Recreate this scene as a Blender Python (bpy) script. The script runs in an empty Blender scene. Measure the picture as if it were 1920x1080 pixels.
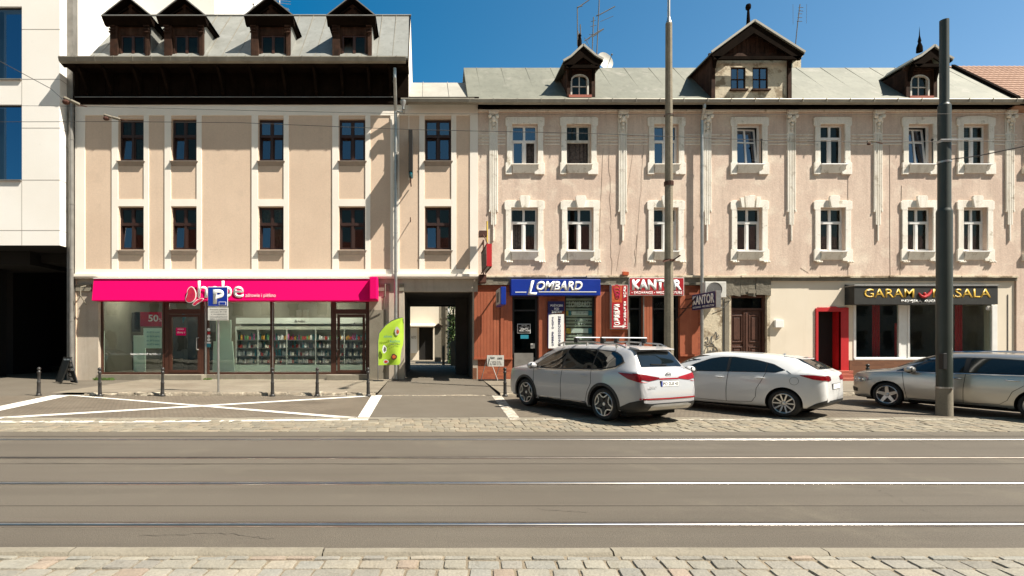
import bpy, bmesh, math, random
from mathutils import Vector, Matrix
from mathutils.bvhtree import BVHTree
R = math.radians
random.seed(7)
sc = bpy.context.scene
# ---------------------------------------------------------------- camera, sky, sun, exposure
CZ = 1.61
cam = bpy.data.cameras.new('camera'); co = bpy.data.objects.new('camera', cam); sc.collection.objects.link(co)
co.location = (0, 0, CZ); co.rotation_euler = (R(90), 0, 0)
cam.lens = 18.75; cam.sensor_width = 36; cam.shift_x = 160/1920; cam.shift_y = 105/1920
cam.clip_start = 0.05; cam.clip_end = 1000
sc.camera = co
SUN = Vector((0.70, -0.335, 1.0)).normalized()
W = bpy.data.worlds.new('World'); sc.world = W; W.use_nodes = True
wn = W.node_tree; wn.nodes.clear()
sky = wn.nodes.new('ShaderNodeTexSky'); sky.sky_type = 'NISHITA'; sky.sun_disc = False
sky.sun_elevation = math.asin(SUN.z); sky.sun_rotation = math.atan2(SUN.x, SUN.y)
sky.air_density = 1.0; sky.dust_density = 0.3; sky.ozone_density = 3.0
hsv = wn.nodes.new('ShaderNodeHueSaturation'); hsv.inputs['Saturation'].default_value = 1.25; hsv.inputs['Hue'].default_value = 0.485
bg = wn.nodes.new('ShaderNodeBackground'); bg.inputs['Strength'].default_value = 0.057
wo = wn.nodes.new('ShaderNodeOutputWorld')
tc = wn.nodes.new('ShaderNodeTexCoord'); sx_ = wn.nodes.new('ShaderNodeSeparateXYZ'); mr_ = wn.nodes.new('ShaderNodeMapRange'); mr_.inputs['From Min'].default_value = -0.25; mr_.inputs['From Max'].default_value = 0.75
mx_ = wn.nodes.new('ShaderNodeMix'); mx_.data_type = 'RGBA'; mx_.inputs['A'].default_value = (0.04, 0.96, 1.14, 1); mx_.inputs['B'].default_value = (2.15, 1.42, 1.30, 1)   # polarised blue away from the sun
mry = wn.nodes.new('ShaderNodeMapRange'); mry.inputs['From Min'].default_value = 0.3; mry.inputs['From Max'].default_value = -0.4
mxy = wn.nodes.new('ShaderNodeMix'); mxy.data_type = 'RGBA'; mxy.inputs['A'].default_value = (1, 1, 1, 1); mxy.inputs['B'].default_value = (1.50, 1.04, 0.74, 1)   # whiter sky round the sun
mlz = wn.nodes.new('ShaderNodeMix'); mlz.data_type = 'RGBA'; mlz.blend_type = 'MULTIPLY'; mlz.inputs['Factor'].default_value = 1
ml_ = wn.nodes.new('ShaderNodeMix'); ml_.data_type = 'RGBA'; ml_.blend_type = 'MULTIPLY'; ml_.inputs['Factor'].default_value = 1
wn.links.new(tc.outputs['Generated'], sx_.inputs[0]); wn.links.new(sx_.outputs['X'], mr_.inputs['Value']); wn.links.new(mr_.outputs[0], mx_.inputs['Factor'])
wn.links.new(sky.outputs[0], hsv.inputs['Color']); wn.links.new(hsv.outputs[0], ml_.inputs['A']); wn.links.new(mx_.outputs['Result'], ml_.inputs['B']); wn.links.new(sx_.outputs['Y'], mry.inputs['Value']); wn.links.new(mry.outputs[0], mxy.inputs['Factor']); mk_ = wn.nodes.new('ShaderNodeMapRange'); mk_.inputs['From Min'].default_value = 0.0; mk_.inputs['From Max'].default_value = 0.35; wn.links.new(sx_.outputs['Y'], mk_.inputs['Value']); wn.links.new(mk_.outputs[0], ml_.inputs['Factor']); wn.links.new(ml_.outputs['Result'], mlz.inputs['A']); wn.links.new(mxy.outputs['Result'], mlz.inputs['B']); wn.links.new(mlz.outputs['Result'], bg.inputs[0]); wn.links.new(bg.outputs[0], wo.inputs[0])
sl = bpy.data.lights.new('sun', 'SUN'); sl.energy = 5.0; sl.angle = R(0.5); sl.color = (1.0, 0.93, 0.81)
so = bpy.data.objects.new('sun', sl); sc.collection.objects.link(so)
so.rotation_euler = SUN.to_track_quat('Z', 'Y').to_euler(); so.location = SUN*80
sc.view_settings.view_transform = 'Standard'; sc.view_settings.look = 'None'
sc.view_settings.exposure = 1.10; sc.view_settings.gamma = 1

# ---------------------------------------------------------------- measuring: photograph pixel -> metres on a plane Y
F = 20.8
def px(x, Y=F): return (x-800)*Y/1000
def pz(y, Y=F): return (645-y)*Y/1000+CZ
def G(Y):                                   # height of the street surface
    return 0.0 if Y < 9.77 else min(0.018*(Y-9.77), 0.103)
def gp(x, y):                               # pixel -> point on the sloping bays
    Y = 1.786/((y-645)/1000+0.018)
    if Y < 9.77: Y = CZ*1000/(y-645)
    return ((x-800)*Y/1000, Y)

# ---------------------------------------------------------------- mesh helpers
ORG = {}
class MB:
    def __init__(s): s.v = []; s.f = []; s.mi = []; s.cur = 0; s.cols = []; s.col = (1, 1, 1)
    def add(s, vs, fs):
        n = len(s.v); s.v += [tuple(v) for v in vs]
        for f in fs: s.f.append([n+i for i in f]); s.mi.append(s.cur); s.cols.append(s.col)
        return s
    def box(s, x0, x1, y0, y1, z0, z1):
        if x0 > x1: x0, x1 = x1, x0
        if y0 > y1: y0, y1 = y1, y0
        if z0 > z1: z0, z1 = z1, z0
        return s.add([(x0,y0,z0),(x1,y0,z0),(x1,y1,z0),(x0,y1,z0),(x0,y0,z1),(x1,y0,z1),(x1,y1,z1),(x0,y1,z1)],
                     [(0,3,2,1),(4,5,6,7),(0,1,5,4),(1,2,6,5),(2,3,7,6),(3,0,4,7)])
    def obox(s, c, size, M=None):
        hx, hy, hz = size[0]/2, size[1]/2, size[2]/2
        vs = [Vector(p) for p in [(-hx,-hy,-hz),(hx,-hy,-hz),(hx,hy,-hz),(-hx,hy,-hz),(-hx,-hy,hz),(hx,-hy,hz),(hx,hy,hz),(-hx,hy,hz)]]
        if M is not None: vs = [M @ v for v in vs]
        c = Vector(c)
        return s.add([v+c for v in vs], [(0,3,2,1),(4,5,6,7),(0,1,5,4),(1,2,6,5),(2,3,7,6),(3,0,4,7)])
    def bar(s, a, b, w, h, up=(0,0,1)):      # rectangular bar between two points
        a, b = Vector(a), Vector(b); d = (b-a).normalized(); u = Vector(up)
        sd = d.cross(u)
        if sd.length < 1e-4: sd = d.cross(Vector((0,1,0)))
        sd.normalize(); u = sd.cross(d)
        vs = []
        for p in (a, b):
            for i, j in ((-1,-1),(1,-1),(1,1),(-1,1)): vs.append(p+sd*w/2*i+u*h/2*j)
        return s.add(vs, [(0,1,2,3),(7,6,5,4),(0,4,5,1),(1,5,6,2),(2,6,7,3),(3,7,4,0)])
    def prism(s, pts, y0, y1):               # polygon in XZ, extruded along Y
        n = len(pts)
        return s.add([(p[0],y0,p[1]) for p in pts]+[(p[0],y1,p[1]) for p in pts],
            [tuple(range(n)), tuple(range(2*n-1,n-1,-1))]+[(i,i+n,(i+1)%n+n,(i+1)%n) for i in range(n)])
    def prismx(s, pts, x0, x1):              # polygon in YZ, extruded along X
        n = len(pts)
        return s.add([(x0,p[0],p[1]) for p in pts]+[(x1,p[0],p[1]) for p in pts],
            [tuple(range(n)), tuple(range(2*n-1,n-1,-1))]+[(i,i+n,(i+1)%n+n,(i+1)%n) for i in range(n)])
    def tube(s, a, b, r, r2=None, n=10, caps=True):
        a, b = Vector(a), Vector(b); d = (b-a).normalized(); r2 = r if r2 is None else r2
        u = d.orthogonal().normalized(); w = d.cross(u)
        vs = [a+(u*math.cos(t)+w*math.sin(t))*r for t in [2*math.pi*i/n for i in range(n)]]
        vs += [b+(u*math.cos(t)+w*math.sin(t))*r2 for t in [2*math.pi*i/n for i in range(n)]]
        fs = [(i,(i+1)%n,(i+1)%n+n,i+n) for i in range(n)]
        if caps: fs += [tuple(range(n-1,-1,-1)), tuple(range(n,2*n))]
        return s.add(vs, fs)
    def path(s, pts, r, n=6):
        for a, b in zip(pts[:-1], pts[1:]): s.tube(a, b, r, n=n)
        return s
    def lathe(s, prof, c=(0,0,0), axis='z', n=20, a0=0.0):
        k = len(prof); vs = []
        for i in range(n):
            t = 2*math.pi*i/n+a0
            for r, h in prof:
                p = (r*math.cos(t), r*math.sin(t), h)
                if axis == 'x': p = (h, r*math.cos(t), r*math.sin(t))
                if axis == 'y': p = (r*math.cos(t), h, r*math.sin(t))
                vs.append((p[0]+c[0], p[1]+c[1], p[2]+c[2]))
        fs = []
        for i in range(n):
            for j in range(k-1):
                fs.append((i*k+j, ((i+1)%n)*k+j, ((i+1)%n)*k+j+1, i*k+j+1))
        return s.add(vs, fs)
    def ball(s, c, r, sx=1, sy=1, sz=1, n=10, m=7):
        c = Vector(c); vs = []
        for j in range(m+1):
            ph = math.pi*j/m
            for i in range(n):
                t = 2*math.pi*i/n
                vs.append(c+Vector((math.sin(ph)*math.cos(t)*r*sx, math.sin(ph)*math.sin(t)*r*sy, math.cos(ph)*r*sz)))
        return s.add(vs, [(j*n+i, j*n+(i+1)%n, (j+1)*n+(i+1)%n, (j+1)*n+i) for j in range(m) for i in range(n)])
    def wall(s, x0, x1, z0, z1, Y, holes, depth=0.22):   # a facade at Y with openings and their reveals
        xs = sorted({x0, x1}|{h[0] for h in holes}|{h[1] for h in holes}); zs = sorted({z0, z1}|{h[2] for h in holes}|{h[3] for h in holes})
        xs = [x for x in xs if x0-1e-6 <= x <= x1+1e-6]; zs = [z for z in zs if z0-1e-6 <= z <= z1+1e-6]
        for a, b in zip(xs[:-1], xs[1:]):
            for c, d in zip(zs[:-1], zs[1:]):
                mx, mz = (a+b)/2, (c+d)/2
                if any(h[0] < mx < h[1] and h[2] < mz < h[3] for h in holes): continue
                s.add([(a,Y,c),(b,Y,c),(b,Y,d),(a,Y,d)], [(0,1,2,3)])
        for h in holes:
            a, b, c, d = h[:4]
            s.add([(a,Y,c),(b,Y,c),(b,Y,d),(a,Y,d),(a,Y+depth,c),(b,Y+depth,c),(b,Y+depth,d),(a,Y+depth,d)],
                  [(0,4,5,1),(1,5,6,2),(2,6,7,3),(3,7,4,0)])
        return s
    def build(s, name, mats, parent=None, smooth=False, bevel=0, angle=40, subs=0):
        if not isinstance(mats, (list, tuple)): mats = [mats]
        o0 = ORG.get(parent.name, (0,0,0)) if parent else (0,0,0)
        me = bpy.data.meshes.new(name)
        me.from_pydata([(v[0]-o0[0], v[1]-o0[1], v[2]-o0[2]) for v in s.v], [], s.f)
        for m in mats: me.materials.append(m)
        me.polygons.foreach_set('material_index', s.mi)
        if any(c != (1,1,1) for c in s.cols):
            at = me.color_attributes.new('col', 'FLOAT_COLOR', 'CORNER'); k = 0; dat = []
            for p, c in zip(me.polygons, s.cols): dat += list((c[0],c[1],c[2],1.0))*p.loop_total
            at.data.foreach_set('color', dat)
        bm = bmesh.new(); bm.from_mesh(me)
        if smooth or bevel: bmesh.ops.remove_doubles(bm, verts=bm.verts, dist=1e-5)
        bmesh.ops.recalc_face_normals(bm, faces=bm.faces) if (smooth or bevel) else None
        bm.to_mesh(me); bm.free()
        if smooth:
            for p in me.polygons: p.use_smooth = True
            me.set_sharp_from_angle(angle=R(angle))
        me.update()
        o = bpy.data.objects.new(name, me); sc.collection.objects.link(o)
        if parent: o.parent = parent; ORG[o.name] = o0
        if bevel:
            b = o.modifiers.new('bevel', 'BEVEL'); b.width = bevel; b.segments = 2; b.limit_method = 'ANGLE'; b.angle_limit = R(35)
        if subs:
            b = o.modifiers.new('subd', 'SUBSURF'); b.levels = subs; b.render_levels = subs
        return o

def tag(o, label=None, cat=None, group=None, kind=None):
    if label: o['label'] = label
    if cat: o['category'] = cat
    if group: o['group'] = group
    if kind: o['kind'] = kind
    return o
def thing(name, label, cat, loc=(0,0,0), group=None):
    o = bpy.data.objects.new(name, None); sc.collection.objects.link(o); o.location = loc; o.empty_display_size = 0.2
    ORG[o.name] = tuple(loc); return tag(o, label, cat, group)
def struct(o): o['kind'] = 'structure'; return o
def copy_tree(o, parent=None):
    c = o.copy(); sc.collection.objects.link(c); c.parent = parent
    for ch in [k for k in bpy.data.objects if k.parent == o]: copy_tree(ch, c)
    return c

# ---------------------------------------------------------------- materials
def node(nt, t, **kw):
    n = nt.nodes.new(t)
    for k, v in kw.items(): setattr(n, k, v)
    return n
def ramp2(nt, fac, a, b):
    m = node(nt, 'ShaderNodeMapRange'); m.inputs['From Min'].default_value = a; m.inputs['From Max'].default_value = b
    nt.links.new(fac, m.inputs['Value']); return m.outputs['Result']
def mixc(nt, fac, a, b, bt='MIX'):
    m = node(nt, 'ShaderNodeMix', data_type='RGBA', blend_type=bt)
    for sock, v in ((m.inputs['Factor'], fac), (m.inputs['A'], a), (m.inputs['B'], b)):
        if hasattr(v, 'links') or hasattr(v, 'is_linked'): nt.links.new(v, sock)
        else: sock.default_value = v if isinstance(v, (int, float)) else (*v[:3], 1)
    return m.outputs['Result']
def noise(nt, vec, scale, detail=4, sc3=None, rough=0.55):
    if sc3:
        mp = node(nt, 'ShaderNodeMapping'); mp.inputs['Scale'].default_value = sc3; nt.links.new(vec, mp.inputs[0]); vec = mp.outputs[0]
    n = node(nt, 'ShaderNodeTexNoise'); n.inputs['Scale'].default_value = scale; n.inputs['Detail'].default_value = detail
    n.inputs['Roughness'].default_value = rough
    nt.links.new(vec, n.inputs['Vector']); return n.outputs['Fac']
def pmat(name, c1, c2=None, scale=1.5, rough=0.8, metal=0.0, bump=0.0, bscale=60, streak=None, streakx=None, ior=1.45, coat=0.0, spots=None, attr=False, emit=0, lo=0.35, hi=0.65, spec=0.5, fine=0.0):
    m = bpy.data.materials.new(name); m.use_nodes = True; nt = m.node_tree; b = nt.nodes['Principled BSDF']
    b.inputs['Roughness'].default_value = rough; b.inputs['Metallic'].default_value = metal; b.inputs['IOR'].default_value = ior
    b.inputs['Coat Weight'].default_value = coat; b.inputs['Coat Roughness'].default_value = 0.03; b.inputs['Specular IOR Level'].default_value = spec
    geo = node(nt, 'ShaderNodeNewGeometry'); P = geo.outputs['Position']
    col = None
    if c2 is not None:
        col = mixc(nt, ramp2(nt, noise(nt, P, scale, 5), lo, hi), c1, c2)
    if streak:                               # (colour, strength, lo, hi) rain streaks running down
        f = ramp2(nt, noise(nt, P, 1.0, 6, (5.0, 5.0, 0.35), 0.7), streak[2], streak[3])
        mm = node(nt, 'ShaderNodeMath', operation='MULTIPLY'); nt.links.new(f, mm.inputs[0]); mm.inputs[1].default_value = streak[1]
        col = mixc(nt, mm.outputs[0], col if col is not None else c1, streak[0])
    if streakx:                              # wear running along the street
        f = ramp2(nt, noise(nt, P, 1.0, 6, (0.10, 1.6, 1.0), 0.65), streakx[2], streakx[3])
        mm = node(nt, 'ShaderNodeMath', operation='MULTIPLY'); nt.links.new(f, mm.inputs[0]); mm.inputs[1].default_value = streakx[1]
        col = mixc(nt, mm.outputs[0], col if col is not None else c1, streakx[0])
    if spots:                                # (colour, scale, lo, hi)
        f = ramp2(nt, noise(nt, P, spots[1], 8, None, 0.65), spots[2], spots[3])
        col = mixc(nt, f, col if col is not None else c1, spots[0])
    if fine:
        f = noise(nt, P, bscale*0.7, 3)
        mr = node(nt, 'ShaderNodeMapRange'); mr.inputs['To Min'].default_value = 1-fine; mr.inputs['To Max'].default_value = 1+fine
        mr.inputs['From Min'].default_value = .25; mr.inputs['From Max'].default_value = .75
        nt.links.new(f, mr.inputs['Value'])
        cx = node(nt, 'ShaderNodeCombineColor')
        for i in range(3): nt.links.new(mr.outputs[0], cx.inputs[i])
        col = mixc(nt, 1.0, col if col is not None else c1, cx.outputs[0], 'MULTIPLY')
    if attr:
        a = node(nt, 'ShaderNodeVertexColor', layer_name='col')
        col = mixc(nt, 1.0, col if col is not None else c1, a.outputs[0], 'MULTIPLY')
    if col is None: b.inputs['Base Color'].default_value = (*c1, 1)
    else: nt.links.new(col, b.inputs['Base Color'])
    if bump:
        bp = node(nt, 'ShaderNodeBump'); bp.inputs['Strength'].default_value = bump; bp.inputs['Distance'].default_value = 0.02
        nt.links.new(noise(nt, P, bscale, 6), bp.inputs['Height']); nt.links.new(bp.outputs[0], b.inputs['Normal'])
    if emit:
        b.inputs['Emission Color'].default_value = (*c1, 1); b.inputs['Emission Strength'].default_value = emit
    return m
def brickmat(name, c1, c2, mortar, bw, bh, rough=0.85, plane='xz', bump=0.5, ms=0.02):
    m = bpy.data.materials.new(name); m.use_nodes = True; nt = m.node_tree; b = nt.nodes['Principled BSDF']; b.inputs['Roughness'].default_value = rough
    geo = node(nt, 'ShaderNodeNewGeometry'); sp = node(nt, 'ShaderNodeSeparateXYZ'); nt.links.new(geo.outputs['Position'], sp.inputs[0])
    cb = node(nt, 'ShaderNodeCombineXYZ'); nt.links.new(sp.outputs['XYZ'.index(plane[0].upper())], cb.inputs[0]); nt.links.new(sp.outputs['XYZ'.index(plane[1].upper())], cb.inputs[1])
    br = node(nt, 'ShaderNodeTexBrick'); br.inputs['Scale'].default_value = 1; br.inputs['Brick Width'].default_value = bw; br.inputs['Row Height'].default_value = bh
    br.inputs['Mortar Size'].default_value = ms*bh*2; br.inputs['Color1'].default_value = (*c1, 1); br.inputs['Color2'].default_value = (*c2, 1); br.inputs['Mortar'].default_value = (*mortar, 1)
    br.inputs['Mortar Smooth'].default_value = 0.3
    nt.links.new(cb.outputs[0], br.inputs['Vector'])
    f = ramp2(nt, noise(nt, geo.outputs['Position'], 0.8, 7), 0.3, 0.7)
    col = mixc(nt, f, br.outputs['Color'], (0.55, 0.5, 0.45), 'MULTIPLY')
    col2 = mixc(nt, 0.6, br.outputs['Color'], col)
    if plane == 'xy': col2 = mixc(nt, ramp2(nt, noise(nt, geo.outputs['Position'], 0.55, 8, (.7,1.6,1), 0.7), 0.56, 0.70), col2, (0.62,0.60,0.58), 'MULTIPLY')
    nt.links.new(col2, b.inputs['Base Color'])
    bp = node(nt, 'ShaderNodeBump'); bp.inputs['Strength'].default_value = bump; bp.inputs['Distance'].default_value = -0.01
    nt.links.new(br.outputs['Fac'], bp.inputs['Height']); nt.links.new(bp.outputs[0], b.inputs['Normal'])
    return m
def glassmat(name, tint=(0.55, 0.6, 0.6), refl=0.04, rough=0.01, gc=(0.92,0.96,1)):
    m = bpy.data.materials.new(name); m.use_nodes = True; nt = m.node_tree; nt.nodes.clear()
    tr = node(nt, 'ShaderNodeBsdfTransparent'); tr.inputs[0].default_value = (*tint, 1)
    gl = node(nt, 'ShaderNodeBsdfGlossy'); gl.inputs['Roughness'].default_value = rough; gl.inputs['Color'].default_value = (*gc, 1)
    lw = node(nt, 'ShaderNodeLayerWeight'); lw.inputs[0].default_value = 0.5; pw = node(nt, 'ShaderNodeMath', operation='POWER'); pw.inputs[1].default_value = 5; nt.links.new(lw.outputs['Facing'], pw.inputs[0]); fr = node(nt, 'ShaderNodeMath', operation='MULTIPLY_ADD'); fr.inputs[1].default_value = 1-refl; fr.inputs[2].default_value = refl; nt.links.new(pw.outputs[0], fr.inputs[0])
    geo = node(nt, 'ShaderNodeNewGeometry')
    bp = node(nt, 'ShaderNodeBump'); bp.inputs['Strength'].default_value = 0.035; bp.inputs['Distance'].default_value = 0.05
    nt.links.new(noise(nt, geo.outputs['Position'], 1.6, 2), bp.inputs['Height']); nt.links.new(bp.outputs[0], gl.inputs['Normal'])
    mx = node(nt, 'ShaderNodeMixShader'); out = node(nt, 'ShaderNodeOutputMaterial')
    nt.links.new(fr.outputs[0], mx.inputs[0]); nt.links.new(tr.outputs[0], mx.inputs[1]); nt.links.new(gl.outputs[0], mx.inputs[2]); nt.links.new(mx.outputs[0], out.inputs[0])
    return m

M = {}
M['beige'] = pmat('beige_render', (0.595,0.452,0.338), (0.65,0.502,0.38), 0.5, 0.9, bump=0.15, bscale=40, streak=((0.50,0.385,0.29),0.32,0.50,0.8), spots=((0.56,0.43,0.325),1.3,0.57,0.74), fine=0.07)
M['cream'] = pmat('cream_trim', (0.80,0.74,0.65), (0.86,0.80,0.71), 0.7, 0.85, bump=0.08, bscale=50, fine=0.03)
M['taupe'] = pmat('taupe_plinth_render', (0.40,0.34,0.27), (0.48,0.42,0.35), 0.9, 0.9, bump=0.2, bscale=40, streak=((0.25,0.21,0.17),0.5,0.5,0.8), fine=0.06)
M['pinkwall'] = pmat('pink_lime_plaster', (0.59,0.455,0.37), (0.68,0.545,0.445), 0.75, 0.92, bump=0.35, bscale=22, streak=((0.44,0.33,0.265),0.7,0.45,0.8), spots=((0.71,0.60,0.49),1.1,0.53,0.66), fine=0.10)
M['stucco'] = pmat('old_white_stucco', (0.86,0.82,0.74), (0.79,0.74,0.65), 1.8, 0.9, bump=0.3, bscale=35, streak=((0.55,0.48,0.38),0.7,0.5,0.72), spots=((0.42,0.36,0.27),3.0,0.58,0.70), fine=0.08)
M['modern'] = pmat('white_panel_cladding', (0.84,0.81,0.76), (0.80,0.76,0.70), 0.35, 0.7, spots=((0.66,0.62,0.56),2.2,0.66,0.8), fine=0.02)
M['joint'] = pmat('panel_joint', (0.30,0.27,0.24))
M['cablegrey'] = pmat('thin_cable', (0.34,0.27,0.21))
M['pinkstone'] = pmat('pinkish_plaster', (0.62,0.50,0.42), (0.70,0.58,0.50), 1.0, 0.9)
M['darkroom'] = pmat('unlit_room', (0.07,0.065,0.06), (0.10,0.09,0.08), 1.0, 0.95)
M['black'] = pmat('black_paint_and_shade', (0.012,0.011,0.010), rough=0.95)  # plain black for signs, and for unlit depths painted dark
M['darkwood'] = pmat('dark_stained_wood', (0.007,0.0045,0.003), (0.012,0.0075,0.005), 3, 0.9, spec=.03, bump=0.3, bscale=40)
M['brownwood'] = pmat('weathered_brown_wood', (0.050,0.022,0.013), (0.020,0.010,0.006), 4, 0.85, spec=.2, bump=0.4, bscale=40, streak=((0.10,0.055,0.035),0.7,0.5,0.7))
M['brownframe'] = pmat('brown_window_frame', (0.034,0.014,0.010), rough=0.5)
M['shopframe'] = pmat('shopfront_brown_frame', (0.052,0.020,0.012), (0.066,0.025,0.015), 3, 0.45)
M['whiteframe'] = pmat('white_window_frame', (0.80,0.80,0.78), (0.74,0.73,0.70), 4, 0.4)
M['agedframe'] = pmat('aged_white_frame', (0.66,0.63,0.56), (0.50,0.47,0.40), 6, 0.6)
M['zinc'] = pmat('zinc_sheet_roof', (0.23,0.232,0.212), (0.275,0.278,0.256), 0.9, 0.55, metal=0.25, bump=0.1, bscale=6, streak=((0.17,0.17,0.15),0.7,0.5,0.75), spots=((0.32,0.32,0.30),1.2,0.56,0.72))
M['greenroof'] = pmat('green_grey_tin_roof', (0.150,0.152,0.120), (0.19,0.19,0.152), 0.8, 0.65, metal=0.1, bump=0.12, bscale=6, streak=((0.115,0.115,0.09),0.7,0.48,0.72), spots=((0.235,0.225,0.19),1.4,0.56,0.70))
M['whitesheet'] = pmat('pale_sheet_roof', (0.36,0.34,0.295), (0.30,0.285,0.245), 1.4, 0.6, streak=((0.24,0.225,0.19),0.5,0.5,0.75))
M['gutter'] = pmat('gutter_sheet', (0.20,0.18,0.145), (0.27,0.25,0.20), 2, 0.5, metal=0.3)
M['pipe'] = pmat('zinc_pipe', (0.45,0.45,0.43), (0.36,0.36,0.34), 5, 0.35, metal=0.7)
M['pipegrey'] = pmat('grey_pipe', (0.24,0.23,0.21), (0.18,0.17,0.155), 3, 0.45, metal=0.3)
M['sill'] = pmat('metal_sill', (0.30,0.25,0.21), (0.25,0.21,0.175), 4, 0.45, metal=0.2)
M['glass'] = glassmat('window_glass', (0.55,0.58,0.54), 0.025)
M['tiltglass'] = glassmat('tilted_window_glass', (0.35,0.38,0.38), 0.20, gc=(0.62,0.76,1.0))
M['blueglass'] = glassmat('blue_tinted_glass', (0.10,0.16,0.22), 0.14, gc=(0.5,0.7,1.0))
M['shopglass'] = glassmat('shop_glass', (0.90,0.95,0.92), 0.075, 0.005)
M['curtain'] = pmat('lace_curtain', (0.55,0.50,0.45), (0.30,0.27,0.24), 14, 0.9)
M['darkcurtain'] = pmat('dark_curtain', (0.14,0.12,0.11), (0.06,0.05,0.05), 12, 0.9)
M['asphalt'] = pmat('worn_asphalt', (0.103,0.086,0.066), (0.116,0.099,0.077), 0.35, 0.85, bump=0.5, bscale=110, spots=((0.13,0.111,0.083),0.9,0.55,0.72), streakx=((0.080,0.067,0.051),0.8,0.45,0.72), fine=0.30)
M['asphalt2'] = pmat('patched_asphalt', (0.105,0.088,0.066), (0.122,0.104,0.080), 0.8, 0.88, bump=0.5, bscale=90, spots=((0.075,0.066,0.056),1.6,0.64,0.75), fine=0.18)
M['tar'] = pmat('tar_joint', (0.045,0.038,0.03), (0.07,0.06,0.05), 3, 0.8)
M['steel'] = pmat('worn_rail_steel', (0.75,0.70,0.64), (0.62,0.57,0.51), 6, 0.28, metal=1.0)
M['dullsteel'] = pmat('dull_rail_steel', (0.20,0.175,0.15), (0.15,0.13,0.11), 6, 0.5, metal=1.0)
M['rust'] = pmat('rusty_groove', (0.035,0.025,0.018), rough=0.9)
M['concrete'] = pmat('pale_concrete', (0.19,0.168,0.128), (0.23,0.205,0.16), 2.2, 0.9, bump=0.4, bscale=60, spots=((0.15,0.13,0.10),5,0.6,0.75), fine=0.12)
M['kerb'] = pmat('old_kerb_stone', (0.30,0.25,0.185), (0.17,0.145,0.11), 5, 0.92, bump=0.8, bscale=30, spots=((0.50,0.44,0.34),4,0.52,0.62), fine=0.2)
M['sett'] = pmat('granite_sett', (0.90,0.90,0.90), (1.05,1.03,1.0), 4, 0.8, bump=0.5, bscale=55, attr=True, spots=((0.78,0.75,0.70),9,0.55,0.7), fine=0.14)
M['sand'] = pmat('joint_sand', (0.25,0.205,0.145), (0.18,0.145,0.10), 6, 0.95, bump=0.8, bscale=70, fine=0.2)
M['bay'] = brickmat('parking_bay_setts', (0.135,0.112,0.082), (0.17,0.138,0.10), (0.10,0.082,0.06), 0.105, 0.10, plane='xy', bump=0.4, ms=0.05)
M['flags'] = brickmat('pavement_slabs', (0.20,0.17,0.127), (0.225,0.195,0.148), (0.14,0.12,0.09), 0.5, 0.35, plane='xy', bump=0.3, ms=0.01)
M['paint'] = pmat('road_paint', (0.72,0.69,0.62), (0.62,0.585,0.52), 3, 0.7, spots=((0.33,0.29,0.23),14,0.60,0.72), fine=0.1)
M['wornpaint'] = pmat('worn_road_paint', (0.55,0.51,0.44), (0.30,0.26,0.20), 5, 0.8, spots=((0.17,0.145,0.11),10,0.50,0.62))
M['magenta'] = pmat('magenta_fascia', (0.72,0.0,0.125), rough=0.6, spec=.15)
M['magentadk'] = pmat('dark_magenta_shape', (0.42,0.012,0.07), (0.55,0.03,0.06), 5, 0.4)
M['white'] = pmat('sign_white', (0.82,0.82,0.80), rough=0.45)
M['blue'] = pmat('sign_blue', (0.005,0.028,0.25), (0.007,0.034,0.29), 2, 0.35)
M['navy'] = pmat('sign_navy', (0.012,0.012,0.085), rough=0.4)
M['red'] = pmat('sign_red', (0.36,0.012,0.018), (0.42,0.018,0.024), 2, 0.4)
M['redlite'] = pmat('bright_red_paint', (0.52,0.02,0.025), (0.46,0.016,0.02), 3, 0.5)
M['redsteps'] = pmat('red_oxide_paint', (0.36,0.10,0.06), (0.30,0.08,0.05), 4, 0.7, bump=0.2)
M['orange'] = pmat('faded_orange_print', (0.55,0.12,0.03), (0.35,0.04,0.015), 6, 0.5)
M['brick'] = brickmat('red_brick', (0.27,0.062,0.026), (0.38,0.11,0.045), (0.12,0.06,0.04), 0.25, 0.075)
M['darkbrick'] = brickmat('brown_brick', (0.16,0.065,0.03), (0.20,0.085,0.04), (0.10,0.06,0.04), 0.25, 0.075)
M['redplank'] = pmat('red_brown_planks', (0.36,0.10,0.045), (0.30,0.08,0.036), 2.5, 0.55, bump=0.15, streak=((0.42,0.14,0.07),0.5,0.5,0.7))
M['oldplaster'] = pmat('peeling_plaster', (0.52,0.45,0.33), (0.60,0.53,0.40), 1.5, 0.93, bump=0.6, bscale=18, spots=((0.27,0.21,0.14),2.1,0.52,0.60), fine=0.12)
M['mortar'] = pmat('bare_grey_mortar', (0.20,0.18,0.14), (0.13,0.115,0.09), 3, 0.95, bump=0.9, bscale=14, fine=0.2)
M['creamwall'] = pmat('cream_shop_wall', (0.70,0.62,0.50), (0.74,0.66,0.54), 0.8, 0.85, bump=0.1, streak=((0.55,0.47,0.36),0.35,0.55,0.8))
M['door'] = pmat('old_brown_door', (0.085,0.032,0.018), (0.06,0.022,0.012), 5, 0.55, bump=0.2)
M['tile'] = None
M['bollard'] = pmat('bollard_iron', (0.022,0.020,0.018), (0.035,0.032,0.03), 8, 0.38)
M['poleconc'] = pmat('pole_concrete', (0.27,0.235,0.17), (0.20,0.172,0.125), 3, 0.92, bump=0.6, bscale=30, streak=((0.12,0.10,0.072),0.7,0.5,0.7), fine=0.15)
M['polegreen'] = pmat('dark_green_steel', (0.034,0.041,0.034), (0.043,0.050,0.042), 2, 0.45)
M['galv'] = pmat('galvanised_steel', (0.48,0.47,0.45), (0.40,0.39,0.37), 9, 0.38, metal=0.85)
M['wire'] = pmat('catenary_wire', (0.10,0.09,0.08), rough=0.5, metal=0.5)
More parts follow.
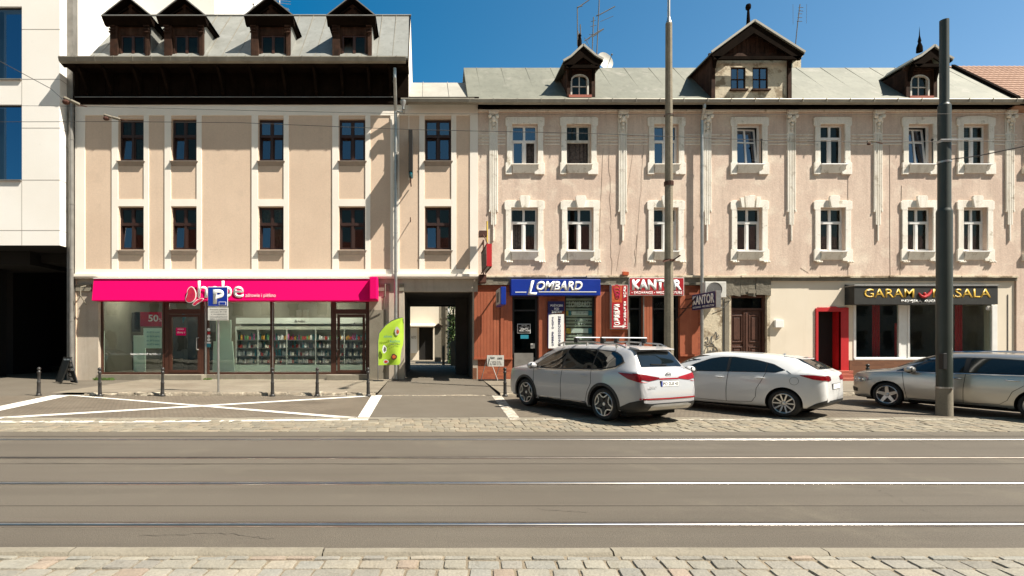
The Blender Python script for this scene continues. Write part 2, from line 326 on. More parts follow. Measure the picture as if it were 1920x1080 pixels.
M['iron'] = pmat('rusty_iron', (0.10,0.035,0.02), (0.05,0.02,0.014), 6, 0.8)
M['dish'] = pmat('dish_white', (0.45,0.44,0.40), rough=0.5)
M['rubber'] = pmat('tyre_rubber', (0.014,0.014,0.014), (0.02,0.02,0.02), 20, 0.75)
M['plastic'] = pmat('black_plastic', (0.014,0.014,0.014), rough=0.5)
M['well'] = pmat('wheel_well', (0.006,0.006,0.006), rough=0.95)
M['alloy'] = pmat('alloy_silver', (0.60,0.60,0.60), rough=0.28, metal=0.85)
M['alloydk'] = pmat('alloy_dark', (0.03,0.03,0.032), rough=0.4, metal=0.4)
M['carglass'] = pmat('car_glass', (0.006,0.009,0.010), rough=0.03, ior=1.75)
M['carwhite'] = pmat('car_paint_white', (0.66,0.66,0.655), rough=0.35, coat=1.0)
M['carpearl'] = pmat('car_paint_pearl', (0.40,0.40,0.415), (0.42,0.42,0.43), 30, 0.38, metal=0.15, coat=1.0)
M['carsilver'] = pmat('car_paint_silver', (0.43,0.415,0.385), rough=0.32, metal=0.75, coat=0.8)
M['chrome'] = pmat('chrome', (0.75,0.75,0.75), rough=0.08, metal=1.0)
M['taillight'] = pmat('tail_light_red', (0.30,0.008,0.014), (0.20,0.004,0.008), 9, 0.25, spec=.4)
M['lamplens'] = pmat('headlight_lens', (0.55,0.55,0.53), (0.05,0.05,0.05), 11, 0.08, coat=1.0)
M['seam'] = pmat('panel_gap', (0.02,0.02,0.02), rough=0.9)
M['lime'] = pmat('lime_flag', (0.36,0.56,0.03), (0.42,0.62,0.05), 2.5, 0.7)
M['mint'] = pmat('mint_shop_panel', (0.62,0.76,0.64), (0.66,0.80,0.68), 2, 0.6)
M['shopwall'] = pmat('shop_inner_wall', (0.13,0.12,0.09), (0.17,0.155,0.12), 1, 0.8)
M['shopfloor'] = pmat('shop_floor_tile', (0.22,0.20,0.17), rough=0.35)
M['shelf'] = pmat('shelf_white', (0.52,0.55,0.50), rough=0.6)
M['lamp'] = pmat('ceiling_lamp_glow', (1.0,0.93,0.80), emit=95)
M['leaf'] = pmat('green_leaves', (0.06,0.12,0.018), (0.10,0.17,0.03), 6, 0.7)
M['leafdk'] = pmat('ivy_leaves', (0.035,0.075,0.014), (0.08,0.13,0.03), 9, 0.7)
M['paper'] = pmat('paper_notice', (0.55,0.54,0.50), (0.48,0.47,0.43), 5, 0.8)
M['inkgrey'] = pmat('print_grey', (0.12,0.12,0.12), rough=0.7)
M['teal'] = pmat('teal_print', (0.02,0.22,0.30), rough=0.5)
M['yellow'] = pmat('yellow_print', (0.62,0.42,0.04), rough=0.5)
M['gold'] = pmat('gold_letters', (0.62,0.40,0.06), rough=0.4)
M['awndark'] = pmat('charcoal_awning', (0.030,0.030,0.027), (0.022,0.022,0.02), 3, 0.6)
M['chalk'] = pmat('chalkboard', (0.012,0.012,0.012), rough=0.7)
M['ac'] = pmat('aircon_casing', (0.62,0.61,0.57), (0.52,0.51,0.47), 4, 0.5)
M['pale'] = pmat('pale_blind', (0.40,0.42,0.34), (0.46,0.48,0.40), 3, 0.6)
def tilemat():
    m = bpy.data.materials.new('clay_roof_tiles'); m.use_nodes = True; nt = m.node_tree; b = nt.nodes['Principled BSDF']; b.inputs['Roughness'].default_value = 0.75
    geo = node(nt, 'ShaderNodeNewGeometry')
    c = mixc(nt, ramp2(nt, noise(nt, geo.outputs['Position'], 2.5, 5), 0.3, 0.7), (0.25,0.13,0.08), (0.33,0.19,0.125)); nt.links.new(c, b.inputs['Base Color'])
    return m
M['tile'] = tilemat()

# ---------------------------------------------------------------- lettering (text turned to mesh, fitted to a box on a plane)
def text(s, box, Y, parent, mat, name='lettering', shear=0, fat=0.0, ex=0.012, O=None, U=None, V=None, sx=1.0):
    cu = bpy.data.curves.new('t', 'FONT'); cu.body = s; cu.shear = shear; cu.offset = fat; cu.extrude = 0.0; cu.resolution_u = 3
    cu.space_line = 0.95; cu.align_x = 'CENTER'
    to = bpy.data.objects.new('t', cu); sc.collection.objects.link(to)
    dg = bpy.context.evaluated_depsgraph_get(); me = bpy.data.meshes.new_from_object(to.evaluated_get(dg))
    bpy.data.objects.remove(to); bpy.data.curves.remove(cu)
    xs = [v.co.x for v in me.vertices]; ys = [v.co.y for v in me.vertices]
    if not xs: return None
    x0, x1, z0, z1 = box; ax, bx, ay, by = min(xs), max(xs), min(ys), max(ys)
    o0 = Vector(ORG.get(parent.name, (0,0,0)))
    for v in me.vertices:
        u = x0+(v.co.x-ax)/(bx-ax)*(x1-x0); w = z0+(v.co.y-ay)/(by-ay)*(z1-z0)
        p = Vector((u, Y, w)) if O is None else Vector(O)+Vector(U)*u+Vector(V)*w
        v.co = p-o0
    me.name = name; me.materials.append(mat)
    if ex:
        bm = bmesh.new(); bm.from_mesh(me)
        nrm = Vector((0,-1,0)) if O is None else Vector(U).cross(Vector(V)).normalized()
        r = bmesh.ops.extrude_face_region(bm, geom=bm.faces[:])
        bmesh.ops.translate(bm, vec=nrm*ex, verts=[g for g in r['geom'] if isinstance(g, bmesh.types.BMVert)])
        bm.to_mesh(me); bm.free()
    o = bpy.data.objects.new(name, me); sc.collection.objects.link(o); o.parent = parent; ORG[o.name] = tuple(o0)
    return o
def ptext(s, x0, x1, y0, y1, Y, parent, mat, **kw):   # box measured in the photograph: y0 top, y1 bottom
    return text(s, (px(x0,Y), px(x1,Y), pz(y1,Y), pz(y0,Y)), Y, parent, mat, **kw)
# ================================================================ GROUND
def strip(name, mat, x0, x1, prof, nx=1):
    m = MB()
    for (a, za), (b, zb) in zip(prof[:-1], prof[1:]):
        for i in range(nx):
            u, v = x0+(x1-x0)*i/nx, x0+(x1-x0)*(i+1)/nx
            m.add([(u,a,za),(v,a,za),(v,b,zb),(u,b,zb)], [(0,1,2,3)])
    return struct(m.build(name, mat))
KY = 15.5
strip('ground', M['asphalt2'], -300, 300, [(-300,-0.06),(400,-0.06)])
strip('road', M['asphalt'], -70, 70, [(4.18,0),(9.77,0)])
strip('parking_bays', M['bay'], -70, 70, [(11.33,G(11.33)),(KY,G(KY))])
FZ = 0.24
YR = KY+0.15
xa, xb = px(150,KY), px(704,KY)
xc, xd = px(938,KY), 70
dl, dr = px(712,KY), px(925,KY)
# pavements between the kerb and the houses, with the ramps
strip('pavement', M['flags'], -11.0, -1.45, [(YR,0.185),(F+0.3,FZ)])
strip('pavement', M['flags'], 2.15, 70, [(YR,0.185),(F+0.3,FZ)])
strip('driveway', M['asphalt2'], -1.45, 2.15, [(KY,G(KY)+.004),(F+0.3,FZ),(28.6,0.25),(60,0.30)])
strip('yard_entry', M['asphalt2'], -70, -11.0, [(KY,G(KY)),(F,0.20),(45,0.25)])
m = MB(); x0, y0 = gp(716,741); x1, y1 = gp(690,787); x2, y2 = gp(960,787); x3, y3 = gp(924,741)
m.add([(x1,y1,G(y1)+.004),(x2,y2,G(y2)+.004),(x3,KY,G(KY)+.004),(x0,KY,G(KY)+.004)], [(0,1,2,3)])
struct(m.build('asphalt_patch', M['asphalt2']))
# dropped-kerb lip across the driveway and kerb stones
def stones(name, x0, x1, y0, y1, z0, z1, step, mat, jit=0.006, tilt=0.0):
    m = MB(); x = x0; random.seed(int(x0*10)+5)
    while x < x1:
        w = min(step*random.uniform(.8,1.2), x1-x)
        if w < .05: break
        g = 0.006; nseg = 5; rows = []
        top = z1+random.uniform(-jit,jit)*2
        prof = [(y0,z0),(y0+random.uniform(0,.01),top-.03),(y0+.03,top),(y1,top+.005)]
        base = len(m.v); vs = []
        for i in range(nseg+1):
            u = x+g+(w-2*g)*i/nseg
            for k, (yy, zz) in enumerate(prof):
                e = random.uniform(-jit,jit)*(2.2 if k in (1,2) else .5)
                vs.append((u, yy+e, zz+(e*1.2 if k else 0)))
        k = len(prof)
        fs = [(i*k+j,(i+1)*k+j,(i+1)*k+j+1,i*k+j+1) for i in range(nseg) for j in range(k-1)]
        fs += [tuple(range(k)), tuple(nseg*k+j for j in range(k-1,-1,-1))]
        m.add(vs, fs); x += w
    return struct(m.build(name, mat, smooth=True, angle=50))
stones('kerb', xa+0.1, xb, KY, YR, G(KY)-.03, 0.185, 0.95, M['kerb'], 0.012)
stones('kerb', xc, 24, KY, YR, G(KY)-.03, 0.185, 0.95, M['kerb'], 0.012)
stones('kerb', dl+.1, dr-.1, KY-.02, KY+.1, G(KY)-.03, G(KY)+.02, 0.9, M['kerb'], 0.008)
stones('kerb', -9, 24, 11.25, 11.36, -.02, G(11.3)+.012, 0.8, M['concrete'], 0.004)
stones('kerb', -8, 12, 4.07, 4.185, -.04, 0.008, 1.9, M['concrete'], 0.002)
# granite setts
def setts(name, x0, x1, y0, y1, sw, sd, zf, joint, h, seed, cols, skew=0.0, rnd=0.25):
    random.seed(seed); m = MB(); y = y0; row = 0
    while y < y1-0.02:
        d = sd*random.uniform(.92,1.08); d = min(d, y1-y)
        x = x0+random.uniform(-sw,0)
        while x < x1:
            w = sw*random.uniform(1-rnd,1+rnd)
            c = random.choice(cols); k = random.uniform(.88,1.08); m.col = tuple(q*k for q in c)
            j = joint; zt = h+random.uniform(-.006,.006)
            cs = [(x+j,y+j),(x+w-j,y+j),(x+w-j,y+d-j),(x+j,y+d-j)]
            cs = [(a+random.uniform(-.5,.5)*j*1.6+skew*(b-y0), b+random.uniform(-.5,.5)*j*1.6) for a, b in cs]
            cx = sum(a for a, b in cs)/4; cy = sum(b for a, b in cs)/4
            ring = []
            for i in range(4):                # rounded corners
                a, b = cs[i], cs[(i+1)%4]
                ring += [(a[0]*.93+b[0]*.07, a[1]*.93+b[1]*.07), (a[0]*.5+b[0]*.5+random.uniform(-1,1)*j*.35, a[1]*.5+b[1]*.5+random.uniform(-1,1)*j*.35), (a[0]*.07+b[0]*.93, a[1]*.07+b[1]*.93)]
            n = len(ring); vs = []
            for sc_, dz in ((1.0,-.04),(1.0,-.010),(.955,0.0),(.6,.002)):
                vs += [(cx+(a-cx)*sc_, cy+(b-cy)*sc_, zf(b)+zt+dz+random.uniform(-.0015,.0015)) for a, b in ring]
            fs = [(q*n+i, q*n+(i+1)%n, (q+1)*n+(i+1)%n, (q+1)*n+i) for q in range(3) for i in range(n)] + [tuple(3*n+i for i in range(n))]
            m.add(vs, fs); x += w
        y += d; row += 1
    m.col = (1,1,1)
    return struct(m.build(name, M['sett'], smooth=True, angle=45))
gcol = [(.27,.25,.205),(.25,.235,.20),(.29,.265,.215),(.235,.22,.19),(.28,.25,.20),(.285,.23,.18),(.26,.245,.205),(.245,.235,.205),(.225,.21,.178),(.27,.25,.205),(.255,.238,.195),(.265,.245,.20),(.24,.225,.19)]
strip('sett_bedding', M['sand'], -8, 12, [(1.0,-.012),(4.075,-.012)])
setts('sett_pavement', -5.5, 7.5, 2.6, 4.062, .215, .155, lambda y: 0, .008, -.002, 3, gcol, skew=0.10, rnd=.32)
strip('sett_bedding', M['sand'], -70, 70, [(9.77,-.004),(11.26,G(11.26)-.004)])
scol = [(.235,.205,.15),(.215,.19,.145),(.255,.225,.17),(.20,.18,.14),(.245,.205,.15)]
setts('sett_strip', -9.5, 13.5, 9.78, 11.25, .20, .21, G, .006, .004, 9, scol)
setts('sett_strip', 13.5, 19, 9.78, 11.25, .20, .21, G, .006, .004, 10, scol)
setts('sett_strip', -14, -9.5, 9.78, 11.25, .20, .21, G, .006, .004, 11, scol)
m = MB(); x = -60
while x < 60:
    w = random.uniform(2,6); a_ = random.uniform(-.03,.03); m.add([(x,9.34+a_,.003),(x+w,9.34+a_,.003),(x+w,9.765,.003),(x,9.765,.003)],[(0,1,2,3)]); x += w
struct(m.build('asphalt_strip', M['asphalt2']))
# tram rails
for k, (yy, lab) in enumerate([(9.0,'grooved steel tram rail nearest the parking bays, farthest from the viewer'),(7.56,'dull tram rail, second from the parking bays'),
                 (6.18,'shining tram rail, third from the parking bays'),(4.77,'wide grooved tram rail nearest the stone setts at the bottom edge')]):
    t = thing('tram_rail', lab, 'tram rail', (0,yy,0), 'tram rails in the asphalt')
    m = MB(); hp = [(yy-.024*math.cos(math.pi*q/10), -.003+.013*math.sin(math.pi*q/10)) for q in range(11)]
    m.add([(x_,a_,b_) for x_ in (-60,60) for a_, b_ in hp], [(q,q+11,q+12,q+1) for q in range(10)]); m.build('rail_head', M['dullsteel'] if k == 1 else M['steel'], t, smooth=True, angle=80)
    m = MB(); m.box(-60,60,yy-.075,yy-.032,-.03,.003); m.box(-60,60,yy+.032,yy+.05,-.03,.0035); m.build('groove', M['rust'], t)
    m = MB(); m.box(-60,60,yy-.092,yy-.077,-.03,.0055); m.build('rail_lip', M['steel'], t)
m = MB()
for yy, w in ((7.16,.02),(9.25,.02),(5.3,.006)):
    x = -60
    while x < 60:
        m.box(x,x+1.0,yy-w/2*random.uniform(.6,1),yy+w/2*random.uniform(.6,1),.001,.004); x += 1.0
struct(m.build('asphalt_seam', M['tar']))
def crack(pts, w, seed):
    random.seed(seed); m = MB(); q = []
    for (a, b), (c, d) in zip(pts[:-1], pts[1:]):
        for k in range(14):
            u = k/14; Y0 = 1610/((b+(d-b)*u)-645); q.append((px(a+(c-a)*u,Y0)+random.uniform(-.02,.02), Y0+random.uniform(-.02,.02)))
    for (a, b), (c, d) in zip(q[:-1], q[1:]):
        ww = w*random.uniform(.5,1.3); m.add([(a,b-ww,.0035),(c,d-ww,.0035),(c,d+ww,.0035),(a,b+ww,.0035)], [(0,1,2,3)])
    return struct(m.build('asphalt_crack', M['tar']))
crack([(1640,915),(1700,945),(1790,980)], .004, 3); crack([(1700,822),(1760,838),(1835,856)], .006, 5); crack([(40,868),(300,871),(900,870)], .004, 6); crack([(1010,955),(1110,962)], .003, 8); crack([(260,1005),(420,1000),(520,1012)], .003, 9)
random.seed(31); m = MB()
for k in range(160):
    Y0 = random.uniform(15.0,15.45); X0 = random.uniform(-12,6); r_ = random.uniform(.008,.022); m.ball((X0,Y0,G(Y0)+.004), r_, 1.3, 1, .5, 5, 3)
tag(m.build('grit', M['concrete']), 'scattered grit and small stones along the kerb', 'grit', None, 'stuff')
# road markings (worn white paint)
def mark(quads, mat, name='road_marking'):
    m = MB()
    for q in quads:
        P = [gp(*p) for p in q]
        a, b, c, d = P; n = 12
        for i in range(n):
            s, t = i/n, (i+1)/n
            e = lambda A, B, s: (A[0]+(B[0]-A[0])*s, A[1]+(B[1]-A[1])*s)
            qq = [e(a,b,s), e(a,b,t), e(d,c,t), e(d,c,s)]
            m.add([(u, v, G(v)+.0085) for u, v in qq], [(0,1,2,3)])
    return struct(m.build(name, mat))
mark([[(-120,787),(112,738.6),(135,741.2),(-120,797)], [(130,740.4),(128,742),(672,787),(690,784.6)], [(-60,786),(-60,789.3),(690,744),(690,742)],
      [(-400,790),(-400,793.5),(300,792.5),(300,789.5)], [(300,789.5),(300,792.5),(690,788.4),(690,785.6)],
      [(120,739.6),(120,741.4),(700,742.6),(700,741)], [(697,741.4),(668,787.6),(690,787.6),(717,741.4)]], M['paint'])
mark([[(922,742),(956,787.6),(977,787.6),(940,742)], [(977,786.4),(977,788),(1092,788),(1092,786.4)], [(1265,787),(1265,788.4),(1440,788.4),(1440,787)],
      [(1540,786.6),(1540,788),(1650,788),(1650,786.6)], [(1715,786.6),(1715,787.8),(1795,787.8),(1795,786.6)]], M['wornpaint'], 'worn_road_marking')
# ================================================================ WHITE MODERN BLOCK (far left)
YM = 20.3
mb = thing('modern_block', 'white panel-clad modern block with blue glass and a dark drive-through, at the left edge', 'building', (px(0,YM),YM,0))
xl, xr = -26.0, px(112,YM); zb = pz(460,YM)
hol = [(px(-150,YM),px(41,YM),pz(148,YM),pz(12,YM)), (px(-150,YM),px(41,YM),pz(337,YM),pz(196,YM))]
m = MB(); m.wall(xl, xr, zb, 22, YM, hol, .12)
m.add([(xr,YM,zb),(xr,33,zb),(xr,33,22),(xr,YM,22)], [(0,1,2,3)]); m.add([(xl,YM,zb),(xr,YM,zb),(xr,33,zb),(xl,33,zb)], [(0,1,2,3)])
m.add([(xl,YM,zb),(xl,33,zb),(xl,33,22),(xl,YM,22)], [(0,3,2,1)]); m.add([(xl,YM,22),(xr,YM,22),(xr,33,22),(xl,33,22)], [(0,1,2,3)])
m.build('wall', M['modern'], mb)
m = MB()
for y in (55,148.5,240,337.5,432):
    xx = 41 if y < 337 else -300
    m.box(px(xx,YM), xr-.005, YM-.004, YM+.01, pz(y,YM)-.009, pz(y,YM)+.009); m.box(xr-.01, xr+.003, YM-.004, YM+.5, pz(y,YM)-.009, pz(y,YM)+.009)
m.box(px(41,YM)-.008, px(41,YM)+.008, YM-.004, YM+.01, zb, pz(337,YM))
m.box(px(41,YM)-.008, px(41,YM)+.008, YM-.004, YM+.01, pz(196,YM), pz(148,YM))
m.build('panel_joint', M['joint'], mb)
for h in hol:
    w = MB(); w.box(h[0],h[1],YM+.10,YM+.14,h[2],h[2]+.03); w.box(h[1]-.035,h[1],YM+.10,YM+.14,h[2],h[3]); w.box(h[0],h[1],YM+.10,YM+.14,h[3]-.05,h[3])
    w.box(h[1]-1.25,h[1]-1.2,YM+.10,YM+.14,h[2],h[3])
    wf = w.build('window', M['alloydk'], mb)
    g = MB(); g.add([(h[0],YM+.12,h[2]),(h[1],YM+.12,h[2]),(h[1],YM+.12,h[3]),(h[0],YM+.12,h[3])], [(0,1,2,3)]); g.build('pane', M['blueglass'], wf)
    g = MB(); g.box(h[0],h[1]+.0,YM-.07,YM+.1,h[2]-.05,h[2]-.01); g.build('sill', M['pipegrey'], wf)
    g = MB(); x = h[0]
    while x < h[1]-1.0: g.box(x, x+.05, YM+.35, YM+.38, h[2], h[3]); x += .05
    g.build('curtain', M['pale'], wf)
m = MB()  # drive-through under the block, its deep shade painted black
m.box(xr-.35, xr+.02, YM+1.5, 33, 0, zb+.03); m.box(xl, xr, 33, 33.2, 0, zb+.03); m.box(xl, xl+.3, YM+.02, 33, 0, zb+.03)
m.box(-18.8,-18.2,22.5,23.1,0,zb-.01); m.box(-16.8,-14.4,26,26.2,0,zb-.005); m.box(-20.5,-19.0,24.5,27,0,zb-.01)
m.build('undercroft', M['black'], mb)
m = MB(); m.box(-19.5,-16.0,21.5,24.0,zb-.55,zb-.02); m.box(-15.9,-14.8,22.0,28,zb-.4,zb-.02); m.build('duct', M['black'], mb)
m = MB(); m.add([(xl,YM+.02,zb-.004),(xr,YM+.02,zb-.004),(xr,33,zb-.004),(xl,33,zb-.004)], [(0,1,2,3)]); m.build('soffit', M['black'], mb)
m = MB()  # rear wing rising behind the beige house
m.box(px(153,23.2), px(402,23.2), 23.2, 32, 9, 22); m.build('rear_wing', M['modern'], mb)
m = MB(); m.box(px(139,23), px(153,23), 23.0, 32, 9, 22); m.build('pink_pier', M['pinkstone'], mb)
m = MB()
m.box(px(128.5,F), px(139.5,F), F-.1, F+.2, 0.2, 22); m.build('expansion_wall', M['pipegrey'], mb)
# ================================================================ BEIGE HOUSE
bh = thing('beige_house', 'beige and cream rendered house with brown windows, a dark wooden eave and four dormers', 'house', (px(400),F,0))
XL, XR, XT = px(141.5), px(896), px(766)        # left end, right end, right end of the tall part
COLS = [(223,270),(322,369),(485,532),(636,685),(797,846)]
ROWS = [(223,301),(388,468)]
z517 = pz(514); zt = pz(190)
wh = [(px(a),px(b),pz(d),pz(c)) for a, b in COLS for c, d in ROWS]
m = MB(); m.wall(XL, XR, z517, zt, F, wh, .2); m.build('wall', M['beige'], bh)
m = MB()
m.box(XL, XL+.02, F, 31, 0, 12.3); m.box(XR-.02, XR, F+.3, 31, 0, 10.8); m.box(XL, XR, 30.9, 31, 4.2, 12.0); m.box(XT-.02, XT+.0, F+.25, 31, 10.8, 12.3)
m.build('side_wall', M['beige'], bh)
m = MB(); m.box(XL, px(700), F+.25, 30.8, z517-.2, z517-.05)
m.box(px(700), XR-.05, F+.25, 30.8, z517-.2, z517-.05); m.box(XL+.1, XR-.1, F+.25, 30.8, pz(345), pz(340)); m.box(XL+.05, XR-.05, F+4, F+4.1, z517, 12.2)
m.box(XL+.05, XR-.05, F+.25, 30.8, 10.55, 10.6)
m.build('floor_slab', M['darkroom'], bh)
# raised cream bands
m = MB(); P0, P1 = F-.03, F-.0005
def band(a, b, c, d, q=0): m.box(px(a), px(b), P0-q, P1, pz(d), pz(c))
band(141.5, 896, 197, 217, .003)
band(141.5, 896, 505, 516, .003)
band(141.5, 160, 217, 505); band(881, 896, 217, 505)
for a, b in COLS:
    band(a-13, a-1, 217, 505) if a < 700 else band(a-11, a-1, 217, 505)
    band(b, b+9.5, 217, 505); band(a-1, b, 374, 387)
band(732, 749, 217, 505)
m.build('trim', M['cream'], bh, bevel=.004)
m = MB(); m.box(XL-.02, XR+.0, F-.16, F-.034, pz(519.5), pz(514.5)); m.box(XL-.02, XR, F-.10, F-.001, pz(522.5), pz(519.6)); m.build('cornice', M['cream'], bh, bevel=.006)
def brown_window(a, b, c, d, tilt, curtain=None, parent=bh, Y=F, fm=None, leaf=True):
    x0, x1, z0, z1 = px(a), px(b), pz(d), pz(c); fm = fm or M['brownframe']
    y0 = Y+.12; t = .055; zt_ = z1-(z1-z0)*.40; xm = (x0+x1)/2
    m = MB(); m.box(x0,x0+t,y0,y0+.07,z0,z1); m.box(x1-t,x1,y0,y0+.07,z0,z1); m.box(x0+t,x1-t,y0,y0+.07,z0,z0+t); m.box(x0+t,x1-t,y0,y0+.07,z1-t,z1)
    m.box(x0+t,x1-t,y0-.02,y0+.07,zt_-.045,zt_+.045); m.box(xm-.045,xm+.045,y0-.012,y0+.07,z0+t,zt_-.045); m.box(xm-.04,xm+.04,y0-.008,y0+.07,zt_+.045,z1-t)
    for u0, u1 in ((x0+t,xm-.04),(xm+.04,x1-t)):
        v0, v1 = zt_+.045, z1-t
        m.box(u0,u0+.03,y0+.01,y0+.05,v0,v1); m.box(u1-.03,u1,y0+.01,y0+.05,v0,v1); m.box(u0+.03,u1-.03,y0+.01,y0+.05,v0,v0+.03); m.box(u0+.03,u1-.03,y0+.01,y0+.05,v1-.03,v1)
    w = m.build('window', fm, parent)
    g = MB()
    g.box(x0+t,xm-.04,y0+.03,y0+.036,zt_+.04,z1-t); g.box(xm+.04,x1-t,y0+.03,y0+.036,zt_+.04,z1-t)
    s = MB()
    for i, (u0, u1) in enumerate(((x0+t,xm-.045),(xm+.045,x1-t))):
        ang = tilt[i]; h = zt_-.045-z0-t; Mx = Matrix.Rotation(-ang,3,'X')
        o = Vector(((u0+u1)/2, y0+.045, z0+t)); hw = (u1-u0)/2
        for cx, cz, wx, wz in ((-hw+.022,h/2,.044,h),(hw-.022,h/2,.044,h),(0,.022,2*hw-.09,.044),(0,h-.022,2*hw-.09,.044)):
            s.obox(o+Mx@Vector((cx,0,cz)), (wx,.045,wz), Mx)
        gg_ = MB().obox(o+Mx@Vector((0,0,h/2)), (2*hw-.08,.006,h-.08), Mx) if ang > .03 else None
        if gg_: gg_.build('pane', M['tiltglass'], w)
        else: g.obox(o+Mx@Vector((0,0,h/2)), (2*hw-.08,.006,h-.08), Mx)
    g.build('pane', M['tiltglass'] if (c < 300 and a > 400) else M['glass'], w); s.build('sash', fm, w)
    q = MB(); q.prismx([(Y-.13,z0-.07),(Y-.13,z0-.045),(Y+.12,z0),(Y+.12,z0-.05)], x0-.05, x1+.06); q.prismx([(Y-.07,z0-.12),(Y-.11,z0-.072),(Y-.001,z0-.072),(Y-.001,z0-.22)], x0-.0, x1+.0)
    q.build('sill', M['sill'], w)
    if curtain is not None:
        k = MB(); n = 16
        for i in range(n):
            u = x0+(x1-x0)*i/n; v = x0+(x1-x0)*(i+1)/n
            k.add([(u,Y+.34+.03*math.sin(i*1.9),z0),(v,Y+.34+.03*math.sin(i*1.9+1.9),z0),(v,Y+.34+.03*math.sin(i*1.9+1.9),z1),(u,Y+.34+.03*math.sin(i*1.9),z1)], [(0,1,2,3)])
        k.build('curtain', curtain, w)
    return w
for i, (a, b) in enumerate(COLS):
    for j, (c, d) in enumerate(ROWS):
        tl = [R(5.5) if (i < 3 or j == 0 or i == 4) else R(1), R(3.5) if (j == 0 and i >= 2) else 0]
        brown_window(a, b, c, d, tl, M['curtain'] if (i, j) == (2,1) else (M['darkcurtain'] if (i+j) % 3 == 0 else None))
# dark wooden frieze, brackets, eave, gutter
YE = 19.9
zf0, zf1 = pz(196.5), 12.15
m = MB(); m.box(XL+.0, XT, F-.06, F+.2, zf0, zf1); m.box(XL, XT, F-.12, F-.061, zf0-.0, zf0+.10); m.box(XL, XT, F-.15, F-.061, pz(184,F-.1), pz(182,F-.1)+.02)
for k in range(0, 26): 
    x = XL+.15+k*.515
    if x < XT-.2: m.box(x, x+.03, F-.085, F-.061, pz(181), zf1)
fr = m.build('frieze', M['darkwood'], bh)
m = MB(); m.box(px(145), px(737), F-.165, F-.151, pz(184,F-.1)-.0, pz(183,F-.1)+.012); m.build('flashing', M['pipegrey'], bh)
bp = [160,205,260,312,366,416,474,534,592,642,692,732]
def bracket(x):
    m = MB()
    pr = [(F-.12,pz(182,F-.1)+.03),(F-.30,pz(180,F-.1)+.04),(F-.30,pz(176,F-.1)+.04),(F-.20,10.95+.35),(F-.34,11.55),(F-.62,11.9),(F-.78,12.0),(F-.78,12.12),(F-.12,12.12)]
    m.prismx(pr, x-.05, x+.05); return m.build('bracket', M['darkwood'], fr, bevel=.01)
for b in bp: bracket(px(b,F-.3))
m = MB(); m.box(XL-.0, XT+.02, YE+.02, F+.1, 12.13, 12.2)
m.prismx([(YE+.0,12.12),(YE+.0,12.2),(YE+.25,12.2),(YE+.25,12.05)], XL, XT)
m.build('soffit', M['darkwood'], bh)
m = MB(); m.prismx([(YE-.12,pz(108,YE)),(YE-.13,pz(109,YE)-.02),(YE-.09,pz(116.5,YE)),(YE,pz(118,YE)),(YE+.05,pz(118,YE)),(YE+.05,pz(111,YE))], px(113,YE), px(761,YE))
x = px(145,YE)
while x < px(760,YE): m.prismx([(YE-.135,pz(107.4,YE)),(YE-.14,pz(109,YE)-.02),(YE-.10,pz(117.2,YE)),(YE,pz(118.6,YE)),(YE+.04,pz(110,YE))], x, x+.025); x += .7
m.build('gutter', M['gutter'], bh)
# tall roof
XV = -12.6; YRG, ZRG = 22.5, pz(30,22.5); ZE = pz(106.5,YE+.05)
m = MB(); m.prismx([(YE+.02,ZE-.06),(YE+.02,ZE),(YRG,ZRG),(30.9,12.3),(30.9,12.1),(YRG,ZRG-.12),(YE+.3,12.13)], XV, XT)
sl_ = Vector((0,YRG-YE,ZRG-ZE)).normalized(); nn = Vector((0,-sl_.z,sl_.y))
x = XV+.3; m2 = MB()
while x < XT-.1:
    m2.bar(Vector((x,YE+.05,ZE))+nn*.012, Vector((x,YRG,ZRG))+nn*.012, .022, .03, nn); x += .58
m2.build('roof_seam', M['gutter'], bh); m.build('roof', M['zinc'], bh)
m = MB(); m.tube((XV-.1,YRG,ZRG+.02),(XT+.05,YRG,ZRG+.02),.045); m.build('ridge_cap', M['zinc'], bh)
m = MB(); m.prismx([(YE+.1,ZE+.05),(YRG,ZRG+.08),(30.9,12.4),(30.9,12.2),(YRG,ZRG-.1),(YE+.1,ZE-.12)], XT, XT+.03); m.build('verge', M['darkwood'], bh)
m = MB(); m.prismx([(F-.04,pz(187,F)),(F-.04,12.0),(F+.1,12.5),(YRG,ZRG-.1),(30.9,12.3),(30.9,8),(F,8)], XT+.001, XT+.028); m.build('gable_wall', M['cream'], bh)
m = MB(); m.box(XL, XV, YE+.1, YE+1.4, 12.2, 12.32); m.build('eave_deck', M['zinc'], bh)
YD = 20.05
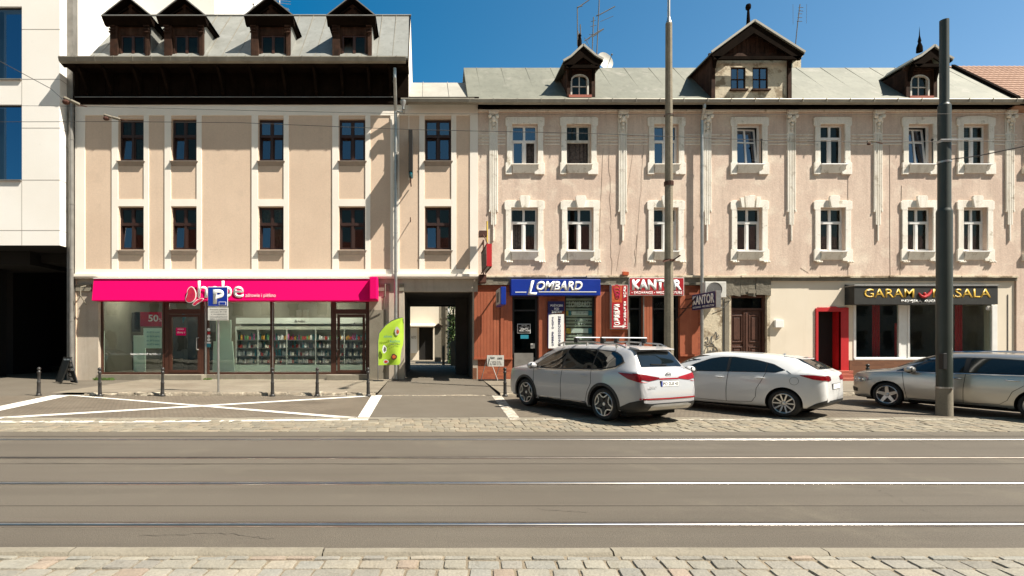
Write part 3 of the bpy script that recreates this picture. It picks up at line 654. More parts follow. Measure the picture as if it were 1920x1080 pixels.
def dormer_left(cx, openleaf):
    X = lambda x: px(cx+x, YD); Z = lambda y: pz(y, YD)
    m = MB()
    x0, x1, zb, zc, zp = X(-35), X(37), Z(107), Z(38), Z(2); hx = X(-46); hX = X(46); dep = 23.0
    xm = (x0+x1)/2
    hole = (X(-18), X(26), Z(106), Z(66))
    m.wall(x0, x1, zb, zc, YD, [hole], .1); m.add([(X(-38),YD-.02,zc),(X(38),YD-.02,zc),(xm,YD-.02,zp-.12)], [(0,1,2)])
    m.box(X(-36), X(-22), YD-.10, YD-.001, Z(107), Z(48)); m.box(X(30), X(37.5), YD-.10, YD-.001, Z(107), Z(48))
    for q in (51, 57, 62): m.box(X(-37), X(-26), YD-.15, YD-.101, Z(q+2.5), Z(q)); m.box(X(27), X(38), YD-.15, YD-.101, Z(q+2.5), Z(q))
    m.box(X(-35), X(36), YD-.12, YD-.101, Z(50), Z(42))
    d = m.build('dormer', M['brownwood'], bh)
    c = MB(); c.add([(x1,YD,zb),(x1,dep,zb),(x1,dep,zc),(x1,YD,zc)], [(0,1,2,3)]); c.build('cheek', M['zinc'], d); c = MB(); c.add([(x0,YD,zb),(x0,dep,zb),(x0,dep,zc),(x0,YD,zc)], [(3,2,1,0)]); c.build('cheek', M['zinc'], d)
    r = MB(); fy = YD-.28
    r.add([(hx,fy,zc+.0),(xm,fy,zp),(xm,dep,zp),(hx,dep,zc),(hx,fy,zc-.05),(xm,fy,zp-.06),(xm,dep,zp-.06),(hx,dep,zc-.05)], [(0,1,2,3),(7,6,5,4),(0,4,5,1)])
    r.add([(hX,fy,zc+.0),(xm,fy,zp),(xm,dep,zp),(hX,dep,zc),(hX,fy,zc-.05),(xm,fy,zp-.06),(xm,dep,zp-.06),(hX,dep,zc-.05)], [(3,2,1,0),(4,5,6,7),(1,5,4,0)])
    r.build('dormer_roof', M['darkwood'], d)
    f = MB(); f.bar((hx-.01,fy-.012,zc-.01),(xm,fy-.012,zp+.01),.02,.035,(0,0,1)); f.bar((hX+.01,fy-.012,zc-.01),(xm,fy-.012,zp+.01),.02,.035,(0,0,1)); f.build('roof_edge', M['pipegrey'], d)
    e = MB(); e.prismx([(fy-.04,zc-.0),(fy-.05,zc-.07),(YD-.13,zc-.26),(YD-.0,zc-.26),(YD-.0,zc)], hx+.02, hX-.02)
    e.box(x1+.0, x1+.12, YD, dep-.8, zc-.12, zc-.05)
    e.bar((X(-30),YD-.07,zc+.08),(xm-.08,YD-.07,zp-.3),.05,.06)
    e.bar((X(30),YD-.07,zc+.08),(xm+.08,YD-.07,zp-.3),.05,.06); e.build('dormer_cornice', M['darkwood'], d)
    e = MB(); e.box(hx, hX, fy-.055, fy-.041, zc-.03, zc+.01); e.build('drip_edge', M['pipegrey'], d)
    a, b, z0, z1 = hole; w = MB(); t = .05; y0 = YD+.03
    w.box(a,a+t,y0,y0+.05,z0,z1); w.box(b-t,b,y0,y0+.05,z0,z1); w.box(a,b,y0+.002,y0+.048,z0,z0+.05); w.box(a,b,y0+.002,y0+.048,z1-t,z1); w.box((a+b)/2-.05,(a+b)/2+.05,y0-.01,y0+.06,z0,z1)
    w.build('window_frame', M['shopframe'], d)
    g = MB(); g.box(a+t,(a+b)/2-.05,y0+.02,y0+.026,z0,z1) if not openleaf else None; g.box((a+b)/2+.05,b-t,y0+.02,y0+.026,z0,z1); g.build('pane', M['glass'], d)
for cx, op in ((245,0),(346,0),(508,0),(660,1)): dormer_left(cx, op)
# lower part over the passage: roof, eave
m = MB(); z1, z2 = pz(187,20.3), pz(155,22.6)
m.prismx([(20.3,z1-.05),(20.3,z1),(22.6,z2),(30.9,10.8),(30.9,10.6),(22.6,z2-.1),(20.5,z1-.1)], XT+.03, XR+.05)
for x in (px(793,21),px(842,21)): m.bar((x,20.32,z1+.02),(x,22.6,z2+.02),.02,.03,(0,-.6,.8))
m.build('low_roof', M['whitesheet'], bh)
m = MB(); m.prismx([(20.18,pz(186,20.3)),(20.17,pz(187,20.3)-.02),(20.2,pz(193,20.3)),(20.3,pz(194.5,20.3)),(20.36,pz(194,20.3)),(20.36,pz(188,20.3))], px(752,20.3), px(889,20.3)); m.build('low_gutter', M['gutter'], bh)
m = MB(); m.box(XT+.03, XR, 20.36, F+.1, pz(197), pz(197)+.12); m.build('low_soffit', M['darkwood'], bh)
# downpipes
def pipe(pts, r, mat, parent, clips=(), n=10):
    m = MB(); m.path(pts, r, n)
    for p in pts[1:-1]: m.ball(p, r*1.02)
    for z in clips: m.lathe([(r,0),(r+.012,0),(r+.012,.04),(r,.04)], (pts[-1][0],pts[-1][1],z), n=n)
    return m.build('downpipe', mat, parent, smooth=True)
xp = px(742,20.65)
pipe([(px(741,20.3),20.0,11.95),(px(741,20.3),20.02,11.6),(px(741.5,20.5),20.62,pz(208,20.6)),(xp,20.65,pz(230,20.65)),(xp,20.65,0.24)], .065, M['pipe'], bh, (9.0,7.6,5.9,4.4,2.6,1.2))
pipe([(px(757,20.3),20.28,10.75),(px(757,20.4),20.5,10.5),(xp+.02,20.62,pz(208,20.6))], .05, M['pipe'], bh)
m = MB(); m.lathe([(.05,0),(.05,.1),(.12,.25),(.12,.32)], (px(756,20.2),20.25,pz(206,20.3)+.0), n=14); m.build('rain_hopper', M['pipe'], bh, smooth=True)
pipe([(px(134,20.62),20.62,11.0),(px(134,20.62),20.62,0.2)], .08, M['pipegrey'], bh, (9.5,7,4.5,2.5))
# ---------------- ground floor: shopfront openings + passage
GF = F+.05
shop = (px(183), px(692), pz(708), pz(548)); ps = (px(758), px(887), 0.0, pz(546))
m = MB(); m.wall(XL, XR, 0.0, pz(521.5), GF, [shop, ps], .35); m.build('ground_floor_wall', M['taupe'], bh)
for a, b in ((142,171.5),(706,731),(748,757.5)):
    m = MB(); m.box(px(a), px(b), GF-.07, GF-.001, pz(546), pz(533)); m.box(px(a), px(b), GF-.10, GF-.071, pz(535), pz(532)); m.build('pier_moulding', M['concrete'], bh, bevel=.005)
m = MB()
m.box(px(748), px(757.5), GF-.04, GF-.001, 0.2, pz(548)); m.build('pier_moulding', M['taupe'], bh, bevel=.005); m = MB(); m.box(px(692.5), px(723), GF-.035, GF-.001, 0.2, pz(581)); m.build('pier_panel', M['concrete'], bh, bevel=.005)
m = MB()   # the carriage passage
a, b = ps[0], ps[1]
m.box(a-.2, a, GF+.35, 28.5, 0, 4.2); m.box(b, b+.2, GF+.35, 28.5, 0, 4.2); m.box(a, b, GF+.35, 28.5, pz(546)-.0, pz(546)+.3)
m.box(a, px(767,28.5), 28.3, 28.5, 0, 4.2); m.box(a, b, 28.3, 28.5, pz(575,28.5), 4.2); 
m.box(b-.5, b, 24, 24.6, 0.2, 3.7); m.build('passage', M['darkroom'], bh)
m = MB(); m.box(px(758), px(887), GF-.02, GF+.3, pz(546)-.01, pz(540)); m.build('lintel', M['taupe'], bh)
m = MB(); m.box(px(181), px(692), GF-.03, GF+.36, 0.2, pz(702.5)); m.build('plinth', M['concrete'], bh)
for a, b in ((300,379),(612,691)):
    m = MB(); m.box(px(a,F-.4), px(b,F-.4), F-.45, GF-.031, 0.2, pz(703,F-.45)); m.build('door_step', M['concrete'], bh, bevel=.012)
# shopfront frame, one part with its panes
SY = GF+.16
def frame(m, x0, x1, z0, z1, y=SY, t=.06, d=.09):
    m.box(x0,x0+t,y,y+d,z0,z1); m.box(x1-t,x1,y,y+d,z0,z1); m.box(x0+t,x1-t,y,y+d,z0,z0+t); m.box(x0+t,x1-t,y,y+d,z1-t,z1)
zt0, zt1 = pz(702), pz(560)
sf = MB()
for a, b in ((183,303),(384,507),(507,622)): frame(sf, px(a)+.001, px(b)-.001, zt0, zt1, t=.07)
sf.box(px(183), px(692), SY-.01, SY+.1, zt0-.08, zt0)
shf = sf.build('shopfront_frame', M['shopframe'], bh, bevel=.004)
sg = MB()
for a, b in ((183,303),(384,507),(507,622)): sg.box(px(a)+.07, px(b)-.07, SY+.04, SY+.05, zt0+.07, zt1-.07)
sg.build('pane', M['shopglass'], shf)
for a, b, hs in ((304,379,1),(622,691,0)):
    m = MB(); frame(m, px(a), px(b), zt0, zt1, t=.16 if hs else .13, d=.12); m.box(px(a)+.1, px(b)-.1, SY-.01, SY+.1, pz(588), pz(579)); frame(m, px(a)+.18, px(b)-.16, zt0+.06, pz(589), y=SY-.015, t=.10)
    d = m.build('shop_door', M['shopframe'], bh, bevel=.004)
    g = MB(); g.box(px(a)+.2, px(b)-.2, SY+.03, SY+.04, zt0+.1, pz(590)); g.box(px(a)+.1, px(b)-.1, SY+.03, SY+.04, pz(580), zt1-.08); g.build('pane', M['shopglass'], d)
    hx = px(b-13) if hs else px(a+9)
    g = MB(); pts = [(hx+.06,SY-.02,pz(656)),(hx-.0,SY-.09,pz(655)),(hx,SY-.09,pz(634)),(hx+.06,SY-.02,pz(633))]; g.path(pts,.016,8); g.build('handle', M['galv'], d, smooth=True)
m = MB(); m.box(px(380.5), px(383.5), SY-.03, SY+.1, zt0, zt1); m.box(px(508.0), px(509.6), SY-.03, SY-.001, zt0, zt1); m.build('bright_jamb', M['galv'], bh)
# shop interior
m = MB(); z0 = zt0+.02
m.box(px(183)-.3, px(692)+.3, GF+.36, 26.2, z0-.1, z0); fl = m.build('shop_floor', M['shopfloor'], bh)
m = MB(); m.box(px(183)-.35, px(692)+.3, 26.2, 26.3, z0, 4.2); m.box(px(183)-.35, px(183)-.3, GF+.36, 26.2, z0, 4.2); m.box(px(692)+.05, px(692)+.1, GF+.36, 26.2, z0, 4.2)
m.box(px(183)-.3, px(692)+.05, GF+.36, 26.2, 3.95, 4.0); m.build('shop_room', M['shopwall'], bh)
# ================================================================ DRUGSTORE: fascia, contents
t = thing('fascia_sign', 'long bright pink shop fascia with white lowercase lettering and butterfly above the glass shopfront', 'shop sign', (px(440),F,pz(543)))
yb = F-.42
m = MB(); m.prismx([(yb,pz(563,yb)),(yb+.03,pz(563,yb)-.02),(GF-.001,pz(563,yb)-.02),(GF-.001,pz(522,F)),(yb+.12,pz(523,yb+.1))], px(172,yb), px(693,yb)); m.build('panel', M['magenta'], t)
m = MB(); m.prismx([(yb-.20,pz(563,yb)+.02),(yb-.2,pz(520,yb)),(GF-.001,pz(519,yb)),(GF-.001,pz(563,yb)-.02)], px(692.5,yb-.2), px(707,yb-.2)); m.build('end_box', M['magenta'], t, bevel=.03)
m = MB(); m.box(px(172,yb), px(692,yb), yb+.08, GF-.002, pz(522.5,yb+.1)-.0, pz(521,yb+.1)); m.build('top_rail', M['white'], t)
def on(y0, y1, x0, x1, s, **k): return ptext(s, x0, x1, y0, y1, yb-.006, t, M['white'], **k)
on(526.5,558.5,371,457,'hebe', fat=.012, ex=.008); on(550,559,460,517,'zdrowie i piękno', ex=.004)
def bfly(pts, grow):
    cx = sum(p[0] for p in pts)/len(pts); cy = sum(p[1] for p in pts)/len(pts)
    out = []
    n = len(pts)
    for i in range(n):
        for k in range(4):
            a, b, c, d = [pts[(i+j-1) % n] for j in range(4)]; u = k/4
            q = [0.5*((2*b[z])+(-a[z]+c[z])*u+(2*a[z]-5*b[z]+4*c[z]-d[z])*u*u+(-a[z]+3*b[z]-3*c[z]+d[z])*u**3) for z in (0,1)]
            l = math.hypot(q[0]-cx, q[1]-cy); out.append((px(q[0]+(q[0]-cx)/l*grow, yb), pz(q[1]+(q[1]-cy)/l*grow, yb)))
    return out
w1 = [(352,552),(353,544),(358,538.5),(363,540),(367,548),(367,558),(362,565),(354,567),(349,562)]
w2 = [(364,568),(370,563),(377,560),(382,560.5),(378,565),(371,569),(366,573),(362,571)]
for w in (w1, w2):
    m = MB(); m.prism(bfly(w, 1.0), yb-.035, yb-.01); b_ = m.build('butterfly_wing', M['white'], t)
    m = MB(); m.prism(bfly(w, -0.4), yb-.045, yb-.0355); m.build('wing_fill', M['magentadk'], b_)
m = MB(); m.path([(px(162,F),F-.02,pz(536)),(px(162,F),F-.35,pz(540)),(px(162,F),F-.35,pz(556)),(px(165,F),F-.1,pz(572))], .02, 8); m.build('bracket', M['concrete'], t)
m = MB(); m.path([(px(716,F),F-.1,pz(558)),(px(724,F),F-.5,pz(558)),(px(724,F),F-.5,pz(535)),(px(719,F),F-.06,pz(579))], .02, 8); m.build('bracket', M['concrete'], t)
# inside the shop
def poster(name, label, x0, x1, y0, y1, Y, mats, cat='poster', group=None):
    t = thing(name, label, cat, (px((x0+x1)/2,Y),Y,pz(y1,Y)), group); m = MB(); m.box(px(x0,Y),px(x1,Y),Y,Y+.012,pz(y1,Y),pz(y0,Y)); m.build('sheet', mats, t); return t
YP = SY+.14
t = poster('sale_poster', 'dark sale poster reading 50% in the left shop window', 263, 303, 585, 612, YP, M['magentadk'])
ptext('50', 278, 297, 590, 603, YP-.01, t, M['white'], fat=.02, ex=.002); ptext('%', 298, 303, 597, 603, YP-.01, t, M['white'], ex=.002)
m = MB(); m.box(px(252,YP),px(262,YP),YP,YP+.012,pz(617,YP),pz(585,YP)); m.build('side_sheet', M['black'], t)
t = poster('info_poster', 'pale mint text poster under the dark sale poster', 269, 303, 615, 653, YP, M['mint'])
for y in (621, 629, 637, 644): ptext('do '+str(20+y%7)+' % taniej', 275, 299, y, y+4, YP-.01, t, M['teal'], ex=.002)
t = thing('window_lettering', 'line of small white web-address lettering low on the left shop window', 'lettering', (px(272,SY),SY+.03,pz(666,SY)))
ptext('kupisz również na hebe.pl', 245, 301, 661.5, 667, SY+.035, t, M['white'], fat=.01, ex=.002)
t = poster('door_notice', 'small pink notice on the glass of the left shop door', 330, 348, 614.5, 629, SY-.02, M['magenta'], 'notice')
ptext('UWAGA', 333, 345, 616, 618.5, SY-.024, t, M['white'], ex=.002); ptext('dbamy o', 332, 347, 621, 626, SY-.024, t, M['white'], ex=.002)
t = thing('sticker_column', 'column of round red and white stickers over a teal label beside the left shop door', 'stickers', (px(391,SY),SY,pz(650,SY)))
for i, mm in enumerate(('white','red','white','white')):
    m = MB(); m.lathe([(0,0),(.062,0),(.062,.004)], (px(391.5,SY),SY-.012,pz(618+i*6.3,SY)), 'y', 14); m.build('sticker', M[mm], t)
m = MB(); m.box(px(384,SY),px(395,SY),SY-.012,SY-.008,pz(644,SY),pz(641,SY)); m.build('label', M['white'], t)
m = MB(); m.box(px(384,SY),px(395,SY),SY-.012,SY-.008,pz(651,SY),pz(644.2,SY)); m.build('label', M['teal'], t)
t = thing('green_pennant', 'small green pointed pennant hanging inside the left shop door', 'pennant', (px(344,22),22,pz(590,22)))
m = MB(); m.prism([(px(341,22),pz(588,22)),(px(350,22),pz(590,22)),(px(343,22),pz(606,22))], 22, 22.01); m.build('cloth', M['teal'], t)
def block(name, label, cat, x0, x1, y0, y1, Y, d, mat, group=None):
    t = thing(name, label, cat, (px((x0+x1)/2,Y),Y,pz(y1,Y)), group); m = MB(); m.box(px(x0,Y),px(x1,Y),Y,Y+d,pz(y1,Y),pz(y0,Y)); m.build('body', mat, t, bevel=.01); return t
t = block('shop_gate', 'pale rounded anti-theft gate panel standing inside the left shop window', 'security gate', 250, 272, 629, 697, 21.9, .08, M['mint'])
t = block('shop_partition', 'pale mint partition panel inside the middle shop window', 'partition', 405, 433, 600, 697, 22.2, .06, M['mint'])
m = MB(); m.prism([(px(400,22.0),pz(697,22.0)),(px(441,22.0),pz(697,22.0)),(px(437,22.0),pz(640,22.0)),(px(402,22.0),pz(640,22.0))], 21.9, 22.0); m.build('lower_panel', M['mint'], t)
t = block('corner_screen', 'narrow pale screen in the far left corner of the shop window', 'partition', 186, 195, 620, 697, 21.6, .05, M['mint'])
t = block('cabinet', 'beige wall cabinet with two doors at the back of the left shop window', 'cabinet', 200, 243, 585, 690, 25.2, .5, M['shopwall'])
t = thing('fire_extinguisher', 'red fire extinguisher on the wall inside the left shop window', 'fire extinguisher', (px(199,22.6),22.6,pz(645,22.6)))
m = MB(); m.lathe([(0,0),(.10,.0),(.11,.03),(.11,.42),(.07,.52),(.03,.55),(.03,.6)], (px(199,22.6),22.6,pz(643,22.6)), n=14); m.build('cylinder', M['redlite'], t, smooth=True)
m = MB(); m.box(px(199,22.6)-.05,px(199,22.6)+.06,22.55,22.65,pz(643,22.6)+.6,pz(643,22.6)+.66); m.path([(px(199,22.6)+.05,22.6,pz(643,22.6)+.62),(px(199,22.6)+.16,22.6,pz(643,22.6)+.45),(px(199,22.6)+.14,22.6,pz(643,22.6)+.2)],.015,6); m.build('hose', M['plastic'], t)
t = block('dark_filler_stand', 'dark stand added to blacken the entry behind the glass of the left drugstore door', 'display stand', 312, 345, 590, 696, 23.0, .4, M['awndark']); t2 = block('dark_filler_stand', 'tall dark shelf added to blacken the entry seen through the right half of the left drugstore door', 'shelf', 350, 398, 578, 696, 23.6, .4, M['awndark'])  # added dark blocks stand in for the unlit entry behind the door
block('dark_counter', 'dark counter behind the pale gate panel in the left shop window', 'counter', 226, 250, 640, 696, 23.8, .5, M['awndark'])
block('checkout_screen', 'dark advertising screen deep in the shop above the pale gate panel', 'screen', 247, 262, 586, 622, 23.5, .1, M['awndark'])
# shelving with bottles
YS = 23.2
bot = []
def bottle_proto(kind, c):
    m = MB(); m.col = c
    pr = {0:[(0,0),(.034,0),(.036,.12),(.03,.15),(.013,.16),(.013,.19),(0,.19)],1:[(0,0),(.026,0),(.026,.2),(.02,.215),(.02,.24),(0,.24)],2:[(0,0),(.04,0),(.042,.09),(.042,.12),(0,.12)]}[kind]
    m.lathe(pr, n=8); return m
bm_mat = pmat('bottle_plastic', (1,1,1), rough=0.35, attr=True)
prot = []
for i, c in enumerate([(.85,.85,.82),(.05,.22,.25),(.45,.06,.05),(.55,.3,.06),(.10,.12,.16),(.85,.8,.68),(.12,.3,.12),(.5,.12,.3)]):
    prot.append(bottle_proto(i % 3, c))
prot_me = None
def place_bottles(x0, x1, zs, Y, nper, first):
    global prot_me
    for r, z in enumerate(zs):
        for i in range(nper):
            x = x0+(x1-x0)*(i+.5)/nper+random.uniform(-.01,.01)
            k = random.choice([0,0,0,5,5,4,1,2]) if r else random.choice([1,2,3,6,7,0])
            lab = ['cosmetics bottle on the top shelf seen through the shop window','cosmetics bottle on the second shelf seen through the shop window','cosmetics bottle on the third shelf seen through the shop window','cosmetics bottle on the lowest shelf seen through the shop window'][r]
            if prot_me is None:
                prot_me = []
                for q in prot:
                    o = q.build('bottle', bm_mat, smooth=True); prot_me.append(o.data); bpy.data.objects.remove(o)
            o = bpy.data.objects.new('bottle', prot_me[k]); sc.collection.objects.link(o); o.location = (x, Y+random.uniform(0,.1), z); s = random.uniform(.9,1.3); o.scale = (s*1.15, s, s)
            tag(o, lab, 'bottle', 'bottles on the '+['top','second','third','lowest'][r]+' drugstore shelf')
sx0, sx1 = px(443,YS), px(688,YS)
t = thing('shelving_unit', 'long white wall shelving full of bottles, seen through the shop windows', 'shelving', ((sx0+sx1)/2,YS,z0))
m = MB(); m.box(sx0,sx1,YS+.45,YS+.5,z0,pz(596,YS)); m.build('back_panel', M['shelf'], t)
m = MB(); m.box(sx0,sx1,YS-.03,YS+.45,pz(607,YS),pz(596,YS)); m.build('header', M['shelf'], t)
m = MB(); m.box(sx0,sx1,YS-.03,YS+.45,pz(618,YS),pz(612,YS)); m.build('valance', M['pale'], t)
zs = [pz(y,YS) for y in (637,652,667,681)]
for z in zs: m = MB(); m.box(sx0,sx1,YS-.02,YS+.45,z-.03,z); m.build('shelf', M['inkgrey'], t)
m = MB(); m.box(sx0,sx1,YS-.12,YS+.45,z0,pz(684,YS)); m.build('base_cabinet', M['mint'], t)
for x in (443,484,538,592,646,687): m = MB(); m.box(px(x,YS)-.02,px(x,YS)+.02,YS-.04,YS+.45,z0,pz(612,YS)); m.build('upright', M['shelf'], t)
text('▲hebe', (px(552,YS),px(572,YS),pz(604,YS),pz(599,YS)), YS-.035, t, M['inkgrey']); text('▲hebe', (px(662,YS),px(682,YS),pz(609,YS),pz(604,YS)), YS-.035, t, M['inkgrey'])
place_bottles(sx0+.05, sx1-.05, zs, YS+.08, 62, None)
for i, (x, y) in enumerate([(-16+1.0,22.5),(-12.2,22.6),(-9.0,22.3),(-6.0,22.4),(-3.6,22.3),(-8,25),(-4.6,25)]):
    if x < px(183): continue
    t = thing('ceiling_lamp', ['','round lamp glowing on the shop ceiling by the left window','round lamp glowing on the shop ceiling over the partition','round lamp glowing on the shop ceiling over the shelves','round lamp glowing on the shop ceiling near the right door','rear lamp glowing on the shop ceiling behind the partition','rear lamp glowing on the shop ceiling behind the right shelves'][i], 'ceiling lamp', (x,y,3.95), 'ceiling lamps in the drugstore')
    m = MB(); m.lathe([(0,3.88),(.16,3.88),(.16,3.95),(0,3.95)], (x,y,0), n=16); m.build('lamp_disc', M['lamp'], t)
# ================================================================ PINK TENEMENT
tn = thing('pink_tenement', 'long pink plaster tenement with white stucco window surrounds and green-grey tin roof', 'house', (px(1400),F,0))
RL, RR = px(896), px(1906)
UW = [(960,1008),(1062,1108),(1226,1272),(1381,1428),(1537,1583),(1702,1748),(1805,1852)]
LW = [(958,1008),(1063,1112),(1225,1271),(1381,1428),(1537,1584),(1700,1748),(1805,1850)]
UY, LY = (233,308.5), (389.5,471)
zc0, zc1 = pz(519), pz(205)
wh = [(px(a),px(b),pz(UY[1]),pz(UY[0])) for a, b in UW]+[(px(a),px(b),pz(LY[1]),pz(LY[0])) for a, b in LW]
m = MB(); m.wall(RL, RR, zc0, zc1, F, wh, .24); m.build('wall', M['pinkwall'], tn)
m = MB(); m.box(RR-.03, RR-.01, F+.05, 31, 0, 10.8); m.box(RL, RR, 30.9, 31, 0, 10.8); m.box(RL+.01, RL+.03, F+.3, 31, 0, 10.8); m.build('side_wall', M['pinkwall'], tn)
m = MB()
for z in (zc0-.3, pz(350), zc1-.1): m.box(RL+.05, RR-.05, F+.3, 30.8, z, z+.08)
m.box(RL+.05, RR-.05, F+3.5, F+3.6, 4.2, 10.6); m.build('floor_slab', M['darkroom'], tn)
m = MB(); x = RL
while x < RR-.02:
    w = min(random.uniform(.5,1.6), RR-x); m.box(x, x+w-.002, F-.09+random.uniform(-.02,.02), F-.001, pz(520.5)+random.uniform(-.02,.01), pz(517)+random.uniform(-.006,.012)); x += w
m.build('cornice', M['oldplaster'], tn, bevel=.008)
def rwin(i, upper):
    a, b = (UW if upper else LW)[i]; c, d = UY if upper else LY
    x0, x1, z0, z1 = px(a), px(b), pz(d), pz(c); y0 = F+.15; t = .06; s = 20.8/1000
    aged = upper and i in (0,1,2)
    fm = M['agedframe'] if aged and i == 1 else M['whiteframe']
    xm = (x0+x1)/2; zt_ = z1-(z1-z0)*(.40 if upper and i < 3 else .33)
    m = MB(); m.box(x0,x0+t,y0,y0+.07,z0,z1); m.box(x1-t,x1,y0,y0+.07,z0,z1); m.box(x0+t,x1-t,y0,y0+.07,z0,z0+t); m.box(x0+t,x1-t,y0,y0+.07,z1-t,z1)
    opened = (upper and i == 1); tilt_all = upper and i in (3,5)
    if not tilt_all: m.box(x0+t,x1-t,y0-.02,y0+.06,zt_-.05,zt_+.05)
    if not opened and not tilt_all: m.box(xm-.045,xm+.045,y0-.012,y0+.06,z0+t,zt_-.05)
    if not tilt_all: m.box(xm-.045,xm+.045,y0-.012,y0+.06,zt_+.05,z1-t)
    w = m.build('window', fm, tn, bevel=.006)
    g = MB()
    if tilt_all:
        Mx = Matrix.Rotation(-R(6),3,'X') @ Matrix.Rotation(R(3),3,'Z'); h = z1-z0-2*t; hw = (x1-x0-2*t)/2; o = Vector((xm,y0+.05,z0+t)); q = MB()
        for cx, cz, wx, wz in ((-hw+.03,h/2,.06,h),(hw-.03,h/2,.06,h),(0,.03,2*hw-.12,.06),(0,h-.03,2*hw-.12,.06),(0,h/2,.06,h-.12),(-hw/2,h*.62,hw-.09,.05),(hw/2,h*.62,hw-.09,.05)):
            q.obox(o+Mx@Vector((cx,0,cz)), (wx,.05,wz), Mx)
        q.build('sash', fm, w); g.obox(o+Mx@Vector((0,.01,h/2)), (2*hw-.1,.006,h-.1), Mx)
        k = MB(); k.box(x1-.03,x1-.01,F-.03,F-.01,z0,z0+.9); k.ball((x1-.02,F-.02,z0+.95),.045); k.build('stay_rod', M['plastic'], w)
    else:
        g.box(x0+t,xm-.045,y0+.03,y0+.036,zt_+.05,z1-t); g.box(xm+.045,x1-t,y0+.03,y0+.036,zt_+.05,z1-t)
        if not opened:
            if not (i == 0 and not upper): g.box(x0+t,xm-.045,y0+.03,y0+.036,z0+t,zt_-.05)
            if not (i == 0 and upper): g.box(xm+.045,x1-t,y0+.03,y0+.036,z0+t,zt_-.05)
    g.build('pane', M['tiltglass'] if tilt_all or (upper and i in (0,2)) else M['glass'], w)
    # sash bars reading as inner frames
    q = MB()
    if not tilt_all and not opened:
        for u0, u1, v0, v1 in ((x0+t,xm-.045,z0+t,zt_-.05),(xm+.045,x1-t,z0+t,zt_-.05)):
            q.box(u0,u0+.035,y0+.005,y0+.05,v0,v1); q.box(u1-.035,u1,y0+.005,y0+.05,v0,v1); q.box(u0+.035,u1-.035,y0+.005,y0+.05,v0,v0+.035)
        q.build('sash', fm, w)
    if (i, upper) in ((1,True),(0,True),(0,False),(6,True),(2,False),(4,False)):
        k = MB(); n = 18; full = 1.0 if (i,upper) != (6,True) else .9
        for j in range(n):
            u = x0+(x1-x0)*j/n; v = x0+(x1-x0)*(j+1)/n; f = lambda q: F+.36+.035*math.sin(q*2.2)
            k.add([(u,f(j),z0),(v,f(j+1),z0),(v,f(j+1),z0+(z1-z0)*full),(u,f(j),z0+(z1-z0)*full)], [(0,1,2,3)])
        k.build('curtain', M['darkcurtain'] if (i,upper) != (6,True) else M['curtain'], w)
    if (i, upper) == (6, True):
        k = MB(); z = z0+.1
        while z < z1-.1: k.box(x0+.05,x1-.05,F+.30,F+.33,z,z+.012); z += .07
        k.build('blind', M['agedframe'], w)
    # surround
    E = .055; q = MB(); yy = F-E; y1_ = F-.0005
    o_ = 10*s; ear = 12.5*s
    top = z1+13*s; 
    tp = [(x0-ear,top-2*s),(x0-ear+4*s,top),(x1+ear-4*s,top),(x1+ear,top-2*s)] if not upper or i != 6 else [(x0-ear,top-2*s),(xm-.3,top+.04),(xm+.3,top+.04),(x1+ear,top-2*s)]
    q.prism([(x0-ear,z1-2*s)]+tp+[(x1+ear,z1-2*s),(x1+o_,z1-5*s),(x1,z1-5*s),(x1,z1),(x0,z1),(x0,z1-5*s),(x0-o_,z1-5*s)], yy, y1_)
    q.prism([(x0-o_,z0+4*s),(x0,z0+4*s),(x0,z1-5*s-.002),(x0-o_,z1-5*s-.002)], yy+.004, y1_); q.prism([(x1,z0+4*s),(x1+o_,z0+4*s),(x1+o_,z1-5*s-.002),(x1,z1-5*s-.002)], yy+.004, y1_)
    zl = z0-19*s
    q.prism([(x0-ear,z0+2*s),(x0-o_,z0+4*s-.002),(x0+.0,z0+4*s-.002),(x0+.0,z0-2*s),(x0-.02,z0-14*s),(x0-.02,zl),(x0-ear,zl)], yy-.015, y1_)
    q.prism([(x1+ear,z0+2*s),(x1+ear,zl),(x1-.12,zl),(x1-.14,zl+4*s),(x1+.02,z0-10*s),(x1,z0-2*s),(x1,z0+4*s-.002),(x1+o_,z0+4*s-.002)], yy-.015, y1_)
    if not upper:
        for sgn in (x0-ear+.03, x1-.0):
            for n_ in range(3): q.ball((sgn+.07+n_*.09, F-.07, zl-.03), .045, 1,1,.9, 8, 5)
        if i == 3:
            for dx, wd, hh in ((-.27,.10,.20),(-.12,.12,.27),(.03,.20,.30),(.23,.12,.24)):
                q.prism([(xm+dx-wd/2+dx*.1,z1-.02),(xm+dx+wd/2+dx*.1,z1-.02),(xm+dx*1.3+wd/2+.04,z1+hh+.16),(xm+dx*1.3-wd/2-.02,z1+hh+.16)], yy-.07, yy-.001)
        else:
            q.prism([(xm-.13,z1-.03),(xm+.13,z1-.03),(xm+.21,z1+17*s),(xm+.17,z1+21*s),(xm-.17,z1+21*s),(xm-.21,z1+17*s)], yy-.09, yy-.001)
    q.build('surround', M['stucco'], w, bevel=.008)
    q = MB(); q.box(x0-.03,x1+.03,F-.17,F+.16,z0-.055,z0-.01); q.build('sill', M['whiteframe'] if i > 2 or not upper else M['stucco'], w, bevel=.006)
    q = MB(); q.prismx([(F-.15,z0-.056),(F-.001,z0-.056),(F-.001,zl+.06),(F-.03,zl+.06)], x0+.01, x1-.02); q.build('apron', M['stucco'], w)
for i in range(7): rwin(i, True); rwin(i, False)
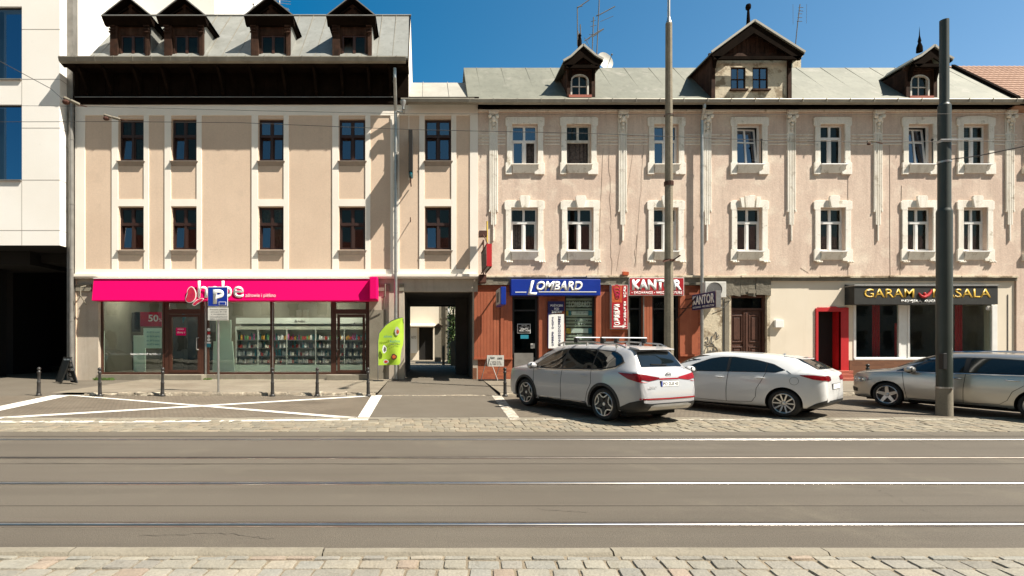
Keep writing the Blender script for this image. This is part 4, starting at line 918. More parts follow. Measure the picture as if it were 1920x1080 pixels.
# pilasters with capitals, string courses
PC = [925,1167,1325,1483,1645,1892]
def pilaster(c):
    X = lambda d: px(c+d); m = MB()
    for k, (dx, yb_) in enumerate(((-6.4,395),(-3.2,422),(0,452),(3.2,422),(6.4,395))):
        m.box(X(dx-1.15), X(dx+1.15), F-.055, F-.0005, pz(yb_), pz(253))
    m.box(X(-8), X(8), F-.028, F-.0006, pz(394), pz(215)); m.box(X(-4.8), X(4.8), F-.027, F-.0006, pz(421), pz(395)); m.box(X(-8.5),X(-6),F-.06,F-.001,pz(398),pz(394)); m.box(X(6),X(8.5),F-.06,F-.001,pz(398),pz(394))
    p = m.build('pilaster', M['stucco'], tn, bevel=.006)
    q = MB(); z = lambda y: pz(y)
    q.box(X(-9),X(9),F-.16,F-.029,z(214),z(209)); q.box(X(-8),X(8),F-.12,F-.029,z(217),z(214))
    for sgn in (-1,1):
        q.ball((X(sgn*6.5),F-.12,z(220)),.09,.9,.7,1,10,6); q.ball((X(sgn*5),F-.08,z(228)),.06,.8,.8,1.4,8,6); q.path([(X(sgn*7),F-.05,z(226)),(X(sgn*6),F-.06,z(236)),(X(sgn*6.8),F-.05,z(250))],.022,6)
    for k in range(4): q.ball((X(-4.5+3*k),F-.14,z(212.5)),.035,1,1,1,8,5)
    q.ball((X(0),F-.11,z(225)),.10,.85,.8,1.25,12,8); q.ball((X(0),F-.16,z(225.5)),.03,.7,1,1.4,8,5); q.ball((X(0),F-.09,z(234)),.065,.9,.8,1.1,10,6); q.ball((X(0),F-.08,z(240.5)),.045,.9,.8,1.3,8,6); q.ball((X(0),F-.06,z(246)),.026,1,1,1.6,8,6)
    q.build('capital', M['stucco'], p, smooth=True, angle=60)
for c in PC: pilaster(c)
m = MB(); edges = [896.5]
obs = sorted([(a-12.5, b+12.5) for a, b in UW]+[(c-8.3, c+8.3) for c in PC])
cur = 897
for a, b in obs+[(1906,1906)]:
    if a > cur:
        for y in (252.5,258.5,264,270): m.box(px(cur), px(a), F-.03, F-.0005, pz(y+1.6), pz(y))
    cur = max(cur, b)
m.box(RL, RR, F-.05, F-.001, pz(209.5), pz(206)); m.build('string_course', M['stucco'], tn, bevel=.004)
m = MB()
for i, c in enumerate(PC):
    for sg in (-1,1):
        m.path([(px(c+sg*8.2),F-.015,pz(253)),(px(c+sg*8.2),F-.015,pz(218))], .012, 5)
m.build('ornament_line', M['stucco'], tn)
# cracks and surface cables
random.seed(4)
def wig(x0, y0, x1, y1, amp, n, r=.0045):
    m = MB(); m.path([(px(x0+(x1-x0)*k/n+random.uniform(-amp,amp)),F-.006,pz(y0+(y1-y0)*k/n)) for k in range(n+1)], r, 4); m.build('cable', M['cablegrey'], tn)
wig(1131,278,1121,517,.3,8); wig(1142,277,1147,517,1.6,26); wig(1190,255,1157,508,.8,12,.0035); wig(1208,255,1192,500,1.2,12,.0035); wig(1668,270,1669,517,.3,6,.006); wig(1590,330,1590,517,.3,6,.006); wig(1193,440,1190,500,1.5,8); wig(1690,348,1688,516,.3,4,.006)
wig(1293,490,1281,515,1,4); wig(1502,502,1516,512,1,4)
# ledge bits
m = MB(); m.obox((px(1171),F-.09,pz(513.5)),(.22,.12,.13),Matrix.Rotation(.1,3,'Y')); t = m.build('loose_brick', M['orange']); tag(t, 'single loose red brick lying on the ledge above the red vertical sign', 'brick')
# eave, gutter, roof
m = MB(); m.box(RL, RR, 20.33, F+.1, pz(205), pz(205)+.14); m.prismx([(20.33,pz(205)),(20.33,pz(205)+.14),(20.6,pz(205)+.0)], RL, RR); m.build('soffit', M['darkwood'], tn)
m = MB(); gz = lambda y: pz(y,20.3)
m.prismx([(20.18,gz(187.3)),(20.17,gz(188.5)),(20.2,gz(194)),(20.3,gz(196)),(20.36,gz(195)),(20.36,gz(189))], px(876,20.3), px(1912,20.3))
x = px(880,20.3)
while x < px(1900,20.3): m.box(x, x+.02, 20.155, 20.172, gz(194), gz(187)); x += .9
m.build('gutter', M['gutter'], tn)
RY0, RZ0, RY1, RZ1 = 20.3, gz(187), 22.8, pz(127,22.8)
m = MB(); m.prismx([(RY0,RZ0-.05),(RY0,RZ0),(RY1,RZ1),(30.9,11.0),(30.9,10.8),(RY1,RZ1-.1),(20.5,RZ0-.1)], px(878,20.3), px(1905,20.3))
nn = Vector((0,-(RZ1-RZ0),RY1-RY0)).normalized(); x = px(905,20.3)
while x < px(1900,20.3):
    m.bar(Vector((x,RY0+.03,RZ0))+nn*.008, Vector((x,RY1,RZ1))+nn*.008, .02, .014, nn); x += 1.05
m.build('roof', M['greenroof'], tn)
m = MB(); m.prismx([(RY0-.02,RZ0+.12),(RY1,RZ1+.14),(RY1,RZ1-.02),(RY0-.02,RZ0-.04)], px(1905,20.3), px(1905,20.3)+.16); m.build('verge', M['darkwood'], tn)
def dormer(cx0, cx1, peak, eavel, eaver, ybase, Yf, Yb, wins, wallm, gablem, arch, flare, wy):
    X = lambda x: px(x,Yf); Z = lambda y: pz(y,Yf)
    x0, x1, zb = X(cx0), X(cx1), Z(ybase); ex0, ez = X(eavel[0]), Z(eavel[1]); ex1 = X(eaver[0]); ez1 = Z(eaver[1]); xp_, zp = X(peak[0]), Z(peak[1])
    ztop = ez-.02 if not flare else Z(wy[0]-9)
    hol = [(X(a),X(b),Z(wy[1]),Z(wy[0])) for a, b in wins]
    m = MB(); m.wall(x0, x1, zb, ztop, Yf, hol, .1); d = m.build('dormer', wallm, tn)
    g = MB(); g.add([(x0-.1,Yf-.03,ztop),(x1+.1,Yf-.03,ztop),(xp_,Yf-.03,zp-.1)], [(0,1,2)]); g.box(x0-.15,x1+.15,Yf-.10,Yf-.031,ztop-.02,ztop+.12)
    n = 14
    for k in range(n):
        u = x0+.3+(x1-x0-.6)*k/n; f = 1-abs(u-xp_)/((x1-x0)/2+.1)
        if f > .12: g.box(u, u+.012, Yf-.045, Yf-.031, ztop+.13, ztop+.0+(zp-ztop-.1)*f)
    g.build('gable', gablem, d)
    for x, o_, p_ in ((x0,-.04,.1),(x1,-.1,.04)): c = MB(); c.add([(x,Yf,zb),(x,Yb,zb),(x,Yb,ztop+.1),(x,Yf,ztop+.1)], [(0,1,2,3)]); c.box(x+o_,x+p_,Yf-.08,Yf-.001,zb,ztop); c.build('cheek', gablem, d)
    r = MB(); e = MB(); fy = Yf-.32; th = .05
    for ex, ezz, sg in ((ex0,ez,-1),(ex1,ez1,1)):
        pts = [(xp_,zp)]
        mx_, mz = xp_+(ex-xp_)*.62, zp+(ezz-zp)*(.72 if flare else .62)
        pts += [(mx_,mz),(ex,ezz)]
        for (a, za), (b, zb_) in zip(pts[:-1], pts[1:]):
            r.add([(a,fy,za),(b,fy,zb_),(b,Yb,zb_),(a,Yb,za),(a,fy,za-th),(b,fy,zb_-th),(b,Yb,zb_-th),(a,Yb,za-th)], [(0,1,2,3),(7,6,5,4),(0,4,5,1),(1,5,6,2),(0,3,7,4)])
            e.bar((a,fy-.02,za+.012),(b,fy-.02,zb_+.012),.03,.075)
    r.build('dormer_roof', M['greenroof'], d); e.build('roof_edge', M['whitesheet'], d)
    k = MB()
    k.prism([(ex0,ez-.06),(xp_,zp-.07),(ex1,ez1-.06),(ex1-.25,ez1-.25),(xp_,zp-.45),(ex0+.25,ez-.25)], fy+.02, fy+.07); k.box(ex0+.12, ex1-.12, fy+.02, fy+.12, min(ez,ez1)-.24, min(ez,ez1)-.12)
    for x in (x0+.02, x1-.1):
        k.prismx([(fy+.05,ztop+.05),(Yf-.081,ztop+.05),(Yf-.081,ztop-.45)], x, x+.1)
    k.build('bargeboard', M['darkwood'], d)
    w = MB(); g2 = MB()
    for a, b, z0, z1 in hol:
        t = .045; y0 = Yf+.03
        if arch:
            r_ = (b-a)/2; xm = (a+b)/2; zc = z1-.22; pts = [(a,z0),(a,zc)]+[(xm-r_*math.cos(math.pi*q/12),zc+.22*math.sin(math.pi*q/12)) for q in range(1,12)]+[(b,zc),(b,z0)]
            for p, q in zip(pts[:-1], pts[1:]): w.bar((p[0],y0-.04,p[1]),(q[0],y0-.04,q[1]),.06,.05)
            f = MB(); f.prism([(a,zc)]+pts[2:-1]+[(b,zc),(b+.02,z1+.02),(a-.02,z1+.02)], Yf-.02, Yf+.03); f.build('arch_infill', gablem, d)
        w.box(a,a+t,y0,y0+.05,z0,z1); w.box(b-t,b,y0,y0+.05,z0,z1); w.box(a+t,b-t,y0,y0+.05,z0,z0+t); w.box(a+t,b-t,y0,y0+.05,z1-t,z1); w.box((a+b)/2-.02,(a+b)/2+.02,y0,y0+.05,z0,z1); w.box(a,b,y0-.002,y0+.05,z0+(z1-z0)*.45,z0+(z1-z0)*.45+.035)
        g2.box(a+t,b-t,y0+.02,y0+.026,z0+t,z1-t)
    w.build('window_frame', M['agedframe'] if arch else M['brownwood'], d); g2.build('pane', M['glass'] if arch else M['tiltglass'], d)
    q = MB(); q.box(hol[0][0]-.12, hol[-1][1]+.12, Yf-.12, Yf-.002, hol[0][2]-.1, hol[0][2]-.0) if arch else [q.box(h[0]-.05, h[1]+.05, Yf-.10, Yf-.002, h[2]-.06, h[2]) for h in hol]
    q.build('sill', M['brownwood'] if not arch else M['redsteps'], d)
    s = MB()
    return d, xp_, zp, fy
d1, a1, b1, c1 = dormer(1064,1113,(1089,93),(1052,123),(1126,120),185,20.55,23.5,[(1071,1102)],M['brownwood'],M['brownwood'],True,True,(141,180))
d2, a2, b2, c2 = dormer(1334,1480,(1405,48),(1325,107),(1498,107),186,20.42,24.5,[(1370,1398),(1411,1440)],M['oldplaster'],M['brownwood'],False,False,(126,168))
d3, a3, b3, c3 = dormer(1698,1752,(1737,94),(1697,121),(1772,119),185,20.55,23.8,[(1707,1740)],M['brownwood'],M['brownwood'],True,True,(142,182))
m = MB(); X, Y_ = px(1403,20.6), 20.6; m.lathe([(.0,0),(.09,0),(.07,.25),(.05,.6),(.04,.75),(.09,.8),(.1,.9),(.08,.97),(0,1.0)], (X,Y_,b2-.05), n=10); m.build('finial', M['darkwood'], d2, smooth=True)
m = MB(); X = px(1724,21.4); m.lathe([(.11,-.1),(.10,.1),(.045,.28),(.06,.34),(.02,.55),(0,.95)], (X,21.4,pz(93,21.4)), n=8); m.build('finial', M['darkwood'], d3, smooth=True)
m = MB(); X = px(1087,20.8); m.lathe([(.09,-.2),(.08,.3),(.05,.45),(.07,.5),(0,.62)], (X,20.8,pz(91,20.8)), n=8); m.build('finial', M['darkwood'], d1, smooth=True)
# pipe at the middle of the tenement
xq = px(1316,20.62)
pipe([(px(1321,20.3),20.3,gz(190)),(px(1321,20.3),20.32,gz(202)),(xq,20.62,pz(225,20.62)),(xq,20.62,0.24)], .06, M['pipe'], tn, (8.5,6.5,4.6,2.4))
# ---------------- ground floor of the tenement
GT = F+.06
def wallpart(name, mat, a, b, holes, top=519.5, Y=GT, dep=.3):
    m = MB(); m.wall(px(a), px(b), 0.1, pz(top), Y, [(px(h[0]),px(h[1]),pz(h[3]) if h[3] < 700 else .2,pz(h[2])) for h in holes], dep); return m.build(name, mat, tn)
w1 = wallpart('brick_front', M['brick'], 888, 1316, [(961,1010,555,712),(1060,1117,552,712),(1180,1206,552,712),(1224,1275,552,712)])
wallpart('graffiti_wall', M['oldplaster'], 1316, 1372, [])
wallpart('door_wall', M['oldplaster'], 1372, 1446, [(1372.5,1440,552,712)])
w4 = wallpart('cream_shop_wall', M['creamwall'], 1446, 1906, [(1534,1592,576,697),(1603,1868,566,674)], dep=.4)
m = MB(); m.box(px(1180), px(1206), GT+.3, GT+.34, 0, 4)
m.box(RL+.05, px(1316), F+2.5, F+2.6, 0, 4.1); m.box(px(1316), px(1447), F+.5, F+.6, 0, 4.1); m.box(px(1447), RR-.1, F+4.5, F+4.6, 0, 4.1); m.box(px(1117),px(1175),GT+.31,F+2.5,0,4); m.box(px(1446),px(1452),GT+.42,F+4.5,0,4.1); m.box(px(1594),px(1601),GT+.42,F+4.5,0,4.1)
m.build('inner_wall', M['darkroom'], tn)
m = MB(); m.box(RL, px(1318), F-.04, GT-.002, pz(534), pz(521)); m.box(px(1446), RR, F-.03, GT-.001, pz(526.5), pz(521)); m.build('fascia_band', M['mortar'], tn)
m = MB(); random.seed(8)
for k in range(9):
    a = 1318+k*14.2; m.prism([(px(a),pz(555+random.uniform(-3,2))),(px(a+14),pz(555+random.uniform(-4,2))),(px(a+14),pz(521.3)),(px(a),pz(521.3))], GT-.05-random.uniform(0,.03), GT-.001)
m.box(px(1284),px(1316),GT-.05,GT-.001,pz(535),pz(521.3)); m.build('bare_render', M['mortar'], tn)
m = MB(); random.seed(5)   # red-brown planks by the passage
for a, b in ((889,938),(945,960.5),(1010.5,1026),(1117.5,1147),(1206.5,1223.5)):
    m = MB(); x = px(a)
    while x < px(b)-.02:
        w = min(.125, px(b)-x); m.box(x+.004, x+w-.004, GT-.04+random.uniform(-.003,.003), GT-.001, pz(671) if a < 1000 else .5, pz(547)); x += w
    m.build('planking', M['redplank'], tn)
m = MB(); m.box(px(938.5),px(944.5),GT-.065,GT-.001,pz(671),pz(547)); m.build('planking', M['redplank'], tn); m = MB(); m.box(px(1275.5),px(1309),GT-.04,GT-.001,pz(664),pz(553)); m.build('planking', M['redplank'], tn)
m = MB(); m.box(px(888), px(961), GT-.09, GT-.001, pz(674), pz(671)); m.box(px(1275),px(1310),GT-.08,GT-.001,pz(668),pz(664.3)); m.build('ledge', M['redplank'], tn)
m = MB(); m.box(px(886.5), px(894), GT-.05, GT+.1, .2, pz(690)); m.build('corner_stone', M['darkbrick'], tn)
m = MB(); m.box(px(1010.3),px(1012.5),GT-.02,GT+.1,.2,pz(552)); m.box(px(1206.3),px(1208),GT-.06,GT+.1,.2,pz(552)); m.box(px(1178),px(1181),GT-.06,GT+.1,.2,pz(605)); m.build('corner_profile', M['pipegrey'], tn)
# pawnshop door and window
def shopdoor(a, b, c, d, mat, glassm, name='shop_door'):
    m = MB(); frame(m, px(a)+.002, px(b)-.002, pz(d), pz(c), y=GT+.1, t=.09); m.box(px(a)+.09,px(b)-.09,GT+.1,GT+.18,pz(c+27),pz(c+24)); o = m.build(name, mat, tn)
    g = MB(); g.box(px(a)+.09,px(b)-.09,GT+.14,GT+.15,pz(d)+.09,pz(c)-.09); g.build('pane', glassm, o); return o
d = shopdoor(961,1010,556,712,M['plastic'],M['glass'])
m = MB(); m.box(px(965),px(1001),GT+.05,GT+.09,pz(700),pz(662)); m.build('kick_panel', M['pipegrey'], d)
shopdoor(1180,1206,553,712,M['plastic'],M['glass'],'shop_window'); shopdoor(1224,1275,553,712,M['plastic'],M['glass'])
m = MB(); frame(m, px(1060)+.002, px(1117)-.002, pz(705), pz(553), y=GT+.1, t=.07); o = m.build('shop_window', M['plastic'], tn)
g = MB(); g.box(px(1060)+.07,px(1117)-.07,GT+.14,GT+.15,pz(704),pz(554)); g.build('pane', M['shopglass'], o)
t = thing('slatted_blind', 'pale slatted blind with lettering and coloured strips behind the pawnshop window', 'blind', (px(1088),GT+.2,pz(700)))
m = MB(); z = pz(700)
while z < pz(556): m.box(px(1063),px(1114),GT+.2,GT+.215,z,z+.085); z += .13
m.build('slats', M['pale'], t)
ptext('LOMBARD', 1066, 1106, 565, 576, GT+.18, t, M['white'], shear=.25, fat=.015, ex=.002)
m = MB(); m.box(px(1075),px(1106),GT+.17,GT+.175,pz(590),pz(583)); m.box(px(1074),px(1106),GT+.17,GT+.175,pz(624),pz(616)); m.build('white_strip', M['white'], t)
m = MB(); m.box(px(1106.5),px(1114),GT+.17,GT+.175,pz(591),pz(582)); m.box(px(1106.5),px(1114),GT+.17,GT+.175,pz(625),pz(615)); m.box(px(1069),px(1073.5),GT+.17,GT+.175,pz(591),pz(582)); m.build('teal_strip', M['teal'], t)
m = MB(); m.box(px(1063),px(1068.5),GT+.17,GT+.175,pz(591),pz(582)); m.box(px(1063),px(1073),GT+.17,GT+.175,pz(625),pz(615)); m.build('yellow_strip', M['yellow'], t)
ptext('Skup złota', 1080, 1103, 584.5, 588.5, GT+.166, t, M['inkgrey'], ex=.002); ptext('• SREBRO', 1078, 1102, 599, 603, GT+.18, t, M['white'], ex=.002, fat=.01); ptext('• RTV', 1078, 1098, 606, 610, GT+.18, t, M['white'], ex=.002, fat=.01); ptext('ZŁOTO\nMONETY', 1080, 1096, 627, 637, GT+.18, t, M['white'], ex=.002, fat=.01)
t = thing('opening_hours_sign', 'small black framed opening-hours board in the dark pawnshop door', 'sign', (px(983),GT+.09,pz(625)))
m = MB(); m.box(px(971),px(996),GT+.08,GT+.09,pz(625),pz(607)); m.build('border', M['white'], t); m = MB(); m.box(px(972),px(995),GT+.07,GT+.079,pz(624),pz(608)); m.build('board', M['black'], t)
ptext('PN-PT\n9:00 - 18:00\nSOBOTA\n10:00 - 14:00', 974, 993, 609.5, 621.5, GT+.066, t, M['white'], ex=.002, fat=.01)
poster('teal_sticker', 'small teal sticker below the opening-hours board on the pawnshop door', 976, 991, 628, 635, GT+.07, M['teal'], 'sticker')
t = poster('door_keypad', 'grey keypad plate at the right edge of the pawnshop door', 995, 1003, 644, 653, GT+.06, M['paper'], 'keypad'); m = MB(); m.box(px(997),px(1001),GT+.05,GT+.059,pz(651),pz(646)); m.build('keys', M['inkgrey'], t)
# signs on the tenement
YL = F-.30
t = thing('pawnshop_sign', 'long blue box sign reading LOMBARD over the pawnshop', 'shop sign', (px(1042),F,pz(556)))
m = MB(); m.box(px(958,YL),px(1126,YL),YL,GT-.002,pz(554,YL),pz(523.5,YL)); m.build('box', M['blue'], t, bevel=.02)
ptext('OMBARD', 1005, 1092, 527, 545, YL-.006, t, M['white'], shear=.28, fat=.04, ex=.004); ptext('L', 989, 1007, 526, 553, YL-.006, t, M['white'], shear=.28, fat=.02, ex=.004)
m = MB(); m.box(px(966,YL),px(987,YL),YL-.01,YL-.001,pz(548.5,YL),pz(547,YL)); m.box(px(1010,YL),px(1118,YL),YL-.01,YL-.001,pz(548,YL),pz(546.5,YL)); m.build('white_line', M['white'], t)
YB = GT-.12
t = thing('vertical_banner', 'tall white and navy vertical banner beside the pawnshop window', 'banner', (px(1042),YB,pz(653)))
m = MB(); m.box(px(1028,YB),px(1057.5,YB),YB,YB+.03,pz(653,YB),pz(589,YB)); m.build('white_sheet', M['white'], t)
m = MB(); m.prism([(px(1027,YB),pz(565,YB)),(px(1027,YB),pz(653,YB)),(px(1028.2,YB),pz(653,YB)),(px(1028.6,YB),pz(590,YB)),(px(1057.5,YB),pz(583,YB)),(px(1058,YB),pz(565,YB))][::-1], YB-.012, YB-.001); m.build('navy_header', M['navy'], t)
for s_, a, b, c in (('POŻYCZKI',1032,1055,568),('POD',1039,1048,575),('ZASTAW',1034,1054,580.5)):
    text(s_, (px(a,YB),px(b,YB),0,.10), 0, t, M['white'], fat=.03, ex=.004, O=(0,YB-.014,pz(c+5,YB)-.035), U=Vector((1,0,0)), V=Vector((0,0,1)))
def vert(s, x, y0, y1, w, Y, par, mat):
    k = len(s.replace(' ','_')); h = (y1-y0)/k
    for i, ch in enumerate(s):
        if ch != ' ': ptext(ch, x-w/2, x+w/2, y0+i*h+.4, y0+(i+1)*h-.5, Y, par, mat, fat=.03, ex=.002)
vert('ZŁOTO SREBRO', 1036.5, 594, 649, 4, YB-.004, t, M['navy']); vert('NIERUCHOMOŚCI', 1049, 592, 649, 4.4, YB-.004, t, M['navy'])
t = thing('exchange_sign', 'red flat sign reading KANTOR on the wall behind the concrete pole', 'shop sign', (px(1231),F-.1,pz(554)))
YK = F-.12
m = MB(); m.box(px(1180,YK),px(1282.5,YK),YK,GT-.003,pz(554,YK),pz(520.5,YK)); m.build('border', M['white'], t)
m = MB(); m.box(px(1181,YK),px(1281.5,YK),YK-.012,YK-.001,pz(544.8,YK),pz(521.5,YK)); m.box(px(1181,YK),px(1281.5,YK),YK-.012,YK-.001,pz(553,YK),pz(545.8,YK)); m.build('panel', M['red'], t)
ptext('KANTOR', 1185, 1278, 524, 544, YK-.014, t, M['white'], fat=.055, ex=.006); ptext('• EXCHANGE • WECHSELSTUBE', 1184, 1279, 546.6, 551.6, YK-.014, t, M['white'], fat=.02, ex=.003)
YZ = F-.14
t = thing('vertical_red_sign', 'narrow vertical red sign reading SREBRO with a white arrow, left of the red KANTOR sign', 'shop sign', (px(1161),YZ,pz(617)))
m = MB(); m.box(px(1146,YZ),px(1177.5,YZ),YZ,GT-.003,pz(617,YZ),pz(534,YZ)); m.build('border', M['paper'], t)
m = MB(); m.box(px(1147,YZ),px(1176.5,YZ),YZ-.012,YZ-.001,pz(616,YZ),pz(567,YZ)); m.box(px(1166,YZ),px(1176.5,YZ),YZ-.012,YZ-.001,pz(567,YZ),pz(535,YZ)); m.build('panel', M['red'], t)
m = MB(); m.box(px(1147,YZ),px(1166,YZ),YZ-.012,YZ-.001,pz(567,YZ),pz(535,YZ)); m.build('print', M['orange'], t)
m = MB()
for k in range(4): m.lathe([(.12-.02*k,0),(.15-.02*k,.004),(.12-.02*k,.008)], (px(1156+k*.6,YZ),YZ-.02-.004*k,pz(541+5*k,YZ)), 'y', 16)
m.build('ring_print', M['magentadk'], t)
vert('SREBRO', 1156.5, 570, 610, 12, YZ-.014, t, M['white']); vert('SKUP SPRZEDAŻ', 1171.5, 537, 609, 5, YZ-.014, t, M['white'])
m = MB(); m.prism([(px(1150,YZ),pz(613.5,YZ)),(px(1167,YZ),pz(613.5,YZ)),(px(1167,YZ),pz(615.3,YZ)),(px(1175,YZ),pz(612,YZ)),(px(1167,YZ),pz(609,YZ)),(px(1167,YZ),pz(610.7,YZ)),(px(1150,YZ),pz(610.7,YZ))], YZ-.02, YZ-.013); m.build('arrow', M['white'], t)
# projecting signs (perpendicular to the wall)
t = thing('projecting_exchange_sign', 'dark navy projecting sign reading KANTOR on a red bracket over the pavement', 'projecting sign', (10.0,20.4,3.0))
XK = 10.02; ya, yb2 = 18.5, 20.15; zb_, zt_ = pz(576,18.5), pz(545,18.5)
m = MB(); m.box(XK,XK+.16,ya,yb2,zb_,zt_); m.build('box', M['navy'], t, bevel=.01)
m = MB(); m.box(XK+.0,XK+.17,ya-.04,ya-.001,zb_-.01,zt_+.01); m.build('end_cap', M['galv'], t)
O = (XK-.003,yb2,0); U = Vector((0,-1,0)); V = Vector((0,0,1))
text('KANTOR', (.08,1.58,zb_+.17,zt_-.06), 0, t, M['white'], O=O, U=U, V=V, fat=.03, ex=.006); text('EXCHANGE - WECHSELSTUBE', (.08,1.58,zb_+.05,zb_+.12), 0, t, M['white'], O=O, U=U, V=V, ex=.004)
m = MB(); m.bar((XK+.08,yb2,zt_-.12),(XK+.08,20.85,zt_-.12),.04,.04); m.bar((XK+.02,yb2-.3,zt_-.1),(9.75,20.85,zb_-.35),.045,.045); m.bar((XK+.1,yb2-.2,zb_+.1),(9.9,20.85,zb_+.1),.035,.035); m.build('bracket', M['iron'], t)
t = thing('small_projecting_sign', 'small blue projecting box sign on the planked wall left of the pawnshop sign', 'projecting sign', (2.7,20.5,pz(573,19.1)))
m = MB(); m.box(2.66,2.84,19.1,20.5,pz(571,19.1),pz(537.5,19.1)); m.build('box', M['blue'], t, bevel=.01)
m = MB(); m.box(2.65,2.659,19.25,20.4,pz(570,19.1)+.03,pz(537,19.1)-.03); m.build('face', M['paper'], t); m = MB(); m.box(2.642,2.649,19.6,20.15,pz(564,19.1),pz(545,19.1)); m.build('picture', M['inkgrey'], t)
m = MB(); m.bar((2.75,20.5,pz(545,20)),(2.75,20.86,pz(545,20)),.04,.04); m.build('bracket', M['pipegrey'], t)
t = thing('hanging_red_sign', 'faded red box sign on a rusty iron bracket where the beige and pink houses meet', 'projecting sign', (2.0,20.7,4.2))
m = MB(); m.box(2.07,2.25,18.4,18.5,pz(499,18.4),pz(457,18.4)); m.build('end_panel', M['redlite'], t)
m = MB(); m.box(2.09,2.23,18.5,20.2,pz(499,18.4)+.02,pz(457,18.4)-.02); m.build('box', M['paper'], t)
m = MB(); Z0, Z1 = pz(499,18.4), pz(457,18.4)
for z in (Z0, Z1): m.bar((2.08,18.45,z),(2.08,20.3,z),.03,.04); m.bar((2.24,18.45,z),(2.24,20.3,z),.03,.04)
m.bar((2.16,20.3,Z0-.2),(2.16,20.3,Z1+.5),.05,.05); m.bar((2.16,20.3,Z1+.45),(2.16,20.8,Z1+.45),.05,.05); m.bar((2.16,20.3,Z0-.1),(2.16,20.8,Z0-.1),.05,.05); m.bar((2.16,18.7,Z1),(2.16,20.3,Z1+.7),.03,.03)
m.box(2.0,2.3,20.25,20.6,Z1+.65,Z1+.85); m.box(2.0,2.26,20.2,20.7,Z0-.35,Z0-.05)
for k in range(5): m.bar((2.075,18.7+k*.32,Z0),(2.075,18.95+k*.32,Z1),.02,.03)
m.build('bracket', M['iron'], t)
m = MB(); m.tube((2.3,20.3,Z1+.05),(2.3,20.3,pz(415,20.3)),.03); m.build('yellow_rod', M['yellow'], t)
t = thing('blade_sign', 'thin black blade sign sticking out edge-on high on the beige facade', 'blade sign', (px(770),F,pz(342)))
m = MB(); XB = -.605; m.box(XB-.075,XB+.075,19.95,20.76,pz(322,20),pz(243,20)); m.build('blade', M['black'], t, bevel=.01)
m = MB(); m.box(XB-.046,XB+.046,19.95,20.62,pz(330,20),pz(315,20)-.001) if 0 else m.box(XB-.03,XB+.06,20.0,20.6,pz(322,20)-.08,pz(322,20)-.001); m.build('blue_tip', M['teal'], t)
m = MB(); m.path([(XB,20.3,pz(322,20)-.08),(XB,20.3,pz(338,20)),(XB,20.75,pz(338,20))],.025,6); m.bar((XB,20.6,pz(250,20)),(XB,20.85,pz(250,20)),.03,.03); m.bar((XB,20.6,pz(316,20)),(XB,20.85,pz(316,20)),.03,.03); m.build('bracket', M['iron'], t)
t = tag(MB().path([(px(770),20.78,pz(413)),(px(770),20.45,pz(420)),(px(770),20.4,pz(412))],.018,6).build('wall_hook', M['iron']), 'bare iron hook on the beige wall below the black blade sign', 'hook')
# air conditioner, box, door, graffiti
t = thing('air_conditioner', 'dirty white air-conditioner outdoor unit behind the projecting navy sign', 'air conditioner', (px(1342),20.5,pz(559)))
YA = 20.35; m = MB(); m.box(px(1322,YA),px(1362,YA),YA,YA+.36,pz(558,YA),pz(528,YA)); m.build('casing', M['ac'], t, bevel=.02)
m = MB(); cc = (px(1340,YA),YA-.012,pz(543,YA)); [m.lathe([(r,0),(r+.012,0)], cc, 'y', 24) for r in (.06,.11,.16,.21,.25)]
m.lathe([(.26,.002),(.28,-.01),(.29,.002)], cc, 'y', 28); m.build('fan_grille', M['pipegrey'], t)
m = MB(); m.lathe([(0,.004),(.255,.004)], cc, 'y', 28); m.build('fan_recess', M['inkgrey'], t)
m = MB(); m.bar((px(1328,YA),YA+.02,pz(560,YA)),(px(1328,YA),20.86,pz(560,YA)),.04,.04); m.bar((px(1357,YA),YA+.02,pz(560,YA)),(px(1357,YA),20.86,pz(560,YA)),.04,.04); m.build('bracket', M['galv'], t)
tag(MB().path([(px(1362,20.7),20.7,pz(553)),(px(1370,20.8),20.8,pz(562)),(px(1360,20.82),20.82,pz(575)),(px(1340,20.82),20.82,pz(583))],.012,6).build('drain_hose', M['inkgrey']), 'thin grey hose hanging from the air conditioner', 'hose')
dr = MB(); frame(dr, px(1372.5)+.002, px(1440)-.002, .2, pz(553), y=GT+.12, t=.10, d=.12)
dr.box(px(1372.5)+.1,px(1440)-.1,GT+.14,GT+.2,pz(581.5),pz(577))
dr.box(px(1375),px(1438),GT+.20,GT+.26,.2,pz(582))
for a, b in ((1377,1399),(1411,1432)):
    for c, d_ in ((590,642),(650,690)):
        frame(dr, px(a), px(b), pz(d_), pz(c), y=GT+.17, t=.05, d=.03); dr.box(px(a+5),px(b-5),GT+.175,GT+.199,pz(d_-5),pz(c+5))
dr.box(px(1400),px(1409),GT+.15,GT+.2,.25,pz(584)); dr.box(px(1403.5),px(1405.5),GT+.13,GT+.15,.25,pz(586))
m = dr.build('front_door', M['door'], tn, bevel=.008)
g = MB(); g.box(px(1375)+.05,px(1438)-.05,GT+.2,GT+.21,pz(576),pz(556)); g.build('transom_pane', M['glass'], m)
t = thing('house_number_plate', 'small pale house number plate above the old brown door', 'number plate', (px(1410),GT-.09,pz(550))); m = MB(); m.box(px(1402),px(1416),GT-.10,GT-.09,pz(550),pz(543)); m.build('plate', M['concrete'], t)
t = thing('wall_box', 'small plain white box on the cream wall between the brown door and the red doorway', 'box', (px(1463),GT-.1,pz(614))); m = MB(); m.box(px(1455.5,20.7),px(1471,20.7),GT-.12,GT-.002,pz(614,20.75),pz(600,20.75)); m.build('casing', M['white'], t, bevel=.008)
t = thing('graffiti', 'black scribbled graffiti tag on the peeling plaster between the shops', 'graffiti', (px(1340),GT,pz(660)))
